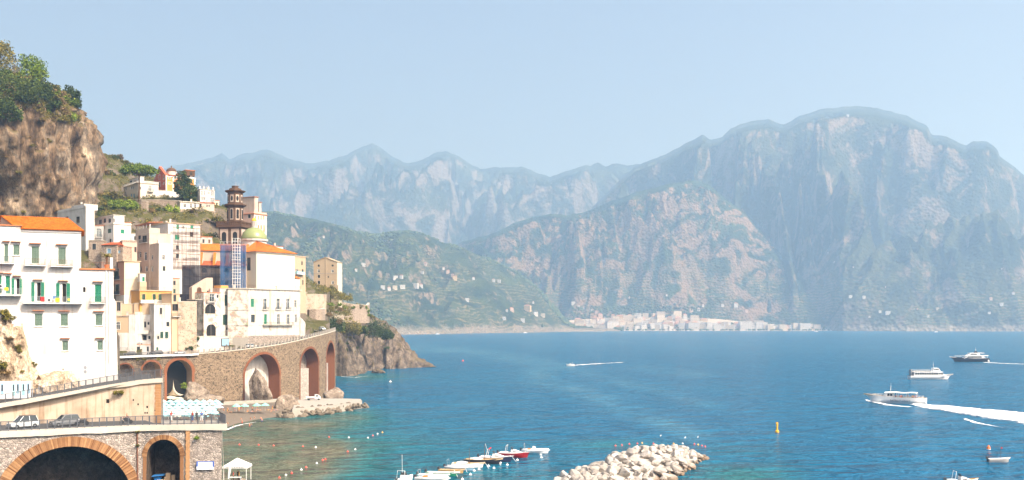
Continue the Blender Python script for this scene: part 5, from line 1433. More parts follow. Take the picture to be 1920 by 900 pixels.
# road deck
ss = list(np.linspace(0, s_end + 0, 30))
strip('coast_road', [VP.off(s_, .3) + Vector((0, 0, .03)) for s_ in ss], [VP.off(s_, 9) + Vector((0, 0, .05)) for s_ in ss], 'asphalt')
e = VP.at(s_end)
bend = [VP.off(s_end, .3), P(630, 612, 440), P(628, 607.5, 455), P(612, 604, 468), P(585, 600, 478)]
inn = [VP.off(s_end, 9), P(592, 618, 418), P(588, 612, 430), P(580, 607.5, 446), P(565, 603, 452)]
for q in bend + inn: q.z = e.z + .04 + max(0, (q.y - 425)) * .012
strip('coast_road', bend, inn, 'asphalt')
mb = MB(); c1 = [VP.off(s_end, 9), P(592, 618, 418), P(588, 612, 430), P(580, 607.5, 446)]
# kerb line
for a, b in zip(inn[:-1], inn[1:]): mb.tube([a + Vector((.3, -.3, .05)), b + Vector((.3, -.3, .05))], .12, 4)
mb.build('kerb', 'white_paint', kind='structure')
# curved wall at the foot of the palazzo
cw = thing('curved_wall', 'curved white wall wrapping the foot of the palazzo at the road bend', 'wall', P(563, 632, 393))
pts = [P(563, 632, 391), P(568, 631, 394), P(572, 628, 400), P(573, 622, 410), P(570, 616, 420)]
mb = MB()
for a, b in zip(pts[:-1], pts[1:]):
    za, zb = 5.5 - 1.0 * (pts.index(a)), 5.5 - 1.0 * (pts.index(b)); d = Vector((.3, .25, 0))
    a0 = Vector((a.x, a.y, e.z - 2)); b0 = Vector((b.x, b.y, e.z - 2))
    mb.hexa([a0, b0, b0 + Vector((-.4, .3, 0)), a0 + Vector((-.4, .3, 0)), a0 + Vector((0, 0, za + 2)), b0 + Vector((0, 0, zb + 2)), b0 + Vector((-.4, .3, zb + 2)), a0 + Vector((-.4, .3, za + 2))])
local(cw.location, mb).build('wall_body', 'white_aged', cw)

# ---- near lower road on its arched wall
LZ = 14.3
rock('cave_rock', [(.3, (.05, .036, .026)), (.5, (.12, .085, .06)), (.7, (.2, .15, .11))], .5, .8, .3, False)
lowp = Path([P(-120, 0, 144.5).xy.to_3d() + Vector((0, 0, LZ)), P(0, 0, 147.5).xy.to_3d() + Vector((0, 0, LZ)), P(262, 0, 156.5).xy.to_3d() + Vector((0, 0, LZ)), P(421, 0, 158.5).xy.to_3d() + Vector((0, 0, LZ))])
lw = thing('road_wall', 'arched rubble wall with orange brick arches below the lower road', 'wall', (lowp.at(20).x, lowp.at(20).y, 0))
def pxz(path, px, py): s_ = path.s_of(px); return H + (HY - py) / FPX * path.at(s_).y
c_ = lowp.s_of(129); hw = 113 * 152 / FPX
zc = pxz(lowp, 129, 837)
A1 = (c_ - hw, c_ + hw, zc, hw)
s0, s1 = lowp.s_of(275.5), lowp.s_of(338); zc2 = pxz(lowp, 306, 824)
A2 = (s0, s1, zc2, (s1 - s0) / 2 * 1.05)
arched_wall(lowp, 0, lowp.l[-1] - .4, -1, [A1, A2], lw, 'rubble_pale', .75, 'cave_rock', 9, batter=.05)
brick_ring(lowp, A1, lw, 'brick_orange', 1.45, .19, batter=.05, ztop=LZ - .75, out=.16)
brick_ring(lowp, A2, lw, 'brick_orange', .72, .17, zbot=2.0, batter=.05, ztop=LZ - .75, out=.14)
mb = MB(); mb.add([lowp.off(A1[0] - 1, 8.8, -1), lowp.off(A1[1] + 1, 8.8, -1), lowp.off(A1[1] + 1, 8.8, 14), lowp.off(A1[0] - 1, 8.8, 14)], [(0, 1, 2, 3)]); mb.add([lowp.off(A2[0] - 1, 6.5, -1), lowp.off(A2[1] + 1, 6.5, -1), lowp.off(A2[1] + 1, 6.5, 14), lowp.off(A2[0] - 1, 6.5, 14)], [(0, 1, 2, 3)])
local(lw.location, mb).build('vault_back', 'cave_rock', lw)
p = lowp.off(lowp.l[-1] - .4, 0); q = lowp.off(lowp.l[-1] - .4, 7)
q = Vector((p.x * 1.04, p.y * 1.04, 0)); 
mb = MB(); mb.add([Vector((p.x + .75, p.y - .6, -1)), Vector((q.x + .75, q.y, -1)), Vector((q.x, q.y, LZ - .7)), Vector((p.x, p.y, LZ - .7))], [(0, 1, 2, 3)]); local(lw.location, mb).build('end_wall', 'rubble_pale', lw)
# concrete coping
def coping(path, root, s0, s1, z0, z1, out, back, mat, seed=1, ragged=.2):
    mb = MB(); n = int((s1 - s0) / .8); r0 = np.random.RandomState(seed); rg = ragged * np.convolve(r0.rand(n + 1), np.ones(3) / 3, 'same')
    for i in range(n):
        a, b = lerp(s0, s1, i / n), lerp(s0, s1, (i + 1) / n); za, zb = path.at(a).z, path.at(b).z
        mb.hexa([path.off(a, -out, za + z0 + rg[i]), path.off(b, -out, zb + z0 + rg[i + 1]), path.off(b, back, zb + z0), path.off(a, back, za + z0), path.off(a, -out, za + z1), path.off(b, -out, zb + z1), path.off(b, back, zb + z1), path.off(a, back, za + z1)])
    return local(root.location, mb).build('coping', mat, root)
coping(lowp, lw, 0, lowp.l[-1] + .3, -.95, 0.05, .35, .8, 'cap_stone')
# brick pilaster and drain on the wall
mb = MB(); s_ = lowp.s_of(352.5)
for i in range(30):
    z = -1 + i * .48; w_ = .26 + .05 * (i % 2); mb.hexa([lowp.off(s_ - w_, -.28 - .05 * (13 - z) * 0 - .65 * (13 - z) / 13, z), lowp.off(s_ + w_, -.28 - .65 * (13 - z) / 13, z), lowp.off(s_ + w_, .3, z), lowp.off(s_ - w_, .3, z), lowp.off(s_ - w_, -.28 - .65 * (13 - z - .46) / 13, z + .46), lowp.off(s_ + w_, -.28 - .65 * (13 - z - .46) / 13, z + .46), lowp.off(s_ + w_, .3, z + .46), lowp.off(s_ - w_, .3, z + .46)])
local(lw.location, mb).build('brick_pilaster', 'brick_orange', lw)
mb = MB(); s_ = lowp.s_of(257); mb.tube([lowp.off(s_, -.15, LZ - 1), lowp.off(s_, -.75, 1)], .12, 6); local(lw.location, mb).build('drainpipe', 'rust_iron', lw)
# banner with blue lettering lines
bn = thing('banner', 'white banner with blue border and lettering hung on the arched rubble wall', 'banner', lowp.off(lowp.s_of(386), -.62, pxz(lowp, 386, 871)), atan2(lowp.tan(55).y, lowp.tan(55).x))
mb = MB(); mb.box(-1.3, 1.3, -.02, .02, -.7, .6); mb.build('cloth', 'sign_white', bn)
for (x0, x1, z0, z1) in ((-1.3, 1.3, .48, .6), (-1.3, -1.1, -.2, .48), (1.08, 1.3, -.3, .48)):
    mb = MB(); mb.box(x0, x1, -.035, -.022, z0, z1); mb.build('border', 'sign_blue', bn)
for tx, z, sz in (('Associazione', .16, .36), ('Marinara', -.22, .36)):
    cu = bpy.data.curves.new('lettering', 'FONT'); cu.body = '\u2013 \u2013 \u2013 \u2013 \u2013'; cu.size = sz
    bpy.data.curves.remove(cu)
    mb = MB()
    rr_ = random.Random(len(tx)); x = -.95
    while x < .9:      # short strokes: the wording itself is too small to read
        w_ = rr_.uniform(.07, .16); mb.box(x, x + w_ * .35, -.033, -.022, z - .05, z + rr_.uniform(.1, .22)); mb.box(x, x + w_, -.032, -.023, z - .05, z + .0); x += w_ + .06
    mb.build('lettering', 'sign_blue', bn, kind='stuff')
# lower road surface
uppL = Path([P(-120, 0, 152.5).xy.to_3d() + Vector((0, 0, 15.2)), P(0, 0, 157).xy.to_3d() + Vector((0, 0, 17.55)), P(100, 0, 160.3).xy.to_3d() + Vector((0, 0, 18.7)), P(200, 0, 163.2).xy.to_3d() + Vector((0, 0, 20.0)), P(262, 0, 164.6).xy.to_3d() + Vector((0, 0, 20.75)), P(302, 0, 165.4).xy.to_3d() + Vector((0, 0, 21.0))])
fr_, bk_ = [], []
for px in list(range(-118, 303, 30)) + [302]: 
    a = lowp.off(lowp.s_of(px) if px > -118 else 0, .3); b = uppL.at(uppL.s_of(px) if px > -118 else 0); fr_.append(Vector((a.x, a.y, LZ - .05))); bk_.append(Vector((b.x, b.y, LZ - .02)))
strip('lower_road', fr_, bk_, 'asphalt')
fr2 = [lowp.off(lowp.s_of(px), .3, LZ - .05) for px in (302, 350, 400, 419)]; bk2 = [Vector((P(px, 0, 165).x, 165, LZ - .03)) for px in (302, 345, 390, 409)]
strip('lower_terrace', fr2, bk2, 'concrete')
railing('railing', 'grey metal railing along the lower road', [lowp.off(s_, 0.0, LZ + .05) for s_ in np.linspace(0, lowp.l[-1] + .1, 40)], None, 1.4, 1.02)
railing('railing', 'short grey railing closing the end of the lower road terrace', [lowp.off(lowp.l[-1] + .1, .1, LZ + .05), Vector((P(411, 0, 165).x, 165, LZ))], None, 1.4, 1.0)

# ---- upper road and its rendered wall
uw = thing('retaining_wall', 'smooth sunlit cream retaining wall between the two roads', 'wall', (uppL.at(20).x, uppL.at(20).y, LZ))
arched_wall(uppL, 0, uppL.l[-1], LZ - 1, [], uw, 'retaining_render', .3, ds=2)
coping(uppL, uw, 0, uppL.l[-1] + .2, -.75, .05, .3, .8, 'cap_stone', 4, .25)
mb = MB()
s1 = uppL.l[-1]; p = uppL.at(s1)
for i in range(15):
    z = LZ - .5 + i * .42; w_ = .55 + .06 * (i % 2); mb.hexa([uppL.off(s1 - w_ * 1.6, -.06, z), uppL.off(s1, -.06, z), uppL.off(s1, .4, z), uppL.off(s1 - w_ * 1.6, .4, z), uppL.off(s1 - w_ * 1.6, -.06, z + .4), uppL.off(s1, -.06, z + .4), uppL.off(s1, .4, z + .4), uppL.off(s1 - w_ * 1.6, .4, z + .4)])
local(uw.location, mb).build('brick_quoin', 'brick_orange', uw)
ret = Vector((p.x * 1.10 + .4, p.y * 1.10, 21.0))
mb = MB(); mb.add([Vector((p.x, p.y, LZ - 6)), Vector((ret.x, ret.y, LZ - 10)), Vector((ret.x, ret.y, 20.9)), Vector((p.x, p.y, 20.9))], [(0, 1, 2, 3)]); local(uw.location, mb).build('end_wall', 'rubble_pale', uw)
mb = MB()
for px_, py_, w_ in ((276, 763, .25), (272, 774, .2), (250, 750, .2), (259, 758, .22), (276, 774, .2), (291, 769, .2), (202, 752, .45)):
    s_ = uppL.s_of(px_); z = pxz(uppL, px_, py_); a = uppL.off(s_, -.05, z); mb.hexa([uppL.off(s_ - w_ / 2, -.03, z - w_ * .7), uppL.off(s_ + w_ / 2, -.03, z - w_ * .7), uppL.off(s_ + w_ / 2, .05, z - w_ * .7), uppL.off(s_ - w_ / 2, .05, z - w_ * .7), uppL.off(s_ - w_ / 2, -.03, z + w_ * .7), uppL.off(s_ + w_ / 2, -.03, z + w_ * .7), uppL.off(s_ + w_ / 2, .05, z + w_ * .7), uppL.off(s_ - w_ / 2, .05, z + w_ * .7)])
local(uw.location, mb).build('weep_hole', 'dark_inside', uw, kind='stuff')
fr_, bk_ = [], []
for px in list(range(-118, 303, 20)) + [302]:
    a = uppL.off(uppL.s_of(px) if px > -118 else 0, .3); fr_.append(a + Vector((0, 0, .02)))
    Yb = interp([(-118, 163), (0, 169), (100, 175), (217, 181), (302, 181.5)], px); bk_.append(Vector(((px - 960) / FPX * Yb, Yb, a.z + .05)))
strip('upper_road', fr_, bk_, 'asphalt')
railing('railing', 'grey metal railing along the rising upper road', [uppL.off(s_, 0.0) + Vector((0, 0, .05)) for s_ in np.linspace(0, uppL.l[-1] + .1, 40)], None, 1.4, 1.02)
railing('railing', 'grey railing at the far edge of the upper road bend', [uppL.off(uppL.l[-1] + .1, .1) + Vector((0, 0, .05)), bk_[-1], bk_[-4], bk_[-6]], None, 1.2, 1.2)

# ---- rocks
def ico(sub):
    bm = bmesh.new(); bmesh.ops.create_icosphere(bm, subdivisions=sub, radius=1.0); v = np.array([q.co[:] for q in bm.verts]); f_ = [tuple(x.index for x in q.verts) for q in bm.faces]; bm.free(); return v, f_
ICO = {k: ico(k) for k in (2, 3, 4, 5)}
def rock_mesh(name, rad, seed, sub, mat, rough=.35, cuts=9, smooth=False):
    v, f_ = ICO[sub]; v = v.copy(); r0 = np.random.RandomState(seed)
    for i in range(cuts):      # knock flat facets off
        n_ = r0.randn(3); n_ /= np.linalg.norm(n_); d = r0.uniform(.55, .85)
        k = v @ n_; v = v - np.outer(np.clip(k - d, 0, None), n_)
    nz = fbm(v[:, 0] * 1.6 + seed, v[:, 1] * 1.6, v[:, 2] * 1.6, 4, seed)
    v = v * (1 + rough * .5 * nz)[:, None] * np.array(rad)
    me = bpy.data.meshes.new(name); me.from_pydata(v.tolist(), [], f_); me.materials.append(M[mat])
    if smooth: me.polygons.foreach_set('use_smooth', [True] * len(f_))
    me.update(); return me
rock('boulder', [(.28, (.08, .058, .042)), (.44, (.23, .18, .135)), (.58, (.37, .30, .235)), (.75, (.48, .41, .34))], .35, .9, .35, False)
rock('outcrop_rock', [(.22, (.20, .135, .085)), (.42, (.46, .35, .24)), (.56, (.62, .50, .38)), (.72, (.74, .64, .52))], .3, 1.0, .5, True, .25)
g = NG('riprap')
oi = g.n('ShaderNodeObjectInfo')
pz = g.n('ShaderNodeSeparateXYZ'); g.set(pz.inputs[0], g.P())
c0 = g.mix(oi.outputs['Random'], (.28, .255, .225), (.56, .52, .47))
c0 = g.mix(g.math('MULTIPLY', g.noise(1.2, 6, .65), .5), c0, (.26, .22, .19))
wet = g.ramp(g.math('ADD', pz.outputs[2], g.math('MULTIPLY', g.noise(.6, 3), 1.2)), [(.0, 1), (.62, .9), (1.0, 0)])
wet.node.color_ramp.elements[2].position = 1.0
sc_ = g.math('DIVIDE', g.math('ADD', pz.outputs[2], g.math('MULTIPLY', g.noise(.6, 3), 1.0)), 2.2)
k = g.ramp(sc_, [(.35, 1), (.75, 0)])
c0 = g.mix(g.math('MULTIPLY', k, .85), c0, (.15, .09, .042))
g.bump(g.noise(2.5, 6, .7), .7, .2)
M['riprap'] = g.out(c0, .9, .15)
for nm, lb, px, py, Y, rad, sd, mat in (('boulder', 'big tawny boulder filling the lower half of the widest viaduct arch', 487, 735, 363, (6.2, 4.5, 9.0), 4, 'boulder'),
        ('boulder', 'pale rock ridge sloping down to the beach beside the draped arch', 366, 745, 346, (5.5, 4, 5.5), 6, 'boulder'), ('boulder', 'long pale rock at the foot of the dark viaduct wall', 392, 757, 345, (6, 3.5, 3.0), 8, 'boulder'),
        ('boulder', 'rounded pale boulder at the landward end of the stone jetty', 540, 762, 343, (4.2, 3.5, 4.2), 10, 'boulder'), ('boulder', 'rock slope against the foot of the last viaduct pier', 623, 744, 394, (5.0, 4.5, 4.0), 12, 'boulder'),
        ('sea_rock', 'isolated dark rock in the cove below the headland', 708, 699, 610, (4.6, 4, 2.2), 14, 'headland_rock'), ('sea_rock', 'flat dark reef at the tip of the headland', 802, 687.5, 690, (6.5, 3, 1.2), 15, 'headland_rock')):
    c = P(px, py, Y)
    obj(nm, rock_mesh(nm, rad, sd, 4, mat), None, c, rnd.random() * 6, None, lb, 'rock')
# outcrop under and beside the apartment house
def outcrop():
    nu, nv = 130, 110
    U, V_ = np.meshgrid(np.linspace(0, 1, nu), np.linspace(0, 1, nv))
    PXo = lerp(-90, 168, U)
    topy = np.interp(PXo, [-90, 0, 12, 30, 44, 50, 62, 75, 90, 105, 118, 132, 145, 155, 168], [560, 572, 580, 592, 598, 640, 672, 692, 690, 683, 678, 684, 700, 728, 742])
    PYo = lerp(760, topy, V_)
    Yo = np.interp(PXo, [-90, 0, 60, 168], [163, 165.0, 167.2, 171]) + 2.2 * V_ ** 1.5 - 1.8 * np.sin(V_ * pi) * .5
    Xo = (PXo - 960) / FPX * Yo; Zo = H + (HY - PYo) / FPX * Yo
    d = 1.1 * fbm(Xo / 4., Zo / 4., Yo / 4., 5, 91) + .7 * ridged(Xo / 2.2, Zo / 3.2, 0, 4, 92) - .4
    Yo = Yo - d * .8; Zo = Zo + .35 * fbm(Xo / 1.5, Zo / 1.5, 0, 3, 93) * V_
    return Xo, Yo, Zo, nu, nv
Xo, Yo, Zo, nu, nv = outcrop()
obj('rock_outcrop', grid_mesh('rock_outcrop', np.stack([Xo, Yo, Zo], -1), nu, nv, 'outcrop_rock'), kind='structure')
OUTC = (Xo, Yo, Zo)
# poster hoarding on the left
hd = thing('hoarding', 'white advertising hoarding with blue posters beside the upper road', 'billboard', P(20, 745, 160.5), radians(24))
mb = MB(); mb.box(-3.2, 2.9, -.06, .06, -.2, 2.5); mb.build('board', 'sign_white', hd)
for i, x in enumerate((-2.6, -1.4, .2, .8, 1.6, 2.3)):
    mb = MB(); mb.box(x, x + .42, -.075, -.062, .25 + .3 * (i % 2), 2.2); pst = mb.build('poster', 'blue_paint' if i % 2 else 'aqua_cloth', hd)
    mb = MB(); mb.box(x + .1, x + .32, -.09, -.076, 1.0, 2.0); mb.build('printed_figure', 'iron', pst)
for x in (-3.3, 3.0):
    mb = MB(); mb.box(x, x + .12, -.05, .07, -.6, 2.7); mb.build('post', 'steel', hd)

# ---- beach, jetty, breakwater
g = NG('beach_sand')
M['beach_sand'] = g.out(g.mix(g.noise(.8, 6, .6), (.11, .087, .066), (.20, .165, .13)), .95, .1)
fl = [S(250, 900, -.3), S(330, 850, -.3), S(424, 807, -.3), S(445, 798, -.3), S(480, 790, -.3), S(520, 784.5, -.3), S(560, 779, -.3)]
bk = [Vector((-150, 330, 2)), Vector((-140, 336, 2)), P(300, 0, 345).xy.to_3d(), P(370, 0, 354).xy.to_3d(), P(450, 0, 362).xy.to_3d(), P(500, 0, 370).xy.to_3d(), P(560, 0, 387).xy.to_3d()]
mb = MB(); nr = 10
V_ = []
for j in range(nr + 1):
    for a, b in zip(fl, bk):
        t = j / nr; p = a.lerp(Vector((b.x, b.y, 2.0)), t); p.z = -.3 + 2.3 * min(1, t * 2.2) ** .8; V_.append(p)
n = len(fl)
for j in range(nr):
    for i in range(n - 1): mb.f.append((j * n + i, j * n + i + 1, (j + 1) * n + i + 1, (j + 1) * n + i)); mb.mi.append(0)
mb.v = [tuple(q) for q in V_]
mb.build('beach', 'beach_sand', kind='structure')
def beach_z(p):
    return 1.9
pr = thing('sea_wall', 'low concrete promenade ledge along the foot of the viaduct', 'wall', P(450, 762, 350)); pr.location.z = 1
mb = MB(); a = [P(px, 0, Y) for px, Y in ((400, 346), (450, 352), (520, 362))]; 
for q, w_ in zip(a[:-1], a[1:]): mb.hexa([Vector((q.x, q.y - 1, 1)), Vector((w_.x, w_.y - 1, 1)), Vector((w_.x, w_.y + 4, 1)), Vector((q.x, q.y + 4, 1)), Vector((q.x, q.y - 1, 2.9)), Vector((w_.x, w_.y - 1, 2.9)), Vector((w_.x, w_.y + 4, 2.9)), Vector((q.x, q.y + 4, 2.9))])
local(pr.location, mb).build('ledge', 'concrete', pr)
plain('jetty_rock', (.19, .155, .115), .95, .1, 0, .45, .9)
RK2 = [rock_mesh('rock', (1, .85, .72), 300 + i, 2, 'jetty_rock', .5, 10) for i in range(8)]
RK = [rock_mesh('rock', (1, .85, .72), 200 + i, 2, 'riprap', .5, 10) for i in range(12)]
jt = thing('jetty', 'stone jetty with pale concrete deck and rock armour below the viaduct', 'jetty', S(610, 765, 0))
dk = [S(548, 768, 2.5), S(600, 763, 2.5), S(650, 757, 2.5), S(679, 752, 2.5), S(676, 748, 2.5), S(640, 747, 2.5), S(600, 747, 2.5), S(555, 750, 2.5)]
mb = MB(); n = len(dk); mb.add([Vector((q.x, q.y, 2.5)) for q in dk] + [Vector((q.x, q.y, -1)) for q in dk], [tuple(range(n))] + [(i, (i + 1) % n, n + (i + 1) % n, n + i) for i in range(n)])
local(jt.location, mb).build('deck', 'concrete', jt)
rr = random.Random(11)
for i in range(110):
    t = rr.random(); px = lerp(522, 686, t); lv = rr.random()
    edge = interp([(522, 768), (548, 766), (600, 762), (650, 756), (690, 756)], px); wl_ = interp([(522, 784), (560, 782), (600, 779), (650, 771), (686, 764)], px)
    z = lerp(.1, 2.4, lv); base = S(px, lerp(wl_, edge, lv), z); s_ = rr.uniform(.55, 1.5) * (1.15 - .35 * lv)
    o = obj('rock', RK2[rr.randrange(8)], jt, base - jt.location, None, s_); o.rotation_euler = (rr.uniform(-.6, .6), rr.uniform(-.6, .6), rr.random() * 6)
bw = thing('breakwater', 'breakwater of heaped pale boulders lying off the beach', 'breakwater', S(1190, 880, 0))
ctr = [(1075, 935), (1140, 902), (1195, 877), (1245, 860), (1285, 852), (1324, 853)]
cw_ = [S(a, b + 6, 0) for a, b in ctr]; cp = Path([Vector((q.x, q.y, 0)) for q in cw_])
for i in range(300):
    t = rr.random() ** .9 * cp.l[-1]; c = cp.at(t); wd = interp([(0, 9.5), (cp.l[-1] * .6, 10), (cp.l[-1] * .88, 6.5), (cp.l[-1], 2)], t); hh = interp([(0, 3.8), (cp.l[-1] * .75, 4.3), (cp.l[-1] * .92, 2.6), (cp.l[-1], .6)], t)
    u = rr.uniform(-1, 1); p = c + cp.nor(t) * u * wd; p.z = max(.05, hh * (1 - abs(u) ** 1.6) - .4)
    s_ = rr.choice((.6, .75, .95, 1.2, 1.5)) * rr.uniform(.8, 1.15) * (.75 if t > cp.l[-1] * .9 else 1)
    o = obj('rock', RK[rr.randrange(12)], bw, p - bw.location, None, (s_ * rr.uniform(.9, 1.3), s_, s_ * rr.uniform(.75, 1))); o.rotation_euler = (rr.uniform(-.7, .7), rr.uniform(-.7, .7), rr.random() * 6)
mb = MB()
for i in range(24):
    t0, t1 = cp.l[-1] * i / 24, cp.l[-1] * (i + 1) / 24
    def sec(t):
        wd = interp([(0, 8), (cp.l[-1] * .6, 8.5), (cp.l[-1] * .9, 5), (cp.l[-1], 1)], t); hh = interp([(0, 3.), (cp.l[-1] * .75, 3.4), (cp.l[-1] * .92, 1.8), (cp.l[-1], .2)], t)
        return [cp.off(t, -wd, -.5), cp.off(t, -wd * .5, hh * .7), cp.off(t, 0, hh), cp.off(t, wd * .5, hh * .7), cp.off(t, wd, -.5)]
    a, b = sec(t0), sec(t1)
    for k in range(4): mb.quad(a[k], b[k], b[k + 1], a[k + 1])
local(bw.location, mb).build('rubble_core', 'riprap', bw)
# terrace walls and bastion near the tower house
for nm, lb, pts, hgt, mat in (('bastion', 'rounded stone bastion wall above the road bend', [(572, 613, 462), (580, 612, 458), (592, 611.5, 458), (604, 611, 462), (610, 609, 470)], 7.5, 'rubble_house'),
        ('terrace_wall', 'cream garden wall above the bastion', [(563, 572, 470), (590, 572, 474), (612, 573, 480)], 5.0, 'worn_cream'), ('garden_wall', 'grey stone garden wall at the end of the headland', [(640, 588, 585), (665, 592, 592), (690, 593, 605), (693, 588, 625)], 6.5, 'rubble_house'),
        ('terrace_wall', 'pale stone terrace wall behind the bastion shrubs', [(610, 598, 500), (645, 600, 530)], 4.0, 'worn_cream'), ('terrace_wall', 'stone wall holding up the villa garden', [(213, 383, 470), (265, 384, 462), (300, 384, 462), (338, 386, 462)], 2.2, 'rubble_house'),
        ('stone_pillar', 'square stone stair tower on the slope below the villa', [(265, 416, 446), (274, 416, 446)], 9.0, 'rubble_house'),
        ('terrace_wall', 'rubble wall among shrubs behind the low spreading pine', [(196, 398, 455), (222, 400, 450)], 4, 'rubble_house')):
    ws = [P(*q) for q in pts]; t_ = thing(nm, lb, 'wall', ws[0]); mb = MB(); lo = min(q.z for q in ws) - 4
    for a, b in zip(ws[:-1], ws[1:]):
        d = (b - a); nn = Vector((-d.y, d.x, 0)).normalized() * (1.2 if nm != 'stone_pillar' else 3)
        mb.hexa([Vector((a.x, a.y, lo)), Vector((b.x, b.y, lo)), Vector((b.x, b.y, lo)) + nn, Vector((a.x, a.y, lo)) + nn, Vector((a.x, a.y, a.z + hgt)), Vector((b.x, b.y, b.z + hgt)), Vector((b.x, b.y, b.z + hgt)) + nn, Vector((a.x, a.y, a.z + hgt)) + nn])
    local(t_.location, mb).build('masonry', mat, t_)
    mb = MB()
    for a, b in zip(ws[:-1], ws[1:]):
        d = (b - a); nn = Vector((-d.y, d.x, 0)).normalized(); k = 1.3 if nm != 'stone_pillar' else 3.1
        mb.hexa([Vector((q.x, q.y, q.z + hgt + dz)) + nn * o_ for dz in (.01, .2) for q, o_ in ((a, -.1), (b, -.1), (b, k), (a, k))])
    local(t_.location, mb).build('coping', 'cap_stone', t_)
# ================================================================== VEGETATION
def leaf_mesh(name, centres, n_per, spread, size, mat, seed, flat=1.0, tri=False):
    """clumps of leaf-sized faces spread through a crown"""
    r0 = np.random.RandomState(seed); C_ = np.repeat(np.asarray(centres, float), n_per, 0); n = len(C_)
    d = r0.randn(n, 3); d /= np.linalg.norm(d, axis=1)[:, None]; d *= (r0.rand(n, 1) ** .45) * np.repeat(np.broadcast_to(np.asarray(spread, float), (len(centres),)), n_per)[:, None]
    d[:, 2] *= flat; p = C_ + d
    a = r0.randn(n, 3); a /= np.linalg.norm(a, axis=1)[:, None]; b = np.cross(a, r0.randn(n, 3)); b /= np.linalg.norm(b, axis=1)[:, None]
    s_ = size * (.6 + .8 * r0.rand(n, 1))
    v = np.stack([p - a * s_ - b * s_ * .5, p + a * s_ * .2 - b * s_ * .7, p + a * s_ + b * s_ * .3, p - a * s_ * .3 + b * s_ * .7], 1).reshape(-1, 3)
    me = bpy.data.meshes.new(name); me.vertices.add(4 * n); me.vertices.foreach_set('co', v.astype(np.float32).reshape(-1))
    me.loops.add(4 * n); me.loops.foreach_set('vertex_index', np.arange(4 * n, dtype=np.int32)); me.polygons.add(n); me.polygons.foreach_set('loop_start', np.arange(0, 4 * n, 4, dtype=np.int32))
    me.materials.append(M[mat]); me.update(calc_edges=True)
    return me
def clumps(n, rad, seed, shell=.55, zmin=-.4):
    r0 = np.random.RandomState(seed); out = []
    while len(out) < n:
        q = r0.randn(3); q /= np.linalg.norm(q); q *= shell + (1 - shell) * r0.rand()
        if q[2] > zmin: out.append(q * np.array(rad))
    return np.array(out)
BUSH = {}
for key, mat in (('olive', 'leaf_olive'), ('dark', 'leaf_dark'), ('bright', 'leaf_bright'), ('dry', 'leaf_dry')):
    for i in range(2):
        cm = MB(); cm.tube([(0, 0, -.6), (.05, .02, .1), (.1, .1, .5)], [.07, .05, .02], 5)
        BUSH[key, i] = (leaf_mesh('foliage', clumps(26, (1.0, 1.0, .75), 40 + i, .5, -.5) + np.array([0, 0, .25]), 34, .34, .105, mat, 50 + i), cm.mesh('stem', 'brown_wood'))
def bush(key, loc, s_, label, group, name='bush'):
    i = rnd.randrange(2); t = thing(name, label, 'bush', loc, rnd.random() * 6, group, (s_ * rnd.uniform(.85, 1.2), s_ * rnd.uniform(.85, 1.2), s_ * rnd.uniform(.75, 1.05)))
    obj('foliage', BUSH[key, i][0], t); obj('stem', BUSH[key, i][1], t); return t
TREES = {}
def tree(name, label, loc, rad, trunk_h, key, seed, n=46, per=46, leaf=.28, spread=None, group=None, cat='tree', trunk_r=.25, flat=1.0, zmin=-.5, lean=0.0):
    t = thing(name, label, cat, loc, 0, group)
    c = clumps(n, rad, seed, .45, zmin) + np.array([lean, 0, trunk_h + rad[2] * .35])
    obj('crown', leaf_mesh('crown', c, per, spread or max(rad) * .27, leaf, key, seed + 1, flat), t)
    mb = MB(); top = Vector((lean, 0, trunk_h + rad[2] * .1))
    mb.tube([(0, 0, -1.5), (lean * .2, .05, trunk_h * .5), top], [trunk_r * 1.25, trunk_r, trunk_r * .75], 8); tr = mb.build('trunk', 'brown_wood', t)
    r0 = random.Random(seed)
    for i in range(6):
        e_ = Vector(c[r0.randrange(len(c))]); m_ = top.lerp(e_, .5) + Vector((0, 0, .3))
        mb = MB(); mb.tube([top - Vector((0, 0, trunk_h * .12)), m_, e_], [trunk_r * .55, trunk_r * .35, .05], 5); mb.build('branch', 'brown_wood', tr)
    return t
# umbrella pine over the villa
b = P(261, 372, 463); ph = (372 - 322) / FPX * 463
tree('umbrella_pine', 'tall umbrella pine with flat bright crown in front of the villa', b, (8.0, 7.0, 3.0), ph - 1, 'leaf_bright', 101, 90, 60, .3, 1.9, trunk_r=.42, flat=.65, zmin=-.15)
b = P(233, 404, 440); tree('umbrella_pine', 'low spreading pine with rounded bright crown on the slope below the villa', b, (7.0, 6, 2.7), 2.6, 'leaf_bright', 105, 80, 56, .3, 1.8, trunk_r=.35, flat=.7, zmin=-.2)
b = P(342, 372, 468); tree('cypress', 'dark conical cypress in front of the red church', b, (4.0, 3.6, 6.0), 4.2, 'leaf_dark', 109, 80, 46, .3, 1.5, zmin=-.9)
b = P(356, 378, 464); tree('cypress', 'low dark evergreen tree between the cypress and the white house', b, (3.6, 3.2, 4.0), 2.2, 'leaf_dark', 111, 60, 46, .3, 1.4, zmin=-.9)
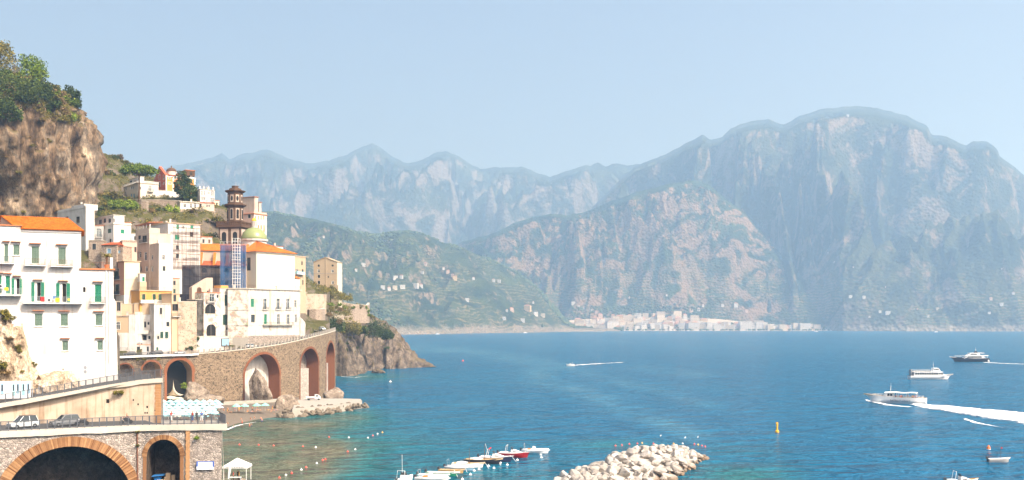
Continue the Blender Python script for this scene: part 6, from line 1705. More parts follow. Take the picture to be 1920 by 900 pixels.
# bluff top trees
Xb, Yb, Zb = (q.reshape(-1) for q in BLUFF); pxb = 960 + Xb / Yb * FPX; pyb = HY - (Zb - H) / Yb * FPX
def bl_at(px, py=None):
    k = np.where((np.abs(pxb - px) < 5) & (Yb < 470))[0]; i = k[np.argmin(pyb[k] if py is None else np.abs(pyb[k] - py) + .3 * Yb[k])]; return Vector((Xb[i], Yb[i] - .5, Zb[i] - 1.6))
for nm, lb, px, py, Y, rad, th_, key in (('round_pine', 'round bright green pine on top of the rock bluff', 66, 150, 330, (4.0, 3.6, 4.4), 3.2, 'leaf_bright'), ('oak', 'broad dark oak on the bluff beside the round pine', 22, 183, 312, (7.0, 5, 4.0), 2.0, 'leaf_dark'),
        ('oak', 'tall olive coloured tree beside the broad dark oak on the bluff', 2, 150, 328, (4.5, 4.2, 6.0), 3.0, 'leaf_olive'), ('oak', 'small dark oak clinging to the bluff edge', 8, 222, 306, (3.6, 3, 3.2), 1.5, 'leaf_dark'), ('oak', 'rounded dark tree on the far shoulder of the bluff', 136, 232, 326, (2.6, 2.4, 3.0), 1.5, 'leaf_dark'),
        ('oak', 'green tree below the round pine on the bluff', 74, 182, 324, (3.5, 3, 3.0), 1.5, 'leaf_dark')):
    tree(nm, lb, bl_at(px, None if py < 160 or px > 130 else py), tuple(1.65 * q for q in rad), th_ * 1.4, key, 120 + px, 70, 54, .34)
for px in range(-12, 150, 5):
    c = bl_at(px); k = rnd.choice(['olive', 'dark', 'olive', 'bright']); bush(k, c + Vector((0, -1.5, 1.3)), rnd.uniform(1.6, 3.4), {'olive': 'olive', 'dark': 'dark green', 'bright': 'bright green'}[k] + ' bush on the skyline of the bluff', 'skyline bushes on the bluff')
# bare grey tree
t = thing('bare_tree', 'leafless grey tree between the bluff trees', 'tree', bl_at(32)); mb = MB(); mb.tube([(0, 0, -1), (.1, 0, 3.5), (.3, .1, 7)], [.22, .15, .06], 6); mb.build('trunk', 'grey_wood', t)
mb = MB(); r0 = random.Random(5)
for i in range(60):
    z = r0.uniform(2, 6.8); a = r0.random() * 6.28; l = (7.6 - z) * .5; mb.tube([(0.1, 0, z), (l * .5 * cos(a), l * .5 * sin(a), z + l * .5), (l * .9 * cos(a + .2), l * .9 * sin(a + .2), z + l * 1.1)], [.06, .04, .02], 4)
mb.build('branch', 'grey_wood', t, kind='stuff')
# scrub on the bluff
Xb, Yb, Zb = (q.reshape(-1) for q in BLUFF)
r0 = np.random.RandomState(8)
pxb = 960 + Xb / Yb * FPX; pyb = HY - (Zb - H) / Yb * FPX
vis = (pxb > -30) & (pxb < 205) & (Yb < 445)
lowline = np.interp(pxb, [-30, 0, 40, 60, 90, 120, 150, 175, 200], [235, 225, 205, 200, 225, 230, 235, 238, 250])
c1 = np.where(vis & (pyb < lowline))[0]
prob = np.ones(len(c1))
for i in r0.choice(c1, 75, replace=False):
    k = r0.choice(['olive', 'dry', 'dark', 'olive', 'bright', 'dry'])
    bush(str(k), (Xb[i], Yb[i] - .3, Zb[i] + .1), r0.uniform(1.5, 3.6), {'olive': 'olive green scrub bush on top of the bluff', 'dry': 'dry brown scrub bush on top of the bluff', 'dark': 'dark green scrub bush on top of the bluff', 'bright': 'bright green scrub bush on top of the bluff'}[str(k)], 'scrub on the bluff top')
c2 = np.where(vis & (pyb > lowline + 6) & (pyb < 400) & (fbm(Xb / 8., Yb / 8., Zb / 6., 3, 5) > .25))[0]
for i in r0.choice(c2, 22, replace=False):
    k = str(r0.choice(['olive', 'dry', 'dry'])); bush(k, (Xb[i], Yb[i] - .2, Zb[i]), r0.uniform(.5, 1.3), {'olive': 'olive green shrub rooted in the bluff face', 'dry': 'dry brown shrub rooted in the bluff face'}[k], 'shrubs on the bluff face')
# scrub on the village slope
cnt = 0
while cnt < 110:
    Y = r0.uniform(395, 585); px = r0.uniform(186, 440); X = (px - 960) / FPX * Y
    z = gz(X, Y); py = HY - (z - H) / Y * FPX
    if py > 470 or (py < 376 and px > 214 and px < 405 and Y < 540 and Y > 452): continue
    k = str(r0.choice(['olive', 'dark', 'olive', 'dry', 'bright', 'dark']))
    bush(k, (X, Y, z), r0.uniform(1.6, 3.6), {'olive': 'olive green bush on the slope below the villa', 'dry': 'dry brown bush on the slope below the villa', 'dark': 'dark green bush on the slope below the villa', 'bright': 'bright green bush on the slope below the villa'}[k], 'bushes on the village slope'); cnt += 1
# headland trees and bushes
for nm, lb, px, py, Y, rad, th_, key in (('olive_tree', 'grey-green olive tree at the foot of the tower house', 612, 556, 548, (6.0, 4.5, 3.2), 1.6, 'leaf_olive'), ('oak', 'dark green tree spreading over the cliff beside the road bend', 625, 622, 500, (6.0, 5, 4.2), 1.5, 'leaf_dark'), ('oak', 'olive tinted tree above the sea cliff', 655, 625, 560, (7.0, 5, 4.4), 1.5, 'leaf_olive'),
        ('oak', 'dense dark tree on the seaward brow of the headland', 708, 632, 625, (8.5, 7, 6.5), 2.0, 'leaf_dark'), ('oak', 'small dark tree below the garden wall', 675, 628, 590, (4.5, 4, 3.6), 1.2, 'leaf_dark'), ('oak', 'low dark tree hanging over the headland rocks', 724, 636, 630, (5, 4, 3.2), 1.0, 'leaf_dark')):
    tree(nm, lb, P(px, py, Y), rad, th_, key, 300 + px, 60, 48, .32)
for px, py, Y, s_, k in ((683, 580, 604, 2.2, 'bright'), (688, 585, 606, 2.4, 'bright'), (690, 592, 606, 1.8, 'bright'), (660, 578, 592, 2.2, 'bright'), (672, 577, 598, 2.4, 'olive'), (645, 578, 585, 2.0, 'bright')):
    bush(k, P(px, py, Y), s_, 'yellow-green creeper bush on the headland garden wall', 'creepers on the garden wall')
Zhf, GXf, GYf = Zh.reshape(-1), GXX.reshape(-1), GYY.reshape(-1)
pxh = 960 + GXf / GYf * FPX; pyh = HY - (Zhf - H) / GYf * FPX
c3 = np.where((pxh > 634) & (pxh < 735) & (Zhf > 12) & (GYf < 690) & (pyh < 668))[0]
for i in r0.choice(c3, 30, replace=False):
    k = str(r0.choice(['olive', 'dark', 'dry'])); bush(k, (GXf[i], GYf[i], Zhf[i]), r0.uniform(.9, 2.2), {'olive': 'olive green bush on the headland cliff', 'dry': 'dry brown bush on the headland cliff', 'dark': 'dark green bush on the headland cliff'}[k], 'bushes on the headland cliff')
for i in range(18):
    px = r0.uniform(566, 640); py = r0.uniform(570, 606); Y = r0.uniform(470, 500)
    k = str(r0.choice(['olive', 'dry', 'bright'])); bush(k, P(px, py, Y) + Vector((0, 3, -.3)), r0.uniform(.8, 1.7), {'olive': 'olive green bush on the terraces by the bastion', 'dry': 'dry rust coloured bush on the terraces by the bastion', 'bright': 'bright green bush on the terraces by the bastion'}[k], 'bushes by the bastion')
# dry tufts on ledges, nobody could count them
sel = r0.choice(np.concatenate([c1, c2]), 500); pts = np.stack([Xb[sel], Yb[sel] - .2, Zb[sel] + .1], -1)
obj('dry_grass', leaf_mesh('dry_grass', pts, 14, .7, .16, 'leaf_dry', 9), kind='stuff', label='dry grass tufts on the ledges of the bluff', cat='grass')
sel = r0.choice(c1, 1000); pts = np.stack([Xb[sel], Yb[sel] - .2, Zb[sel] + .3], -1)
obj('scrub', leaf_mesh('scrub', pts, 36, 1.2, .2, 'leaf_olive', 10), kind='stuff', label='olive green scrub carpeting the top of the bluff', cat='scrub')
pts = []
while len(pts) < 2300:
    Y = r0.uniform(395, 600); px = r0.uniform(180, 450) if len(pts) < 1700 else r0.uniform(552, 660); X = (px - 960) / FPX * Y; z = gz(X, Y)
    if HY - (z - H) / Y * FPX < 470 or (px > 552 and Y > 486): pts.append((X, Y, z + .4))
obj('scrub', leaf_mesh('scrub', np.array(pts), 34, 1.2, .22, 'leaf_olive', 12), kind='stuff', label='low olive scrub carpeting the slope below the villa', cat='scrub')
sel = r0.choice(c3, 260); pts = np.stack([GXf[sel], GYf[sel], Zhf[sel] + .3], -1)
obj('scrub', leaf_mesh('scrub', pts, 30, 1.0, .2, 'leaf_olive', 13), kind='stuff', label='low scrub on the headland cliff', cat='scrub')
# shrubs on the outcrop and walls
Xq, Yq, Zq = (q.reshape(-1) for q in OUTC); pxq = 960 + Xq / Yq * FPX; pyq = HY - (Zq - H) / Yq * FPX
for px, py, s_, k in ((12, 590, .9, 'olive'), (18, 598, .9, 'olive'), (6, 585, .7, 'dry'), (35, 652, .55, 'olive'), (38, 660, .5, 'olive'), (65, 684, .6, 'olive'), (5, 690, 1.0, 'olive'), (10, 700, .8, 'dry'), (20, 636, .5, 'dry'), (42, 698, .45, 'olive'), (120, 692, .3, 'olive')):
    i = np.argmin((pxq - px) ** 2 + (pyq - py) ** 2); bush(k, (Xq[i], Yq[i] - .25, Zq[i]), s_, {'olive': 'small olive green shrub on the rock beside the white apartment house', 'dry': 'small dry shrub on the rock beside the white apartment house'}[k], 'shrubs on the outcrop')
bush('olive', uppL.off(uppL.s_of(222), -.35, pxz(uppL, 222, 738)), .75, 'wild shrub growing out of the cream retaining wall', None)
for px, py in ((257, 810), (257, 836)): bush('olive', lowp.off(lowp.s_of(px), -.4, pxz(lowp, px, py)), .32, 'small weed growing down the wall drain', 'weeds on the drain')
bush('bright', lowp.off(lowp.s_of(370), -.5, pxz(lowp, 370, 822)), .4, 'small green weed beside the brick pilaster', None)
for px, py, Y, s_ in ((345, 722, 340, 1.0), (346, 727, 340, .9)): bush('bright', P(px, py, Y), s_, 'bright yellow-green fig bush by the draped arch', 'fig bushes at the arch')
for px in (258, 270, 297): bush('olive', P(px, 675, 341), .7, 'yellowish weed hanging from the viaduct edge', 'weeds on the viaduct')
for px, py, Y, s_ in ((325, 650, 356, 1.6), (326, 640, 357, 1.6), (327, 630, 357, 1.3), (322, 656, 355, 1.4)): bush('dark', P(px, py, Y), s_, 'dark creeper covering the gap beside the cream retaining wall', 'dark creepers')
for px, py, Y, s_ in ((360, 646, 358, 1.7), (363, 652, 358, 1.8), (354, 655, 356, 1.4), (366, 637, 360, 1.3)): bush('dark', P(px, py, Y), s_, 'dark ivy mass at the foot of the cream retaining wall', 'ivy at the wall foot')
# palm on the terrace
pb = P(200, 505, 176); t = thing('palm', 'short potted palm on the roof terrace of the white apartment house', 'palm', pb)
mb = MB(); mb.lathe([(.28, 0), (.42, .7), (.46, .72), (.46, .8), (.1, .78)], 12); mb.build('pot', 'terracotta', t)
mb = MB(); mb.tube([(0, 0, .7), (.03, 0, 1.4), (0, 0, 2.1)], [.2, .17, .2], 8); mb.build('trunk', 'brown_wood', t)
for i in range(22):
    a = 2 * pi * i / 22 + .2 * (i % 3); e_ = .9 + .25 * (i % 4); mb = MB(); pr_ = None
    for j in range(6):
        u = j / 5; p_ = Vector((cos(a) * 1.05 * u, sin(a) * 1.05 * u, 2.1 + e_ * u - 1.0 * u * u * (1.3 - .2 * (i % 3)))); sd_v = Vector((-sin(a), cos(a), 0)) * (.13 * (1 - u) + .03)
        if pr_: mb.quad(pr_[0], p_ - sd_v, p_ + Vector((0, 0, .05)), pr_[2]); mb.quad(pr_[2], p_ + Vector((0, 0, .05)), p_ + sd_v, pr_[1])
        pr_ = (p_ - sd_v, p_ + sd_v, p_ + Vector((0, 0, .05)))
    mb.build('frond', 'leaf_olive', t)
# ================================================================== SCAFFOLDS
g = NG('net_blue'); g.b.inputs['Alpha'].default_value = .8; M['net_blue'] = g.out(g.mix(g.noise(.35, 4), (.008, .026, .07), (.03, .115, .27)), .8, .1)
g = NG('net_dark'); g.b.inputs['Alpha'].default_value = .82; M['net_dark'] = g.out(g.mix(g.noise(.3, 3), (.018, .018, .026), (.05, .043, .05)), .9, .1)  # dark netting; the nave's shade is put into its colour too
def scaffold(name, label, A, B, bot, top, depth, lifts, bays, pole='steel', deck='plank', net=None, net_top=None, y_off=-1.6):
    """poles and boards on a grid; each board run and each standard is a part"""
    z0 = H + (HY - bot) / FPX * A[1]; F_ = Frame(A, B, z0); hgt = (bot - top) / FPX * A[1]
    t = thing(name, label, 'scaffold', F_.loc(), F_.ang)
    L = F_.len
    mb = MB(); mb.tube([(0, 0, 0), (0, 0, hgt)], .045, 5); pm_ = mb.mesh('standard', pole)
    for i in range(bays + 1):
        for y in (0, depth): obj('standard', pm_, t, (L * i / bays, y, 0))
    for j in range(1, lifts + 1):
        z = hgt * j / lifts - .9
        mb = MB()
        for y in (0, depth):
            for dz in (0, 1.0): mb.tube([(-.2, y, z + dz), (L + .2, y, z + dz)], .035, 4)
        mb.build('ledger', pole, t)
        mb = MB()
        r0 = random.Random(j); x = -.3
        while x < L:
            w_ = r0.uniform(1.5, 3.0)
            if r0.random() > .15: mb.box(x, min(L + .3, x + w_ - .05), .08, depth - .08, z - .09, z - .03)
            x += w_
        mb.build('deck_board', deck, t)
    mb = MB()
    for i in range(0, bays, 2): mb.tube([(L * i / bays, -.05, 0), (L * (i + 1) / bays, -.05, hgt)], .03, 4)
    mb.build('brace', pole, t)
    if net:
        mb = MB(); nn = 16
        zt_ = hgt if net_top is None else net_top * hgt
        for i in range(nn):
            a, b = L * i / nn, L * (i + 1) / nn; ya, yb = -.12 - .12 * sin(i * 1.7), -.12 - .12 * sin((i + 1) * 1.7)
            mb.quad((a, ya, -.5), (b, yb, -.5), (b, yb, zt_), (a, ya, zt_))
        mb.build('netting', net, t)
    return t
scaffold('scaffold', 'scaffold with timber decks against the broad white house', (328, 377), (378, 384), 503, 421, 1.1, 5, 7, 'rust_iron', 'plank')
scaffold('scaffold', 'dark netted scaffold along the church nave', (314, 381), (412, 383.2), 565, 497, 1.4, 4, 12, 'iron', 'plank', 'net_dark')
scaffold('scaffold', 'blue netted scaffold tower beside the church apse', (413, 379.4), (461, 381.5), 541, 453, 1.5, 6, 7, 'steel', 'blue_plastic', 'net_blue', .93)
scaffold('scaffold', 'bare steel scaffold bay rising through the blue netting by the apse', (436, 377), (450, 377.6), 541, 447, 1.2, 8, 3, 'white_paint', 'white_paint')
# ================================================================== PEOPLE
for nm, c in (('skin', (.45, .24, .15)), ('hair', (.03, .02, .015)), ('cloth_a', (.5, .05, .04)), ('cloth_b', (.05, .12, .35)), ('cloth_c', (.75, .75, .72)), ('cloth_d', (.05, .05, .06)), ('cloth_e', (.8, .45, .05)), ('cloth_f', (.1, .4, .42))): plain(nm, c, .8, .2, 0, .1)
def person_mesh(name, J, E, R, hairz, top, bottom, swim=False):
    me = bpy.data.meshes.new('tmp'); me.from_pydata(J, E, []); o = bpy.data.objects.new('tmp', me); COL.objects.link(o)
    md = o.modifiers.new('skin', 'SKIN'); sv = me.skin_vertices[0].data
    for i, r in enumerate(R): sv[i].radius = (r, r)
    sv[0].use_root = True
    sb = o.modifiers.new('sub', 'SUBSURF'); sb.levels = 1; sb.render_levels = 1
    dg = bpy.context.evaluated_depsgraph_get(); m2 = bpy.data.meshes.new_from_object(o.evaluated_get(dg)); m2.name = name
    bpy.data.objects.remove(o)
    for k in ('skin', 'cloth_c', 'cloth_d', 'hair'): m2.materials.append(M[k])
    Jv = [Vector(j) for j in J]
    reg = {0: 2, 1: 1, 2: 1, 3: 0, 4: 3}
    for p in m2.polygons:
        c = p.center; d = [(c - j).length - r * .4 for j, r in zip(Jv, R)]; i = int(np.argmin(d))
        p.material_index = hairz(i, c); p.use_smooth = True
    return m2
def skel(pose):
    # pelvis, belly, chest, neck, head, crown, shL, elL, haL, shR, elR, haR, hipL, knL, anL, toL, hipR, knR, anR, toR
    R = [.13, .125, .15, .06, .105, .07, .07, .05, .04, .07, .05, .04, .095, .07, .05, .035, .095, .07, .05, .035]
    E = [(0, 1), (1, 2), (2, 3), (3, 4), (4, 5), (2, 6), (6, 7), (7, 8), (2, 9), (9, 10), (10, 11), (0, 12), (12, 13), (13, 14), (14, 15), (0, 16), (16, 17), (17, 18), (18, 19)]
    if pose == 'stand': J = [(0, 0, .95), (0, 0, 1.12), (0, 0, 1.34), (0, 0, 1.5), (0, -.02, 1.62), (0, 0, 1.72), (-.19, 0, 1.4), (-.25, .02, 1.13), (-.24, -.08, .88), (.19, 0, 1.4), (.25, .02, 1.13), (.22, -.1, .88), (-.1, 0, .88), (-.11, -.02, .48), (-.11, .02, .08), (-.11, -.14, .04), (.1, 0, .88), (.12, -.03, .48), (.13, .02, .08), (.14, -.14, .04)]
    elif pose == 'walk': J = [(0, 0, .95), (0, -.01, 1.12), (0, -.03, 1.34), (0, -.04, 1.5), (0, -.07, 1.62), (0, -.05, 1.72), (-.19, -.03, 1.4), (-.25, .12, 1.15), (-.23, .1, .9), (.19, -.03, 1.4), (.25, -.15, 1.16), (.2, -.3, .98), (-.1, 0, .88), (-.11, -.2, .5), (-.11, -.22, .08), (-.11, -.38, .06), (.1, 0, .88), (.11, .08, .48), (.11, .32, .14), (.11, .26, .04)]
    elif pose == 'sit': J = [(0, 0, .14), (0, .06, .3), (0, .12, .5), (0, .12, .66), (0, .08, .78), (0, .1, .88), (-.19, .12, .56), (-.28, .28, .34), (-.26, .38, .08), (.19, .12, .56), (.28, .28, .34), (.26, .38, .08), (-.1, -.02, .12), (-.13, -.36, .42), (-.13, -.62, .06), (-.13, -.75, .04), (.1, -.02, .12), (.13, -.38, .38), (.13, -.7, .06), (.13, -.83, .04)]
    else: J = [(0, 0, .13), (0, .18, .13), (0, .4, .15), (0, .56, .14), (0, .68, .15), (0, .78, .14), (-.19, .44, .13), (-.34, .26, .07), (-.36, .02, .05), (.19, .44, .13), (.38, .56, .08), (.3, .8, .06), (-.1, -.06, .12), (-.12, -.46, .12), (-.12, -.85, .06), (-.12, -.92, .12), (.1, -.06, .12), (.13, -.44, .2), (.13, -.8, .06), (.13, -.88, .12)]
    return J, E, R
def dressed(i, c):
    if i in (4, 5): return 3 if (i == 5 or c.y > .02) else 0
    if i in (1, 2, 6, 9): return 1
    if i in (0, 12, 16, 13, 17): return 2
    return 0
def swimwear(i, c):
    if i in (4, 5): return 3 if i == 5 else 0
    if i in (0, 12, 16): return 2
    return 0
PM = {'stand': person_mesh('body', *skel('stand'), dressed, 0, 0), 'walk': person_mesh('body', *skel('walk'), dressed, 0, 0), 'sit': person_mesh('body', *skel('sit'), swimwear, 0, 0), 'lie': person_mesh('body', *skel('lie'), swimwear, 0, 0), 'bather': person_mesh('body', *skel('stand'), swimwear, 0, 0)}
def person(pose, loc, rz, label, group=None, top=None, bottom=None):
    o = obj('person', PM[pose], None, loc, rz, None, label, 'person', group)
    for k, m_ in ((1, top), (2, bottom)):
        if m_: o.material_slots[k].link = 'OBJECT'; o.material_slots[k].material = M[m_]
    return o
CL = {'cloth_a': 'red', 'cloth_b': 'blue', 'cloth_c': 'white', 'cloth_d': 'black', 'cloth_e': 'yellow', 'cloth_f': 'teal'}
# on the terrace of the lower road
for px, Y, rz, tp, bt_, extra in ((361, 162, 2.6, 'cloth_a', 'cloth_b', 'beside two others at the railing'), (369, 162.5, 2.9, 'cloth_d', 'cloth_d', 'beside the one in red at the railing'), (378, 162, 3.4, 'cloth_b', 'cloth_c', 'at the middle of the railing group'), (386, 163, 3.0, 'cloth_c', 'cloth_d', 'at the end of the railing group'), (410, 160.5, 2.2, 'cloth_f', 'cloth_d', 'standing alone at the terrace corner'), (321, 162.5, 1.2, 'cloth_a', 'cloth_c', 'walking along the terrace')):
    c = P(px, 0, Y); c.z = LZ - .03; person('walk' if 'walking' in extra else 'stand', c, rz, 'person in ' + CL[tp] + ' top ' + extra, None, tp, bt_)
# ================================================================== VEHICLES
for nm, c in (('car_white', (.72, .73, .74)), ('car_grey', (.14, .15, .16)), ('car_black', (.015, .016, .018)), ('car_silver', (.42, .44, .45)), ('car_red', (.4, .02, .02))): 
    g = NG(nm); g.b.inputs['Coat Weight'].default_value = .6; M[nm] = g.out(c, .35, .5, .15)
plain('tyre', (.015, .015, .016), .85); plain('rim', (.4, .41, .42), .35, .5, .8, 0); plain('lamp', (.8, .8, .78), .15, .6, 0, 0); plain('tail_lamp', (.4, .01, .01), .2, .5, 0, 0); plain('number_plate', (.8, .8, .75), .5, .3, 0, 0)
def loft(mb, secs):
    """closed rings of equal count joined along"""
    n = len(secs[0]); o = len(mb.v)
    mb.v.extend(tuple(p) for s_ in secs for p in s_)
    for i in range(len(secs) - 1):
        for k in range(n): mb.f.append((o + i * n + k, o + i * n + (k + 1) % n, o + (i + 1) * n + (k + 1) % n, o + (i + 1) * n + k)); mb.mi.append(mb.k)
    mb.f.append(tuple(o + k for k in range(n - 1, -1, -1))); mb.mi.append(mb.k); mb.f.append(tuple(o + (len(secs) - 1) * n + k for k in range(n))); mb.mi.append(mb.k)
def car(name, label, loc, rz, paint, kind='hatch', group=None, L=4.0, W=1.72, hh=1.5):
    t = thing(name, label, 'car', loc, rz, group); hw = W / 2
    # body side profile: front at -L/2 ; rings across x
    prof = {'hatch': [(-.5, .45, .62), (-.485, .30, .78), (-.42, .26, .86), (-.2, .24, .93), (.1, .24, .95), (.36, .25, .95), (.46, .28, .92), (.495, .4, .75), (.5, .5, .62)], 'open': [(-.5, .42, .6), (-.48, .28, .72), (-.3, .24, .8), (-.1, .23, .84), (.2, .23, .85), (.4, .25, .84), (.49, .34, .74), (.5, .45, .62)]}['open' if kind == 'open' else 'hatch']
    mb = MB(); secs = []
    for x, z0, z1 in prof:
        wv = hw * (1 - .9 * max(0, abs(x) - .4) ** 1.3 * 2)
        secs.append([(x * L, -wv, lerp(z0, z1, .12)), (x * L, -wv * 1.0, lerp(z0, z1, .6)), (x * L, -wv * .93, z1), (x * L, -wv * .5, z1 + .02), (x * L, wv * .5, z1 + .02), (x * L, wv * .93, z1), (x * L, wv, lerp(z0, z1, .6)), (x * L, wv, lerp(z0, z1, .12)), (x * L, wv * .9, z0), (x * L, -wv * .9, z0)])
    loft(mb, secs); b = mb.build('body', paint, t, True)
    b.data.polygons.foreach_set('use_smooth', [False] * len(b.data.polygons))
    if kind != 'open':
        r0, r1, w0, w1 = (-.26, .47, -.06, .38)
        mb = MB(); loft(mb, [[(r0 * L, -hw * .9, .9), (w0 * L, -hw * .72, hh - .04), (w1 * L, -hw * .72, hh - .04), (r1 * L, -hw * .9, .93)], [(r0 * L, hw * .9, .9), (w0 * L, hw * .72, hh - .04), (w1 * L, hw * .72, hh - .04), (r1 * L, hw * .9, .93)]]); mb.build('glazing', 'glass_pane', t)
        mb = MB(); mb.hexa([((w0 - .01) * L, -hw * .73, hh - .06), ((w1 + .02) * L, -hw * .73, hh - .06), ((w1 + .02) * L, hw * .73, hh - .06), ((w0 - .01) * L, hw * .73, hh - .06), (w0 * L, -hw * .66, hh), (w1 * L, -hw * .66, hh), (w1 * L, hw * .66, hh), (w0 * L, hw * .66, hh)]); mb.build('roof', paint if kind != 'black_roof' else 'car_black', t)
        for sg in (-1, 1):
            for xa, xb in (((r0 + .01) * L, w0 * L), (.15 * L, .14 * L), ((r1 - .01) * L, w1 * L)):
                mb = MB(); mb.tube([(xa, sg * hw * .9, .93), (xb, sg * hw * .725, hh - .05)], .045, 5); mb.build('pillar', paint, t)
            mb = MB(); mb.box(-.16 * L, -.12 * L, sg * hw - .02 + (.0 if sg > 0 else -.14), sg * hw + (.16 if sg > 0 else .02), .95, 1.07); mb.build('wing_mirror', paint, t)
    else:
        mb = MB(); mb.hexa([(-.14 * L, -hw * .8, .86), (-.13 * L, -hw * .8, .86), (-.13 * L, hw * .8, .86), (-.14 * L, hw * .8, .86), (-.05 * L, -hw * .68, 1.22), (-.045 * L, -hw * .68, 1.22), (-.045 * L, hw * .68, 1.22), (-.05 * L, hw * .68, 1.22)]); mb.build('windscreen', 'glass_pane', t)
        for sg in (-.38, .38):
            mb = MB(); mb.box(.08 * L, .12 * L, sg - .24, sg + .24, .8, 1.12); mb.build('seat', 'car_red', t)
        mb = MB(); mb.box(-.1 * L, .3 * L, -hw * .7, hw * .7, .858, .875); mb.build('cockpit', 'dark_inside', t)
    for x in (-.31 * L, .31 * L):
        for sg in (-1, 1):
            mb = MB(); mb.lathe([(.2, -.11), (.31, -.1), (.325, -.05), (.325, .05), (.31, .1), (.2, .11)], 18); w_ = mb.build('wheel', 'tyre', t); w_.location = (x, sg * (hw - .1), .325); w_.rotation_euler = (pi / 2, 0, 0)
            mb = MB(); mb.lathe([(.05, -.12), (.2, -.1), (.2, .1), (.05, .12)], 12); mb.build('rim', 'rim', w_)
    for sg in (-1, 1):
        mb = MB(); mb.box(-.5 * L - .01, -.46 * L, sg * hw * .62 - .17, sg * hw * .62 + .17, .62, .76); mb.build('headlight', 'lamp', t)
        mb = MB(); mb.box(.48 * L, .5 * L + .01, sg * hw * .68 - .14, sg * hw * .68 + .14, .68, .84); mb.build('tail_light', 'tail_lamp', t)
    mb = MB(); mb.box(-.5 * L - .02, -.5 * L + .02, -.26, .26, .46, .57); mb.build('number_plate', 'number_plate', t)
    mb = MB(); mb.box(-.5 * L - .012, -.48 * L, -.45, .45, .58, .68); mb.build('grille', 'iron', t)
    return t
def on_low(px, d): p = lowp.off(lowp.s_of(px), d); p.z = LZ - .03; return p
rdA = atan2(lowp.tan(20).y, lowp.tan(20).x)
car('parked_car', 'white hatchback with dark roof parked below the cream retaining wall', on_low(46, 4.6), rdA + .42, 'car_white', 'black_roof', None, 4.3, 1.9, 1.85)
car('parked_car', 'grey hatchback parked between the white hatchback and the motorcycle', on_low(127, 4.6), rdA + .30, 'car_grey', 'hatch', None, 4.3, 1.85, 1.75)
def motorcycle(label, loc, rz, rider=False, group=None):
    t = thing('motorcycle', label, 'motorcycle', loc, rz, group)
    for x in (-.68, .68):
        mb = MB(); mb.lathe([(.22, -.05), (.29, -.06), (.32, 0), (.29, .06), (.22, .05)], 16); w_ = mb.build('wheel', 'tyre', t); w_.location = (x, 0, .32); w_.rotation_euler = (pi / 2, 0, 0)
    mb = MB(); mb.tube([(-.68, 0, .32), (-.48, 0, .95), (-.42, 0, 1.1)], [.04, .05, .03], 6); mb.build('fork', 'steel', t)
    mb = MB(); mb.tube([(-.42, -.35, 1.12), (-.45, 0, 1.06), (-.42, .35, 1.12)], .025, 5); mb.build('handlebar', 'iron', t)
    mb = MB(); loft(mb, [[(-.45, -.06, .72), (-.45, .06, .72), (-.45, .06, .92), (-.45, -.06, .92)], [(-.2, -.16, .4), (-.2, .16, .4), (-.2, .14, .98), (-.2, -.14, .98)], [(.15, -.15, .38), (.15, .15, .38), (.15, .12, .86), (.15, -.12, .86)], [(.6, -.09, .62), (.6, .09, .62), (.6, .08, .8), (.6, -.08, .8)]]); mb.build('body', 'car_black', t)
    mb = MB(); mb.box(-.1, .62, -.13, .13, .86, .96); mb.build('seat', 'iron', t)
    mb = MB(); mb.lathe([(.02, -.08), (.09, -.05), (.1, .04)], 10); l_ = mb.build('headlight', 'lamp', t); l_.location = (-.55, 0, .98); l_.rotation_euler = (0, pi / 2, 0)
    mb = MB(); mb.tube([(.05, .16, .3), (.7, .17, .38)], .05, 6); mb.build('exhaust', 'steel', t)
    return t
motorcycle('black motorcycle parked next to the grey hatchback', on_low(160, 4.2), rdA + .25)
motorcycle('dark scooter ridden along the lower road', on_low(243, 3.6), rdA + .15)
c = on_low(243, 3.6); person('sit', c + Vector((0, 0, .80)), rdA + .15 - pi / 2, 'person in dark clothes riding the scooter on the lower road', None, 'cloth_d', 'cloth_d')
def on_via(px, d): s_ = VP.s_of(px); p = VP.off(s_, d); return Vector((p.x, p.y, p.z + .06)), atan2(VP.tan(s_).y, VP.tan(s_).x)
for px, d, paint, kd, lb in ((246, 2.6, 'car_black', 'hatch', 'black car on the coast road beside the street lamp'), (299, 2.6, 'car_black', 'hatch', 'black car on the coast road next to parked scooters'), (342, 2.4, 'car_silver', 'open', 'silver open-top car with red seats on the coast road'), (478, 2.6, 'car_silver', 'hatch', 'silver car driving below the white palazzo')):
    p, a = on_via(px, d); car('car', lb, p, a + (0 if px < 470 else pi), paint, kd)
p = P(604, 616.5, 432); p.z = e.z + .15; car('car', 'white car rounding the road bend below the bastion', p, 2.2, 'car_white')
for px, d in ((280, 3.2), (284, 3.0), (322, 3.0)):
    p, a = on_via(px, d); motorcycle('small scooter parked on the coast road between cars', p, a + 1.2, group='parked scooters')
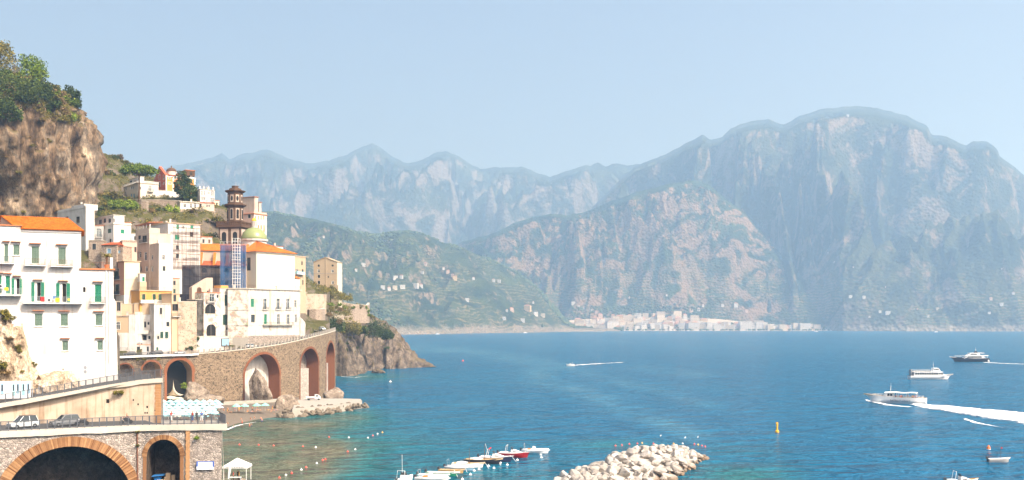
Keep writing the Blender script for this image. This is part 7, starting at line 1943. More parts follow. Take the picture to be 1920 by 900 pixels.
# flat-bed truck on the jetty
t = thing('truck', 'small white flat-bed truck parked on the stone jetty', 'truck', S(587, 750, 2.55), radians(200))
mb = MB(); loft(mb, [[(-2.6, -.9, .45), (-2.6, .9, .45), (-2.6, .88, 1.1), (-2.6, -.88, 1.1)], [(-2.45, -.9, .4), (-2.45, .9, .4), (-2.3, .8, 1.25), (-2.3, -.8, 1.25)], [(-1.9, -.9, .4), (-1.9, .9, .4), (-1.75, .76, 1.95), (-1.75, -.76, 1.95)], [(-.7, -.9, .4), (-.7, .9, .4), (-.75, .76, 1.98), (-.75, -.76, 1.98)], [(-.6, -.9, .4), (-.6, .9, .4), (-.6, .8, 1.9), (-.6, -.8, 1.9)]]); mb.build('cab', 'car_white', t)
for sg in (-1, 1):
    mb = MB(); mb.hexa([(-1.8, sg * .885, 1.2), (-.8, sg * .885, 1.2), (-.8, sg * .90, 1.2), (-1.8, sg * .90, 1.2), (-1.68, sg * .80, 1.8), (-.8, sg * .80, 1.8), (-.8, sg * .83, 1.8), (-1.68, sg * .83, 1.8)]); mb.build('side_window', 'glass_pane', t)
mb = MB(); mb.hexa([(-2.3, -.76, 1.28), (-2.3, .76, 1.28), (-2.26, .76, 1.28), (-2.26, -.76, 1.28), (-1.86, -.7, 1.86), (-1.86, .7, 1.86), (-1.8, .7, 1.86), (-1.8, -.7, 1.86)]); mb.build('windscreen', 'glass_pane', t)
mb = MB(); mb.box(-.5, 2.6, -.95, .95, .75, .88); mb.box(-.5, -.42, -.95, .95, .88, 1.35); mb.box(2.52, 2.6, -.95, .95, .88, 1.2); mb.box(-.42, 2.52, -.95, -.9, .88, 1.2); mb.box(-.42, 2.52, .9, .95, .88, 1.2); mb.build('load_bed', 'car_white', t)
for x in (-1.9, 1.6):
    for sg in (-1, 1):
        mb = MB(); mb.lathe([(.2, -.11), (.33, -.1), (.35, 0), (.33, .1), (.2, .11)], 16); w_ = mb.build('wheel', 'tyre', t); w_.location = (x, sg * .8, .35); w_.rotation_euler = (pi / 2, 0, 0)
# street lamps
for px, d in ((263, .8),):
    p, a = on_via(px, d); t = thing('street_lamp', 'black cast-iron street lamp with twin lanterns on the coast road', 'street lamp', p, a)
    mb = MB(); mb.lathe([(.16, 0), (.14, .4), (.06, .5), (.05, 4.4), (.08, 4.5)], 8); mb.build('post', 'iron', t)
    for sg in (-1, 1):
        mb = MB(); mb.tube([(0, 0, 4.1), (sg * .5, 0, 4.3), (sg * .6, 0, 4.1)], .03, 5); mb.build('arm', 'iron', t)
        mb = MB(); mb.lathe([(.08, -.4), (.16, -.1), (.18, 0), (.03, .15)], 6, (sg * .6, 0, 4.0)); mb.build('lantern', 'iron', t)
for px, py, nm, lb in ((73, 735, 'road_sign', 'triangular road sign seen from behind beside the rock'), (160, 715, 'road_sign', 'grey pole with round road signs at the corner of the apartment house')):
    c = P(px, py, 166 if px < 100 else 170.5); t = thing(nm, lb, 'sign', c); mb = MB(); mb.tube([(0, 0, -1), (0, 0, 2.6)], .05, 6); mb.build('post', 'steel', t)
    mb = MB()
    if px < 100: mb.prism([(-.45, 2.0), (.45, 2.0), (0, 2.8)], -.07, -.055)
    else:
        for z in (2.3, 1.6): mb.prism([(.3 * cos(q * pi / 8), z + .3 * sin(q * pi / 8)) for q in range(16)], -.07, -.055)
    mb.build('plate', 'brown_wood' if px < 100 else 'steel', t, kind=None)
# ================================================================== BEACH LIFE
def parasol_mesh(r, hgt, drop, n=8, valance=.18):
    mb = MB(); vs = [(0, 0, hgt)]; 
    for k in range(n * 2):
        a = pi * k / n; rr_ = r * (1 if k % 2 == 0 else .93); vs.append((rr_ * cos(a), rr_ * sin(a), hgt - drop))
    m = n * 2; fs = [(0, 1 + k, 1 + (k + 1) % m) for k in range(m)]
    vs += [(x * 1.0, y * 1.0, z - valance * (1 if i % 2 else .7)) for i, (x, y, z) in enumerate(vs[1:])]
    fs += [(1 + k, 1 + (k + 1) % m, 1 + m + (k + 1) % m, 1 + m + k) for k in range(m)]
    mb.add(vs, fs); return mb
pol = MB(); pol.tube([(0, 0, 0), (0, 0, 2.35)], .03, 5); pol_me = pol.mesh('pole', 'white_paint')
can = {k: parasol_mesh(1.4, 2.55, .8).mesh('canopy', k) for k in ('aqua_cloth', 'mint_cloth', 'lilac_cloth', 'cloth_white', 'orange_cloth')}
def parasol(loc, mat, label, group):
    t = thing('parasol', label, 'parasol', loc, rnd.random() * 6, group); obj('canopy', can[mat], t); obj('pole', pol_me, t); return t
lg = MB(); lg.box(-.3, .3, -.95, .35, .26, .32); lg.hexa([(-.3, .35, .26), (.3, .35, .26), (.3, .9, .58), (-.3, .9, .58), (-.3, .35, .32), (.3, .35, .32), (.3, .88, .64), (-.3, .88, .64)]); lg_me = lg.mesh('bed', 'aqua_cloth')
lf = MB()
for x in (-.26, .26):
    for y in (-.85, .3): lf.box(x - .03, x + .03, y - .03, y + .03, 0, .26)
lf_me = lf.mesh('legs', 'white_plastic')
for j in range(6):
    y = 763 + 5.6 * j
    for i in range(9):
        px = 306 + i * 12.5 + (j % 2) * 5 - j * .5
        if px > 418 - j * 3 or (j == 5 and px > 392): continue
        c = S(px + rnd.uniform(-1, 1), y + rnd.uniform(-.6, .6), 1.95)
        parasol(c, 'aqua_cloth' if (i + j) % 7 else 'cloth_white', 'pale aqua parasol in the rows of the beach club' if (i + j) % 7 else 'white parasol among the aqua rows of the beach club', 'beach club parasols')
        if (i + j) % 2 == 0:
            t = thing('sun_lounger', 'aqua sun lounger under the parasols of the beach club', 'sun lounger', c + Vector((.9, -.6, .02)), rnd.uniform(2.6, 3.4), 'beach club loungers'); obj('bed', lg_me, t); obj('frame_leg', lf_me, t, kind='stuff')
for px, py, mt, lb in ((411, 768, 'lilac_cloth', 'lilac parasol between the aqua rows and the bathers'), (396, 771, 'aqua_cloth', 'single aqua parasol at the edge of the beach club'), (443, 766, 'mint_cloth', 'mint green parasol first along the ledge'), (459, 765.5, 'mint_cloth', 'mint green parasol second along the ledge'), (481, 764.5, 'mint_cloth', 'mint green parasol third along the ledge'), (497, 764, 'mint_cloth', 'mint green parasol nearest the boulder'), (392, 774, 'aqua_cloth', 'aqua parasol planted by the waterline')):
    parasol(S(px, py + 6, 1.9), mt, lb, None)
rr = random.Random(3)
for i in range(26):
    px = rr.uniform(404, 520); c = S(px, rr.uniform(768, 776) - max(0, (px - 480) * .03), 1.7)
    ps = rr.choice(['sit', 'lie', 'lie', 'sit', 'bather']); bt_ = rr.choice(['cloth_a', 'cloth_b', 'cloth_d', 'cloth_e'])
    person(ps, c, rr.random() * 6.28, {'sit': 'bather sitting on the sand in ', 'lie': 'sunbather lying on the sand in ', 'bather': 'bather standing on the sand in '}[ps] + CL[bt_] + ' swimwear', 'people on the beach', None, bt_)
for px, py in ((454, 793), (470, 787.5), (477, 786), (489, 787), (491, 790), (468, 799), (472, 799), (438, 803), (514, 780), (452, 789), (398 + 29, 797)):
    c = S(px, py, 0); c.z = -.75; person('bather', c, rr.random() * 6, 'bather wading in the shallow water off the beach', 'waders', None, rr.choice(['cloth_a', 'cloth_b', 'cloth_d']))
t = thing('paddle_board', 'dark paddle board among the waders', 'paddle board', S(491, 789.5, .05), .1); mb = MB(); mb.lathe([(.05, -1.5), (.3, -1.0), (.38, 0), (.3, 1.0), (.05, 1.5)], 10, sq=.25); b_ = mb.build('board', 'iron', t); b_.rotation_euler = (pi / 2, 0, pi / 2)
mb = MB(); mb.box(-.1, .1, -.1, .1, .02, .14); mb.build('deck_pad', 'cloth_e', t)
# cafe parasols by the arch, drape and furniture
big_can = parasol_mesh(2.6, 3.0, .7, 8, .35).mesh('canopy', 'cloth_cream'); bp = MB(); bp.tube([(0, 0, 0), (0, 0, 2.9)], .05, 6); bp_me = bp.mesh('pole', 'brown_wood')
for px, py, lb in ((320, 758, 'cream cafe parasol under the drape of the arch'), (337, 761, 'large cream cafe parasol in front of the arch'), (362, 760, 'cream cafe parasol beside the pale rock')):
    t = thing('cafe_parasol', lb, 'parasol', S(px, py, 2.0)); obj('canopy', big_can, t); obj('pole', bp_me, t)
for i in range(12):
    px = rr.uniform(306, 368); c = S(px, rr.uniform(755, 760), 2.0); t = thing('chair', 'blue plastic chair at the beach cafe', 'chair', c, rr.random() * 6, 'cafe chairs')
    mb = MB(); mb.box(-.25, .25, -.25, .25, .4, .46); mb.build('seat', 'blue_plastic', t); mb = MB(); mb.box(-.25, .25, .22, .27, .46, .9); mb.build('backrest', 'blue_plastic', t)
    for x in (-.22, .22):
        for y in (-.22, .22): mb = MB(); mb.box(x - .02, x + .02, y - .02, y + .02, 0, .4); mb.build('leg', 'blue_plastic', t)
for i in range(5): person('stand', S(rr.uniform(310, 365), rr.uniform(757, 761), 2.0), rr.random() * 6, 'person standing among the cafe tables below the arch', 'cafe guests', rr.choice(['cloth_c', 'cloth_e', 'cloth_a']), 'cloth_d')
t = thing('awning', 'tent-like pale drape hanging from the dark arch over the cafe', 'awning', S(328, 757, 2.0)); s_ = VP.s_of(328); pk = VP.off(s_, 1.5); pk = Vector((pk.x, pk.y, H + (HY - 712) / FPX * pk.y)) - t.location
mb = MB()
ring = [Vector((-2.9, -.5, 3.2)), Vector((-1.4, -1.6, 2.9)), Vector((.4, -2.0, 2.9)), Vector((2.2, -1.4, 2.9)), Vector((3.0, .2, 3.1))]
for k in range(6):
    for a, b in zip(ring[:-1], ring[1:]):
        q = lambda p, u: pk.lerp(p, u) - Vector((0, 0, 1.3 * sin(pi * u) * .9)) + (p - Vector((pk.x, pk.y, p.z))) * (-.28 * sin(pi * u))
        mb.quad(q(a, k / 6), q(b, k / 6), q(b, (k + 1) / 6), q(a, (k + 1) / 6))
mb.build('drape', 'cloth_cream', t, True)
# gazebo and stall on the rock shelf by the wall
gl = P(445, 897, 172)
pf = thing('rock_shelf', 'flat rock shelf with a stall at the corner of the arched rubble wall', 'rock', gl)
obj('shelf', rock_mesh('shelf', (4.0, 3.5, 7.0), 77, 4, 'boulder', .2), pf, (0, 0.5, -7.1))
t = thing('gazebo', 'white peaked gazebo beside the arched rubble wall', 'gazebo', gl)
for x in (-1.9, 1.9):
    for y in (-1.5, 1.5): mb = MB(); mb.box(x - .04, x + .04, y - .04, y + .04, -.4, 2.2); mb.build('leg', 'white_paint', t)
mb = MB(); E_ = [(-2.05, -1.65, 2.2), (2.05, -1.65, 2.2), (2.05, 1.65, 2.2), (-2.05, 1.65, 2.2)]; mb.add(E_ + [(0, 0, 3.45)], [(0, 1, 4), (1, 2, 4), (2, 3, 4), (3, 0, 4)]); mb.add(E_ + [(x, y, z - .32) for x, y, z in E_], [(i, (i + 1) % 4, 4 + (i + 1) % 4, 4 + i) for i in range(4)]); mb.build('canopy', 'cloth_white', t)
mb = MB()
for i in range(11): mb.box(-1.5 + i * .28, -1.5 + i * .28 + .16, -1.67, -1.656, 1.96, 2.1)
mb.build('lettering', 'iron', t, kind='stuff')
t = thing('feather_flag', 'white feather flag in front of the gazebo', 'flag', gl + Vector((-1.0, -2.2, -.3))); mb = MB(); mb.tube([(0, 0, 0), (.1, 0, 2.0), (.35, 0, 2.9)], .025, 5); mb.build('pole', 'steel', t); mb = MB(); mb.add([(.0, .01, .5), (.06, .01, 2.0), (.33, .01, 2.9), (.6, .02, 2.7), (.5, .02, 1.6), (.15, .02, .5)], [(0, 1, 4, 5), (1, 2, 3, 4)]); mb.build('sail', 'cloth_white', t)
for x, y, tp in ((-.4, -1.0, 'cloth_a'), (.5, -.8, 'cloth_e'), (.1, .2, 'cloth_d')): person('stand', gl + Vector((x, y, -.35)), rr.random() * 6, 'person in ' + CL[tp] + ' shirt under the white gazebo', None, tp, 'cloth_d')
t = thing('table', 'small stall table under the gazebo', 'table', gl + Vector((0, -1.3, -.35))); mb = MB(); mb.box(-1.0, 1.0, -.3, .3, .72, .78); mb.build('top', 'white_plastic', t)
for x in (-.9, .9):
    mb = MB(); mb.box(x - .03, x + .03, -.25, .25, 0, .72); mb.build('leg', 'steel', t)
# boxes and blue tarpaulin under the second near arch
c = lowp.off(lowp.s_of(303), 3.0, 0); zb_ = H + (HY - 905) / FPX * c.y
for dx, dz, w_, hh_ in ((.4, 0, .9, .9), (.5, .92, .7, .6), (-.6, 0, 1.1, .5), (1.3, 0, .5, 1.2)):
    q = c + Vector((dx, 0, 0)); q.z = zb_ + dz; t = thing('box', 'cardboard box stored under the small brick arch', 'box', q, .2, 'boxes under the arch'); mb = MB(); mb.box(-w_ / 2, w_ / 2, -.3, .3, 0, hh_); mb.build('carton', 'cardboard', t); mb = MB(); mb.box(-w_ / 2 - .01, w_ / 2 + .01, -.05, .05, hh_, hh_ + .012); mb.build('tape', 'cloth_cream', t)
q = c + Vector((-1.0, 0, 0)); q.z = zb_; t = thing('beach_stall', 'blue tarpaulin covered stall under the small brick arch', 'stall', q); mb = MB(); mb.hexa([(-.9, -.6, 1.0), (1.0, -.6, 1.2), (1.0, .6, 1.3), (-.9, .6, 1.1), (-.9, -.6, 1.1), (1.0, -.6, 1.3), (1.0, .6, 1.4), (-.9, .6, 1.2)]); mb.build('tarpaulin', 'blue_cloth', t)
mb = MB(); mb.box(-.6, .4, -.3, .3, -.3, .9); mb.build('crate', 'blue_plastic', t)
mb = MB(); mb.box(c.x - 1.8, c.x + 2.0, c.y - 1.5, c.y + 3, zb_ - .6, zb_ - .01); mb.build('arch_floor', 'concrete', kind='structure')
# balcony clutter on the apartment house
for px, py, mat, nm, lb, sz in ((80, 565, 'red_cloth', 'towel', 'red towel hanging on the long balcony', (.3, .05, .7)), (102, 560, 'blue_plastic', 'crate', 'blue crate standing on the long balcony', (.5, .4, .4)), (108, 566, 'yellow_cloth', 'towel', 'yellow towel hanging on the long balcony', (.35, .05, .6)), (93, 566, 'white_plastic', 'air_conditioner', 'white air conditioner on the long balcony', (.75, .35, .6)), (129, 566, 'yellow_cloth', 'chair', 'small yellow chair at the end of the long balcony', (.4, .4, .5)), (12, 545, 'yellow_cloth', 'towel', 'yellow cloth hanging on the short balcony', (.3, .05, .5)), (2, 540, 'white_plastic', 'air_conditioner', 'white air conditioner on the short balcony', (.75, .35, .6))):
    x, z = APT.f.hit(px, py, 'F', -1.0 if px > 40 else -1.3); q = APT.f.W(x, -.8 if nm in ('crate', 'chair', 'air_conditioner') else (-1.34 if px > 40 else -1.7), z)
    t = thing(nm, lb, nm.replace('_', ' '), q, APT.f.ang); mb = MB(); a, b, c_ = sz
    if nm == 'chair': mb.box(-a / 2, a / 2, -b / 2, b / 2, .2, .25); mb.build('seat', mat, t); mb = MB(); mb.box(-a / 2, a / 2, b / 2 - .04, b / 2, .25, .55); mb.build('backrest', mat, t); continue
    if nm == 'towel':
        for k in range(6): x0 = -a + 2 * a * k / 6; x1 = -a + 2 * a * (k + 1) / 6; y0, y1 = -.03 - .04 * (k % 2), -.03 - .04 * ((k + 1) % 2); mb.quad((x0, y0, 0), (x1, y1, 0), (x1, y1, c_), (x0, y0, c_))
        mb.build('cloth', mat, t); mb = MB(); mb.box(-a, a, -.04, .04, c_, c_ + .03); mb.build('fold', mat, t)
    elif nm == 'crate': mb.box(-a / 2, a / 2, -b / 2, b / 2, 0, c_); mb.build('bin', mat, t); mb = MB(); mb.box(-a / 2 - .03, a / 2 + .03, -b / 2 - .03, b / 2 + .03, c_, c_ + .05); mb.build('rim', mat, t)
    else: mb.box(-a / 2, a / 2, -b / 2, b / 2, 0, c_); mb.build('casing', mat, t); mb = MB(); mb.prism([(-.1 + .22 * cos(q_ * pi / 8), .3 + .22 * sin(q_ * pi / 8)) for q_ in range(16)], -b / 2 - .02, -b / 2 - .005); mb.build('fan_grille', 'iron', t)
# ================================================================== BOATS
for nm, c in (('gel_white', (.80, .80, .79)), ('hull_red', (.28, .015, .02)), ('hull_black', (.02, .022, .03)), ('hull_navy', (.02, .025, .06)), ('hull_green', (.02, .20, .12)), ('hull_wood', (.45, .28, .10)), ('hull_grey', (.30, .30, .30)), ('deck_tan', (.55, .42, .26)), ('buoy_yellow', (.80, .42, .02)), ('buoy_orange', (.75, .16, .02)), ('buoy_white', (.8, .8, .78)), ('buoy_red', (.65, .06, .03)), ('teal_paint', (.15, .38, .42))): plain(nm, c, .35, .4, 0, .08, 1)
def hull(L, B, D, sheer=.35, bow=.2, stern=.85, n=16, flare=.15):
    """stations from stern (x = -L/2) to bow (x = L/2): keel, chine, gunwale"""
    st = []
    for i in range(n + 1):
        u = i / n; x = -L / 2 + L * u
        w_ = B / 2 * (stern + (1 - stern) * min(1, u * 3)) * (1 if u < .55 else max(.02, 1 - ((u - .55) / .45) ** 2.1))
        zt = D * (1 + sheer * max(0, u - .4) ** 2 * 2.5); xo = bow * L * max(0, u - .8) / .2 * .35
        st.append((x, w_, zt, xo))
    return st
def hull_mesh(mb, st, wl=.0, deck_drop=.12, k_hull=0, k_deck=1, k_in=None):
    R = []
    for x, w_, zt, xo in st:
        R.append([(x - xo * .6, 0, -.35), (x - xo * .35, w_ * .62, -.2), (x, w_ * .92, zt * .45), (x + xo, w_, zt), (x + xo, -w_, zt), (x, -w_ * .92, zt * .45), (x - xo * .35, -w_ * .62, -.2)])
    n = 7; mb.k = k_hull; o = len(mb.v); mb.v.extend(p for r in R for p in r)
    for i in range(len(R) - 1):
        for a, b in ((0, 1), (1, 2), (2, 3), (4, 5), (5, 6), (6, 0)): mb.f.append((o + i * n + a, o + i * n + b, o + (i + 1) * n + b, o + (i + 1) * n + a)); mb.mi.append(k_hull)
    mb.f.append(tuple(o + q for q in range(n))); mb.mi.append(k_hull)
    D_ = [((r[3][0], r[3][1] * .94, r[3][2] - deck_drop), (r[4][0], r[4][1] * .94, r[4][2] - deck_drop)) for r in R]
    o = len(mb.v); mb.v.extend(p for d in D_ for p in d)
    for i in range(len(D_) - 1): mb.f.append((o + 2 * i, o + 2 * i + 1, o + 2 * i + 3, o + 2 * i + 2)); mb.mi.append(k_deck)
    G = []
    for r in R: G += [r[3], (r[3][0], r[3][1] * .94, r[3][2] + .02), (r[3][0], r[3][1] * .94, r[3][2] - deck_drop), r[4], (r[4][0], r[4][1] * .94, r[4][2] + .02), (r[4][0], r[4][1] * .94, r[4][2] - deck_drop)]
    o = len(mb.v); mb.v.extend(G)
    for i in range(len(R) - 1):
        for a, b in ((0, 1), (1, 2), (3, 4), (4, 5)): mb.f.append((o + 6 * i + a, o + 6 * i + b, o + 6 * i + 6 + b, o + 6 * i + 6 + a)); mb.mi.append(k_deck)
def outboard(t, x, z):
    mb = MB(); loft(mb, [[(x - .45, -.18, z + .35), (x - .45, .18, z + .35), (x - .4, .15, z + .8), (x - .4, -.15, z + .8)], [(x, -.2, z + .3), (x, .2, z + .3), (x - .02, .17, z + .9), (x - .02, -.17, z + .9)]]); o = mb.build('outboard_motor', 'iron', t)
    mb = MB(); mb.box(x - .3, x - .1, -.06, .06, z - .8, z + .3); mb.build('motor_leg', 'iron', o)
def boat(name, label, px, py, L, rz, hullm, deckm='gel_white', kind='open', B=None, D=.8, group=None):
    t = thing(name, label, 'boat', S(px, py, 0), rz, group); B = B or L * .34
    st = hull(L, B, D, .45 if kind != 'rib' else .25); mb = MB(); hull_mesh(mb, st, 0, .25 if kind in ('open', 'gozzo') else .12); mb.build('hull', [hullm, deckm], t)
    h = L / 2
    if kind == 'rib':
        for sg in (-1, 1):
            mb = MB(); mb.tube([(-h * .95, sg * B * .46, D), (0, sg * B * .48, D), (h * .5, sg * B * .4, D + .1), (h * .85, sg * B * .16, D + .2), (h * 1.0, 0, D + .25)], [.24, .25, .25, .22, .18], 10); mb.build('tube', 'gel_white', t, True)
        mb = MB(); loft(mb, [[(-.6, -.4, D - .1), (-.6, .4, D - .1), (-.5, .35, D + .9), (-.5, -.35, D + .9)], [(.3, -.4, D - .1), (.3, .4, D - .1), (.05, .33, D + .8), (.05, -.33, D + .8)]]); mb.build('console', 'gel_white', t)
        mb = MB(); mb.box(-1.7, -1.0, -.55, .55, D - .1, D + .35); mb.build('seat', 'orange_cloth' if L > 6 else 'gel_white', t); outboard(t, -h * .98, D - .3)
        mb = MB(); mb.tube([(-h * .75, -B * .35, D), (-h * .8, -B * .33, D + 1.5), (-h * .8, B * .33, D + 1.5), (-h * .75, B * .35, D)], .04, 6); mb.build('roll_bar', 'steel', t)
        mb = MB(); mb.box(h * .2, h * .6, -.6, .6, D - .05, D + .15); mb.build('sun_pad', 'gel_white', t)
    elif kind == 'cabin':
        mb = MB(); loft(mb, [[(-h * .1, -B * .36, D - .1), (-h * .1, B * .36, D - .1), (-h * .1, B * .3, D + .75), (-h * .1, -B * .3, D + .75)], [(h * .25, -B * .34, D - .1), (h * .25, B * .34, D - .1), (h * .12, B * .28, D + .7), (h * .12, -B * .28, D + .7)], [(h * .62, -B * .22, D), (h * .62, B * .22, D), (h * .5, B * .15, D + .3), (h * .5, -B * .15, D + .3)]]); mb.build('cabin', 'gel_white', t)
        mb = MB(); mb.hexa([(-.1, -B * .3, D + .72), (-.1, B * .3, D + .72), (0, B * .3, D + .72), (0, -B * .3, D + .72), (-.45, -B * .26, D + 1.3), (-.45, B * .26, D + 1.3), (-.38, B * .26, D + 1.3), (-.38, -B * .26, D + 1.3)]); mb.build('windscreen', 'glass_pane', t)
        mb = MB(); mb.tube([(-h * .5, -B * .38, D), (-h * .4, -B * .34, D + 1.7), (-h * .4, B * .34, D + 1.7), (-h * .5, B * .38, D)], .05, 6); mb.build('arch', 'gel_white', t)
        mb = MB(); mb.box(-h * .85, -h * .3, -B * .3, B * .3, D - .1, D + .2); mb.build('seat', 'gel_white', t); outboard(t, -h * .98, D - .3)
        mb = MB(); mb.box(h * .02, h * .3, -B * .352, B * .352, D + .25, D + .42); mb.build('side_window', 'glass_pane', t)
    elif kind in ('gozzo', 'open'):
        for x in (-h * .5, 0, h * .4):
            mb = MB(); mb.box(x - .14, x + .14, -B * .42, B * .42, D - .22, D - .14); mb.build('thwart', 'hull_wood', t)
        if kind == 'gozzo':
            mb = MB(); mb.tube([(h * .1, 0, D - .2), (h * .1, 0, D + 3.2)], [.07, .04], 6); mb.build('mast', 'brown_wood', t)
            mb = MB(); loft(mb, [[(-h * .5, -.5, D - .2), (-h * .5, .5, D - .2), (-h * .5, .45, D + .35), (-h * .5, -.45, D + .35)], [(-h * .1, -.5, D - .2), (-h * .1, .5, D - .2), (-h * .15, .4, D + .3), (-h * .15, -.4, D + .3)]]); mb.build('engine_box', 'gel_white', t)
            mb = MB(); mb.tube([(-h * .7, 0, D + .1), (-h * .3, 0, D + .2), (0, .05, D + .12)], .16, 6); mb.build('rolled_cover', 'cloth_white', t)
        else: outboard(t, -h * .98, D - .35)
    return t
MOOR = -.22
boat('inflatable_boat', 'white inflatable boat with orange seat moored at the seaward end of the row', 1003, 849, 6.2, MOOR + .1, 'gel_white', 'gel_white', 'rib', 2.3, .62)
boat('motorboat', 'white speedboat with deep red hull in the moored row', 962, 857, 6.8, MOOR, 'hull_red', 'gel_white', 'cabin', 2.3, .95)
t = boat('motorboat', 'dark-hulled cabin boat with red folded sunshade in the moored row', 928, 865.5, 7.2, MOOR, 'hull_navy', 'gel_white', 'cabin', 2.5, 1.0)
mb = MB(); mb.tube([(-1.2, -.7, 2.75), (-.9, 0, 2.95), (-1.2, .7, 2.75)], .12, 8); mb.build('sunshade', 'red_cloth', t)
mb = MB(); mb.tube([(-1.6, .5, 1.6), (-2.3, .5, 3.8)], .03, 5); mb.build('aerial', 'white_paint', t)
boat('wooden_boat', 'black wooden boat with tall bare mast in the moored row', 905, 869, 7.8, MOOR, 'hull_black', 'deck_tan', 'gozzo', 2.4, .9)
boat('wooden_boat', 'white wooden boat with bare mast in the moored row', 877, 875.5, 6.6, MOOR, 'gel_white', 'deck_tan', 'gozzo', 2.2, .8)
boat('inflatable_boat', 'grey-white inflatable boat with blue stripe in the moored row', 861, 881, 6.0, MOOR, 'blue_paint', 'gel_white', 'rib', 2.1, .6)
boat('rowing_boat', 'small varnished wooden boat in the moored row', 846, 886.5, 5.0, MOOR, 'hull_wood', 'deck_tan', 'open', 1.8, .65)
boat('rowing_boat', 'small boat with green hull and white deck in the moored row', 829, 891.5, 6.4, MOOR, 'hull_green', 'gel_white', 'open', 2.0, .65)
boat('rowing_boat', 'pale blue open boat in the moored row', 812, 896, 6.0, MOOR, 'teal_paint', 'gel_white', 'open', 2.0, .65)
boat('inflatable_boat', 'white inflatable boat with black motor at the shoreward end of the row', 810, 903, 6.4, MOOR, 'gel_white', 'gel_white', 'rib', 2.3, .7)
t = boat('motorboat', 'white cabin boat with tall aerial apart from the row', 758, 908, 6.0, 1.2, 'gel_white', 'gel_white', 'cabin', 2.2, 1.0)
mb = MB(); mb.tube([(-.8, 0, 2.3), (-.9, 0, 5.6)], .03, 5); mb.build('aerial', 'white_paint', t)
boat('fishing_boat', 'open fishing boat with pale grey hull beside the orange buoy', 1872, 866.5, 4.6, .05, 'hull_grey', 'gel_white', 'open', 1.6, .75)
t = thing('pole', 'thin wooden pole standing in the grey fishing boat', 'pole', S(1872, 866.5, 0) + Vector((.5, 0, .5))); mb = MB(); mb.tube([(0, 0, 0), (.05, 0, 2.8)], .04, 5); mb.build('shaft', 'brown_wood', t); mb = MB(); mb.box(0, .35, -.01, .01, 2.4, 2.7); mb.build('pennant', 'red_cloth', t)
t = boat('motorboat', 'white tour launch with varnished deck beyond the breakwater', 1802, 913, 5.6, .0, 'gel_white', 'hull_wood', 'cabin', 2.0, 1.2)
boat('speedboat', 'small white speedboat crossing the open bay', 1070, 686.5, 5.6, pi + .05, 'gel_white', 'gel_white', 'cabin', 2.2, 1.1)
# ---- tour boat
def big_hull(t, L, B, D, hm, dm, bowx=.35, band=None):
    st = hull(L, B, D, .5, .3, .85, 20); mb = MB(); hull_mesh(mb, st, 0, .5); mb.build('hull', [hm, dm], t)
    return st
def deckbox(t, name, x0, x1, w_, z0, z1, mat, rake=.0, rake2=.0, taper=.95):
    mb = MB(); mb.hexa([(x0, -w_, z0), (x1, -w_, z0), (x1, w_, z0), (x0, w_, z0), (x0 + rake2, -w_ * taper, z1), (x1 - rake, -w_ * taper, z1), (x1 - rake, w_ * taper, z1), (x0 + rake2, w_ * taper, z1)]); return mb.build(name, mat, t)
def winrow(t, xs, w_, z0, z1, ww, mat='glass_pane', name='window'):
    for x in xs:
        for sg in (-1, 1):
            mb = MB(); mb.box(x - ww / 2, x + ww / 2, sg * w_ - .03, sg * w_ + .03, z0, z1); mb.build(name, mat, t)
def rails(t, pts, z, hgt=1.0, mat='white_paint', step=1.2):
    mb = MB(); pth = Path([(x, y, z) for x, y in pts]); n = int(pth.l[-1] / step)
    for hh_ in (hgt, hgt * .5): mb.tube([pth.at(pth.l[-1] * i / n) + Vector((0, 0, hh_)) for i in range(n + 1)], .035, 4)
    for i in range(n + 1): p = pth.at(pth.l[-1] * i / n); mb.tube([p, p + Vector((0, 0, hgt))], .03, 4)
    mb.build('railing', mat, t)
t = thing('tour_boat', 'white tour boat with long awning and passengers trailing a broad wake', 'boat', S(1683, 756, 0), pi - .5); L = 20.0
big_hull(t, L, 5.0, 2.3, 'gel_white', 'deck_tan')
deckbox(t, 'wheelhouse', 1.2, 5.2, 1.7, 1.8, 4.0, 'gel_white', 1.0, .1); winrow(t, (2.0, 3.0), 1.66, 2.7, 3.6, .8)
mb = MB(); mb.hexa([(4.98, -1.5, 2.6), (4.98, 1.5, 2.6), (5.03, 1.5, 2.6), (5.03, -1.5, 2.6), (4.45, -1.4, 3.7), (4.45, 1.4, 3.7), (4.52, 1.4, 3.7), (4.52, -1.4, 3.7)]); mb.build('windscreen', 'glass_pane', t)
mb = MB()
for i in range(10):
    x0, x1 = -7 + 11.5 * i / 10, -7 + 11.5 * (i + 1) / 10; z0, z1 = 4.15 + .12 * sin(i * 1.1), 4.15 + .12 * sin((i + 1) * 1.1); mb.quad((x0, -2.1, z0 - .15), (x1, -2.1, z1 - .15), (x1, 0, z1 + .1), (x0, 0, z0 + .1)); mb.quad((x0, 2.1, z0 - .15), (x1, 2.1, z1 - .15), (x1, 0, z1 + .1), (x0, 0, z0 + .1))
mb.build('awning', 'cloth_white', t)
for x in (-6.8, -3.5, 0):
    for sg in (-2.0, 2.0): mb = MB(); mb.tube([(x, sg, 1.6), (x, sg, 4.05)], .05, 5); mb.build('awning_post', 'white_paint', t)
mb = MB(); mb.tube([(2.5, 0, 4.0), (2.3, 0, 7.4)], [.08, .03], 6); mb.tube([(2.35, -.7, 6.0), (2.35, .7, 6.0)], .04, 5); mb.build('mast', 'white_paint', t)
rails(t, [(3.5, -2.3), (6.5, -1.6), (8.8, -.3), (8.8, .3), (6.5, 1.6), (3.5, 2.3)], 2.3); rails(t, [(-8.8, -2.2), (-8.8, 2.2)], 1.9)
rails(t, [(-8.6, -2.3), (0, -2.45)], 1.9); rails(t, [(-8.6, 2.3), (0, 2.45)], 1.9)
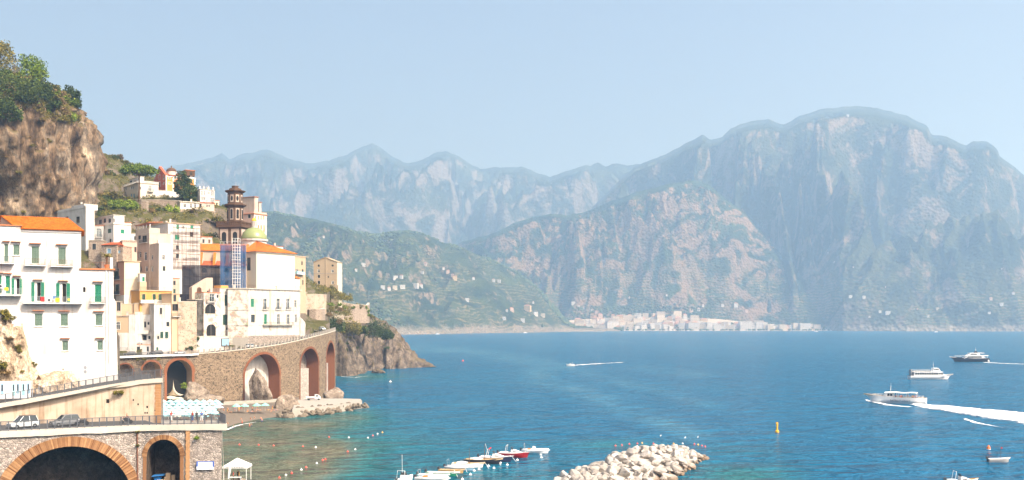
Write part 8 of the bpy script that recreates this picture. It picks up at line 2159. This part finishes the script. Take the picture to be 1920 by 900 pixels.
# name on the hull side: letters built as flat plates
cu = bpy.data.curves.new('boat_name', 'FONT'); cu.body = 'SATELLIT CRAFT'; cu.size = .95; cu.extrude = .02; cu.align_x = 'CENTER'
to = bpy.data.objects.new('boat_name', cu); COL.objects.link(to); dg = bpy.context.evaluated_depsgraph_get(); tm = bpy.data.meshes.new_from_object(to.evaluated_get(dg)); bpy.data.objects.remove(to)
tm.materials.clear(); tm.materials.append(M['hull_navy']); o = obj('lettering', tm, t, (-1.2, 2.52, .8)); o.rotation_euler = (pi / 2 + .14, 0, pi); o['kind'] = 'stuff'
for i in range(16): 
    x, y = rr.uniform(-7, .5), rr.uniform(-1.8, 1.8); q = t.matrix_basis @ Vector((x, y, 1.42)) if False else Vector((t.location.x + x * cos(pi - .5) - y * sin(pi - .5), t.location.y + x * sin(pi - .5) + y * cos(pi - .5), 1.45))
    tp = rr.choice(list(CL)); person('stand' if i % 3 else 'walk', q, rr.random() * 6, 'passenger in ' + CL[tp] + ' top under the awning of the tour boat', 'tour boat passengers', tp, 'cloth_d')
t = thing('life_ring', 'orange life ring on the tour boat wheelhouse', 'life ring', S(1683, 757.5, 0) + Vector((.5, -1.9, 3.0)), pi - .22); mb = MB(); mb.tube([(.35 * cos(a), 0, .35 * sin(a)) for a in np.linspace(0, 2 * pi, 14)], .09, 6, False); mb.build('ring', 'buoy_orange', t); mb = MB(); mb.box(-.1, .1, -.1, .1, .3, .42); mb.build('band', 'buoy_white', t)
# ---- ferry
t = thing('ferry', 'white two-deck passenger ferry with long dark window band', 'boat', S(1742, 711, 0), .02); L = 21.5
big_hull(t, L, 5.6, 2.0, 'gel_white', 'hull_grey')
deckbox(t, 'lower_cabin', -9.0, 8.0, 2.5, 1.6, 3.9, 'gel_white', 2.0, .2); winrow(t, np.arange(-8, 3.6, 1.25), 2.46, 2.5, 3.5, 1.08); winrow(t, (4.4, 5.3, 6.1), 2.46, 2.6, 3.4, .7)
deckbox(t, 'roof_deck', -9.4, 6.6, 2.6, 3.903, 4.05, 'gel_white')
deckbox(t, 'wheelhouse', 1.6, 5.6, 1.7, 4.053, 6.0, 'gel_white', 1.2, .3); winrow(t, (2.4, 3.3, 4.1), 1.67, 4.9, 5.6, .7)
mb = MB(); mb.hexa([(5.25, -1.5, 4.75), (5.25, 1.5, 4.75), (5.3, 1.5, 4.75), (5.3, -1.5, 4.75), (4.8, -1.4, 5.6), (4.8, 1.4, 5.6), (4.86, 1.4, 5.6), (4.86, -1.4, 5.6)]); mb.build('windscreen', 'glass_pane', t)
rails(t, [(1.4, -2.5), (-9.3, -2.5), (-9.3, 2.5), (1.4, 2.5)], 4.06)
for i in range(7): mb = MB(); mb.box(-8 + i * 1.25, -7.3 + i * 1.25, -1.8, 1.8, 4.06, 4.6); mb.build('bench', 'hull_grey', t)
mb = MB(); mb.tube([(2.4, 0, 6.0), (2.2, 0, 9.4)], [.1, .04], 6); mb.tube([(2.3, -.8, 7.6), (2.3, .8, 7.6)], .05, 5); mb.tube([(2.3, -.5, 8.4), (2.3, .5, 8.4)], .04, 5); mb.build('mast', 'white_paint', t)
mb = MB(); mb.box(-10.2, -9.5, -1.5, 1.5, 2.0, 5.2); mb.build('stern_frame', 'hull_grey', t)
mb = MB(); mb.box(-10.5, 6, -2.83, -2.79, 1.1, 1.25); mb.build('rub_rail', 'hull_grey', t)
# ---- motor yacht
t = thing('motor_yacht', 'black-hulled motor yacht with white upper decks and thin wake', 'boat', S(1820, 678.5, 0), pi + .03); L = 27.0
big_hull(t, L, 6.2, 2.9, 'hull_black', 'gel_white')
deckbox(t, 'main_deck', -9.5, 6.5, 2.7, 2.5, 4.7, 'gel_white', 3.2, .8); deckbox(t, 'window_band', -7.5, 4.6, 2.72, 3.2, 4.3, 'glass_pane', 1.6, .3, .97)
deckbox(t, 'deck_edge', -12.5, 5.2, 2.9, 4.703, 4.95, 'gel_white'); deckbox(t, 'upper_deck', -6.5, 3.4, 2.2, 4.953, 6.7, 'gel_white', 2.6, .6); deckbox(t, 'upper_window_band', -4.0, 1.8, 2.22, 5.4, 6.3, 'glass_pane', 1.2, .3, .97)
deckbox(t, 'hard_top', -9.5, 1.6, 2.4, 6.703, 6.9, 'gel_white'); deckbox(t, 'radar_arch', -4.6, -3.0, 1.6, 6.903, 8.3, 'hull_black', .6, .5)
mb = MB(); mb.tube([(-3.8, 0, 8.3), (-3.9, 0, 11.2)], [.12, .04], 6); mb.tube([(-3.8, -1, 9.2), (-3.8, 1, 9.2)], .07, 5); mb.build('mast', 'white_paint', t)
deckbox(t, 'transom', -13.6, -12.2, 2.6, .3, 2.6, 'gel_white', 0, 1.0); rails(t, [(6, -2.2), (10, -1.4), (12.8, -.2), (12.8, .2), (10, 1.4), (6, 2.2)], 3.9, .9)
for x in (-11.8, -9.8):
    for sg in (-2.5, 2.5): mb = MB(); mb.tube([(x, sg, 2.6), (x, sg, 4.7)], .08, 5); mb.build('stanchion', 'gel_white', t)
# ---- foam
g = NG('sea_foam'); ed = g.attr('edge')
k = g.math('SUBTRACT', g.math('ADD', g.math('MULTIPLY', g.noise(.7, 6, .75), 1.0), g.math('MULTIPLY', g.noise(.1, 5, .7, g.P((.5, 1.2, 1))), 1.1)), g.math('ADD', g.math('MULTIPLY', ed, 1.15), .4)); a_ = g.ramp(k, [(.12, 0), (.3, 1)])
g.set(g.b.inputs['Alpha'], a_); g.bump(g.noise(1.2, 5), .6, .3); M['sea_foam'] = g.out((.82, .84, .85), .7, .2)
def foam(label, pts, wid, fade=.5, seed=0, hgt=.25, nv=14):
    pth = Path([Vector((p.x, p.y, 0)) for p in pts]); n = max(24, int(pth.l[-1] / 1.5)); V_, E_ = [], []
    for i in range(n + 1):
        s_ = pth.l[-1] * i / n; u = i / n; w_ = float(np.interp(u, [q[0] for q in wid], [q[1] for q in wid]))
        for j in range(nv + 1):
            v = j / nv * 2 - 1; p = pth.off(s_, v * w_, .03); V_.append((p.x, p.y, .035 + hgt * max(0, 1 - v * v) * max(0, .6 + .6 * vnoise(p.x * .5, p.y * .5, 0, seed)) * (1 - u * .7))); E_.append(abs(v) ** 1.8 * .72 + fade * u)
    me = grid_mesh('wake', np.array(V_), nv + 1, n + 1, 'sea_foam', True, {'edge': np.array(E_)}); obj('wake', me, kind='stuff', label=label, cat='wake')
foam('broad white wake behind the tour boat', [S(1715, 758.5, 0), S(1740, 761, 0), S(1800, 768, 0), S(1870, 776, 0), S(1960, 785, 0), S(2060, 794, 0)], [(0, 3), (.15, 9), (.5, 17), (1, 30)], .06, 1, .5, 24)
foam('bow wave along the hull of the tour boat', [S(1624, 751, 0), S(1642, 755, 0), S(1668, 760, 0), S(1708, 763.5, 0)], [(0, .6), (.4, 1.6), (1, 1.8)], .1, 2, .4, 6)
foam('loose foam patches beside the tour boat wake', [S(1810, 786, 0), S(1830, 793, 0), S(1880, 802, 0)], [(0, .8), (.5, 1.6), (1, .6)], .35, 3, .2, 6)
foam('thin wake behind the motor yacht', [S(1846, 679.5, 0), S(1880, 681.5, 0), S(1960, 684, 0)], [(0, 2.5), (.3, 3.2), (1, 3)], .2, 4, .2, 8)
foam('fading wake behind the speedboat', [S(1066, 686, 0), S(1090, 684, 0), S(1130, 681.5, 0), S(1168, 679.5, 0)], [(0, 1.4), (.3, 3.5), (1, 4)], .35, 5, .25, 8)
foam('foam line at the foot of the headland', [S(640, 706, 0), S(665, 708, 0), S(690, 705, 0)], [(0, .5), (.5, .9), (1, .5)], .3, 6, .1, 5)
foam('swash line along the beach', [S(425, 806, 0), S(440, 799.5, 0), S(456, 795.5, 0), S(480, 791.5, 0)], [(0, .5), (.5, .7), (1, .3)], .2, 7, .05, 5)
# ---- buoys
t = thing('marker_buoy', 'tall yellow pillar buoy standing in the open bay', 'buoy', S(1457, 811, 0)); mb = MB(); mb.lathe([(.35, -.3), (.55, .1), (.5, .5), (.26, .7), (.24, 2.1), (.3, 2.2), (.3, 2.5), (.1, 2.6)], 12); mb.build('pillar', 'buoy_yellow', t); mb = MB(); mb.box(-.3, .3, -.03, .03, 2.55, 2.8); mb.build('topmark', 'buoy_yellow', t)
t = thing('marker_buoy', 'orange cone buoy behind the grey fishing boat', 'buoy', S(1853.5, 843, 0)); mb = MB(); mb.lathe([(.2, -.2), (.45, .1), (.42, .5), (.15, .95), (.05, 1.1)], 12); mb.build('cone', 'buoy_orange', t); mb = MB(); mb.lathe([(.46, .05), (.48, .1), (.46, .18)], 12); mb.build('collar', 'buoy_white', t)
bm_ = {}
for k in ('buoy_red', 'buoy_white', 'buoy_yellow', 'buoy_orange'):
    mb = MB(); mb.lathe([(.02, -.28), (.2, -.2), (.3, 0), (.2, .2), (.05, .27), (.05, .38)], 10); bm_[k] = mb.mesh('float', k)
mb = MB(); mb.tube([(.1 * cos(a), 0, .44 + .1 * sin(a)) for a in np.linspace(0, 2 * pi, 9)], .03, 4, False); eye_me = mb.mesh('eye', 'steel')
def buoy(px, py, k, label, group, s_=1.0): t = thing('float_buoy', label, 'buoy', S(px, py, 0), rnd.random() * 3, group, s_); obj('float', bm_[k], t); obj('eye', eye_me, t)
line1 = [(449, 834, 'r'), (485, 834.5, 'r'), (513, 836, 'r'), (568, 837.5, 'r'), (592, 839, 'w'), (617, 820, 'r'), (654, 820.5, 'w'), (690, 821, 'w'), (699, 817, 'r'), (708, 814, 'w'), (717, 811, 'y')]
line2 = [(524, 896, 'r'), (536, 891, 'w'), (547, 887, 'r'), (565, 881, 'w'), (574, 876.5, 'r'), (594, 869, 'w'), (605, 863, 'r'), (610, 861.5, 'r'), (652, 847, 'r'), (666, 843, 'w')]
line3 = [(1154, 836, 'r'), (1166, 835, 'r'), (1180, 833, 'r'), (1195, 832, 'r'), (1204, 831, 'y'), (1225, 832, 'r'), (1263, 832, 'y'), (1280, 832, 'w'), (1302, 833, 'r'), (1309, 834, 'y'), (1316, 836, 'r'), (1322, 837.5, 'r')]
nmz = {'r': ('buoy_red', 'red'), 'w': ('buoy_white', 'white'), 'y': ('buoy_yellow', 'yellow')}
for ln, where in ((line1, 'in the bathing line off the beach'), (line2, 'in the lane line toward the moored boats'), (line3, 'in the line behind the breakwater')):
    for px, py, k in ln: buoy(px, py, nmz[k][0], 'small ' + nmz[k][1] + ' float ' + where, 'floats ' + where, .85)
for px, py in ((953, 857), (970, 863), (938, 868), (951, 872), (916, 874), (926, 878), (898, 880), (889, 883), (882, 890), (867, 899), (1000, 849), (1014, 853), (1015, 858)): buoy(px, py, 'buoy_white', 'white mooring buoy beside the row of moored boats', 'mooring buoys', 1.0)
buoy(868, 677, 'buoy_red', 'single red float far out in the bay', None, 3); buoy(732, 716, 'buoy_white', 'white float near the headland cove', None, 2)
t = thing('rope', 'thin mooring ropes fanning from the bows of the moored boats', 'rope', S(930, 870, 0)); 
mb = MB()
for a, b in (((985, 853), (988, 858)), ((956, 861), (968, 866)), ((932, 866), (938, 872)), ((908, 874), (916, 878)), ((870, 882), (876, 886)), ((851, 889), (858, 894))):
    p, q = S(*a, 0), S(*b, 0); p.z = .9; mb.tube([p - t.location, p.lerp(q, .5) - t.location + Vector((0, 0, .1)), q - t.location], .04, 4)
mb.build('line', 'cloth_white', t, kind='stuff')
# gulls on the breakwater
for px, py in ((1310, 834), (1286, 835), (1240, 831)):
    t = thing('seagull', 'white seagull perched on the breakwater boulders', 'bird', S(px, py + 9, 0) + Vector((0, 1, 2.6)), 1.0, 'gulls on the breakwater'); mb = MB(); mb.lathe([(.02, -.3), (.09, -.12), (.11, .05), (.07, .2), (.02, .26)], 8); b_ = mb.build('body', 'gel_white', t); b_.rotation_euler = (0, pi / 2 - .4, 0); b_.location = (0, 0, .25)
    mb = MB(); mb.lathe([(.01, -.07), (.06, 0), (.05, .05), (.01, .07)], 8, (.2, 0, .42)); mb.build('head', 'gel_white', t); mb = MB(); mb.tube([(0, 0, 0), (0, 0, .2)], .015, 4); mb.build('leg', 'buoy_orange', t)
# ================================================================== THE TOWN ACROSS THE BAY
for nm, c in (('far_white', (.50, .49, .46)), ('far_cream', (.50, .44, .34)), ('far_pink', (.48, .36, .29)), ('far_ochre', (.48, .36, .2)), ('far_roof', (.36, .19, .12)), ('far_glass', (.10, .11, .13))): plain(nm, c, .9, .1, 0, .1, .2)
def far_proto(w_, d, hgt, roof, mat):
    mb = MB(); mb.box(-w_ / 2, w_ / 2, 0, d, -6, hgt); wl_ = mb.mesh('wall', mat)
    mb = MB()
    if roof == 'flat': mb.box(-w_ / 2 - .3, w_ / 2 + .3, -.3, d + .3, hgt + .01, hgt + .8)
    else: mb.add([(-w_ / 2 - .5, -.5, hgt), (w_ / 2 + .5, -.5, hgt), (w_ / 2 + .5, d + .5, hgt), (-w_ / 2 - .5, d + .5, hgt), (-w_ / 5, d / 2, hgt + 3), (w_ / 5, d / 2, hgt + 3)], [(0, 1, 5, 4), (1, 2, 5), (2, 3, 4, 5), (3, 0, 4), (0, 3, 2, 1)])
    rf = mb.mesh('roof', 'far_roof' if roof != 'flat' else mat)
    mb = MB(); nf = max(1, int(hgt / 3.4)); nc = max(2, int(w_ / 3.6))
    for j in range(nf):
        for i in range(nc): x = -w_ / 2 + w_ * (i + .5) / nc; z = 1.2 + j * hgt / nf; mb.box(x - .6, x + .6, -.06, .3, z, z + 1.6)
    return wl_, rf, mb.mesh('window', 'far_glass')
protos = [(far_proto(w_, d, h_, r_, m_), lb) for w_, d, h_, r_, m_, lb in ((16, 11, 10, 'flat', 'far_white', 'low white flat-roofed building in the town across the bay'), (22, 12, 15, 'flat', 'far_cream', 'mid-height cream apartment block in the town across the bay'), (14, 10, 9, 'hip', 'far_pink', 'pink house with red roof in the town across the bay'), (12, 10, 8, 'hip', 'far_white', 'white house with red roof in the town across the bay'), (30, 13, 18, 'flat', 'far_white', 'large white apartment block in the town across the bay'), (18, 12, 13, 'hip', 'far_ochre', 'ochre building with red roof in the town across the bay'))]
def far_house(i, loc, label=None, group='town across the bay', s_=1.0, rz=0.0):
    (a, b, c), lb = protos[i]; t = thing('town_building', label or lb, 'building', Vector(loc) + Vector((0, -2, 2)), rz, group, s_); obj('wall', a, t); obj('roof', b, t); obj('window', c, t, kind='stuff')
rr = random.Random(21)
for row, (y0, p0, p1, n) in enumerate(((617.5, 1062, 1536, 46), (613.5, 1070, 1440, 34), (609, 1080, 1330, 26), (603, 1110, 1320, 18), (596, 1120, 1300, 11))):
    for i in range(n):
        px = lerp(p0, p1, (i + rr.random() * .9) / n)
        if row == 0 and 1260 < px < 1290: continue
        Y = 3790 + row * 26 + rr.uniform(-8, 8); z = 3 + row * 9 + rr.uniform(-2, 2) if row < 3 else H + (HY - y0) / FPX * Y
        if row == 0: z = 3
        far_house(rr.choice([0, 1, 2, 3, 5, 0, 1]) if row else rr.choice([0, 1, 4, 2, 1, 0]), Vector(((px - 960) / FPX * Y, Y, z)), s_=rr.uniform(.95, 1.6), rz=rr.uniform(-.35, .35))
# terrace under the upper rows so that they stand on ground
mb = MB()
for (Ya, Yb, za, zb_) in ((3745, 3800, .2, 2.5), (3800, 3830, 2.5, 8), (3830, 3860, 8, 18), (3860, 3900, 18, 34), (3900, 3960, 34, 52)):
    for i in range(24):
        pa, pb = lerp(1035, 1560, i / 24), lerp(1035, 1560, (i + 1) / 24); k0 = (1 if Ya < 3801 else max(.12, 1 - abs((pa - 1215) / 330) ** 2)); k1 = (1 if Ya < 3801 else max(.12, 1 - abs((pb - 1215) / 330) ** 2))
        mb.quad(((pa - 960) / FPX * Ya, Ya, za * k0), ((pb - 960) / FPX * Ya, Ya, za * k1), ((pb - 960) / FPX * Yb, Yb, zb_ * k1), ((pa - 960) / FPX * Yb, Yb, zb_ * k0))
plain('far_sand', (.45, .40, .33), .95, .05, 0, .25, .05)
mb.build('town_shore', 'far_sand', kind='structure')
for px, py, i, s_, lb in ((1510, 613, 4, 1.25, 'large pale hotel block with rows of windows at the end of the far beach'), (1468, 614, 1, 1.2, 'pale blue-banded hotel beside the large hotel block'), (1445, 614.5, 1, 1.0, 'smaller hotel block in the middle of the far beach'), (1345, 612, 4, 1.0, 'tall cream hotel in the middle of the far waterfront'), (1395, 614.5, 4, .9, 'long white hotel on the far waterfront')):
    Y = 3770; far_house(i, Vector(((px - 960) / FPX * Y, Y, 2.5)), lb, None, s_)
for px, py, i, s_ in ((1380, 575, 3, 1.6), (1310, 583, 3, 1.1), (1355, 577, 0, .9), (1296, 588, 2, 1.2), (1318, 578, 3, .9), (1400, 586, 2, 1), (1075, 572, 0, 1.2), (1085, 577, 3, 1), (1095, 581, 3, .9), (1110, 585, 0, .8), (1118, 589, 2, .9), (1250, 560, 3, .7), (1050, 520, 3, .6), (1180, 560, 3, .7)):
    c = hit_on('wooded_foothill', px, py); far_house(i, c, 'isolated house on the wooded slope above the far town', 'houses above the far town', s_ * .75)
for px, py, i, s_ in ((1665, 592, 4, 1.0), (1650, 590, 0, 1.0), (1758, 590, 1, .8), (1740, 597, 0, .8), (1900, 553, 3, 1.1), (1858, 565, 2, 1.2), (1878, 573, 0, 1.3), (1855, 590, 0, .9), (1565, 494, 3, .9), (1553, 496, 0, .6), (1600, 508, 3, .6), (1630, 600, 0, .7), (1878, 515, 3, .5), (1595, 573, 0, 1.2), (1620, 576, 0, 1.2), (1720, 588, 2, .7), (1660, 545, 3, .5), (1590, 230, 0, 1.1)):
    c = hit_on('coastal_massif', px, py); far_house(i, c, 'isolated house on the slopes of the great massif', 'houses on the massif', s_ * .55)
for px, py, i, s_ in ((742, 524, 0, 1.0), (752, 525, 3, .9), (718, 545, 0, .9), (730, 546, 3, .9), (741, 544, 1, .7), (755, 543, 4, .6), (778, 539, 0, 1.2), (790, 540, 3, 1.0), (681, 501, 0, .8), (668, 510, 3, .7), (797, 498, 2, .8), (840, 513, 2, .9), (848, 519, 2, .8), (853, 526, 5, .9), (832, 506, 3, .7), (791, 515, 0, .6), (925, 528, 3, .9), (935, 530, 0, .8), (888, 525, 3, .8), (876, 566, 0, .9), (988, 583, 5, 1.4), (960, 584, 2, 1.1), (1005, 592, 0, 1.1), (1018, 595, 1, .8), (607, 447, 3, .6), (950, 585, 3, .7), (1000, 570, 3, .6), (945, 600, 0, .8), (980, 604, 0, 1.0)):
    c = hit_on('terraced_green_hill', px, py); far_house(i, c, 'small house among the terraces of the green hill', 'houses on the green hill', s_ * .8, rr.uniform(-.4, .4))
# terrace walls picked out on the green hill, trees round the far town
pts, sz = [], []
for i in range(420):
    px = rr.uniform(1050, 1560); row = rr.choice([0, 0, 1, 2, 3]); Y = 3775 + row * 28 + rr.uniform(-12, 12); pts.append(((px - 960) / FPX * Y, Y, 3.5 + row * 8)); sz.append(rr.uniform(3, 6.5))
for i in range(500):
    px = rr.uniform(1060, 1330); py = rr.uniform(575, 606); c = hit_on('wooded_foothill', px, py); pts.append(tuple(c)); sz.append(rr.uniform(3, 7))
blob_mass('town_trees', np.array(pts), np.array(sz), 'far_leaf', 6, label='dark trees among the buildings of the far town', cat='trees')
sb = [(1100, 619.5), (1180, 620), (1290, 620.5), (1340, 620), (1405, 619.5), (1530, 622), (1755, 623), (930, 624), (985, 624.5), (820, 627), (1060, 622)]
for px, py in sb:
    t = thing('small_boat', 'tiny white boat moored off the far shore', 'boat', S(px, py, 0), rr.uniform(-.3, .3), 'boats off the far shore', 1.6); st = hull(7, 2.4, 1.0, .4); mb = MB(); hull_mesh(mb, st, 0, .15); mb.build('hull', ['gel_white', 'gel_white'], t); mb = MB(); mb.box(-1.2, 1.0, -.8, .8, 1.0, 2.2); mb.build('cabin', 'gel_white', t)
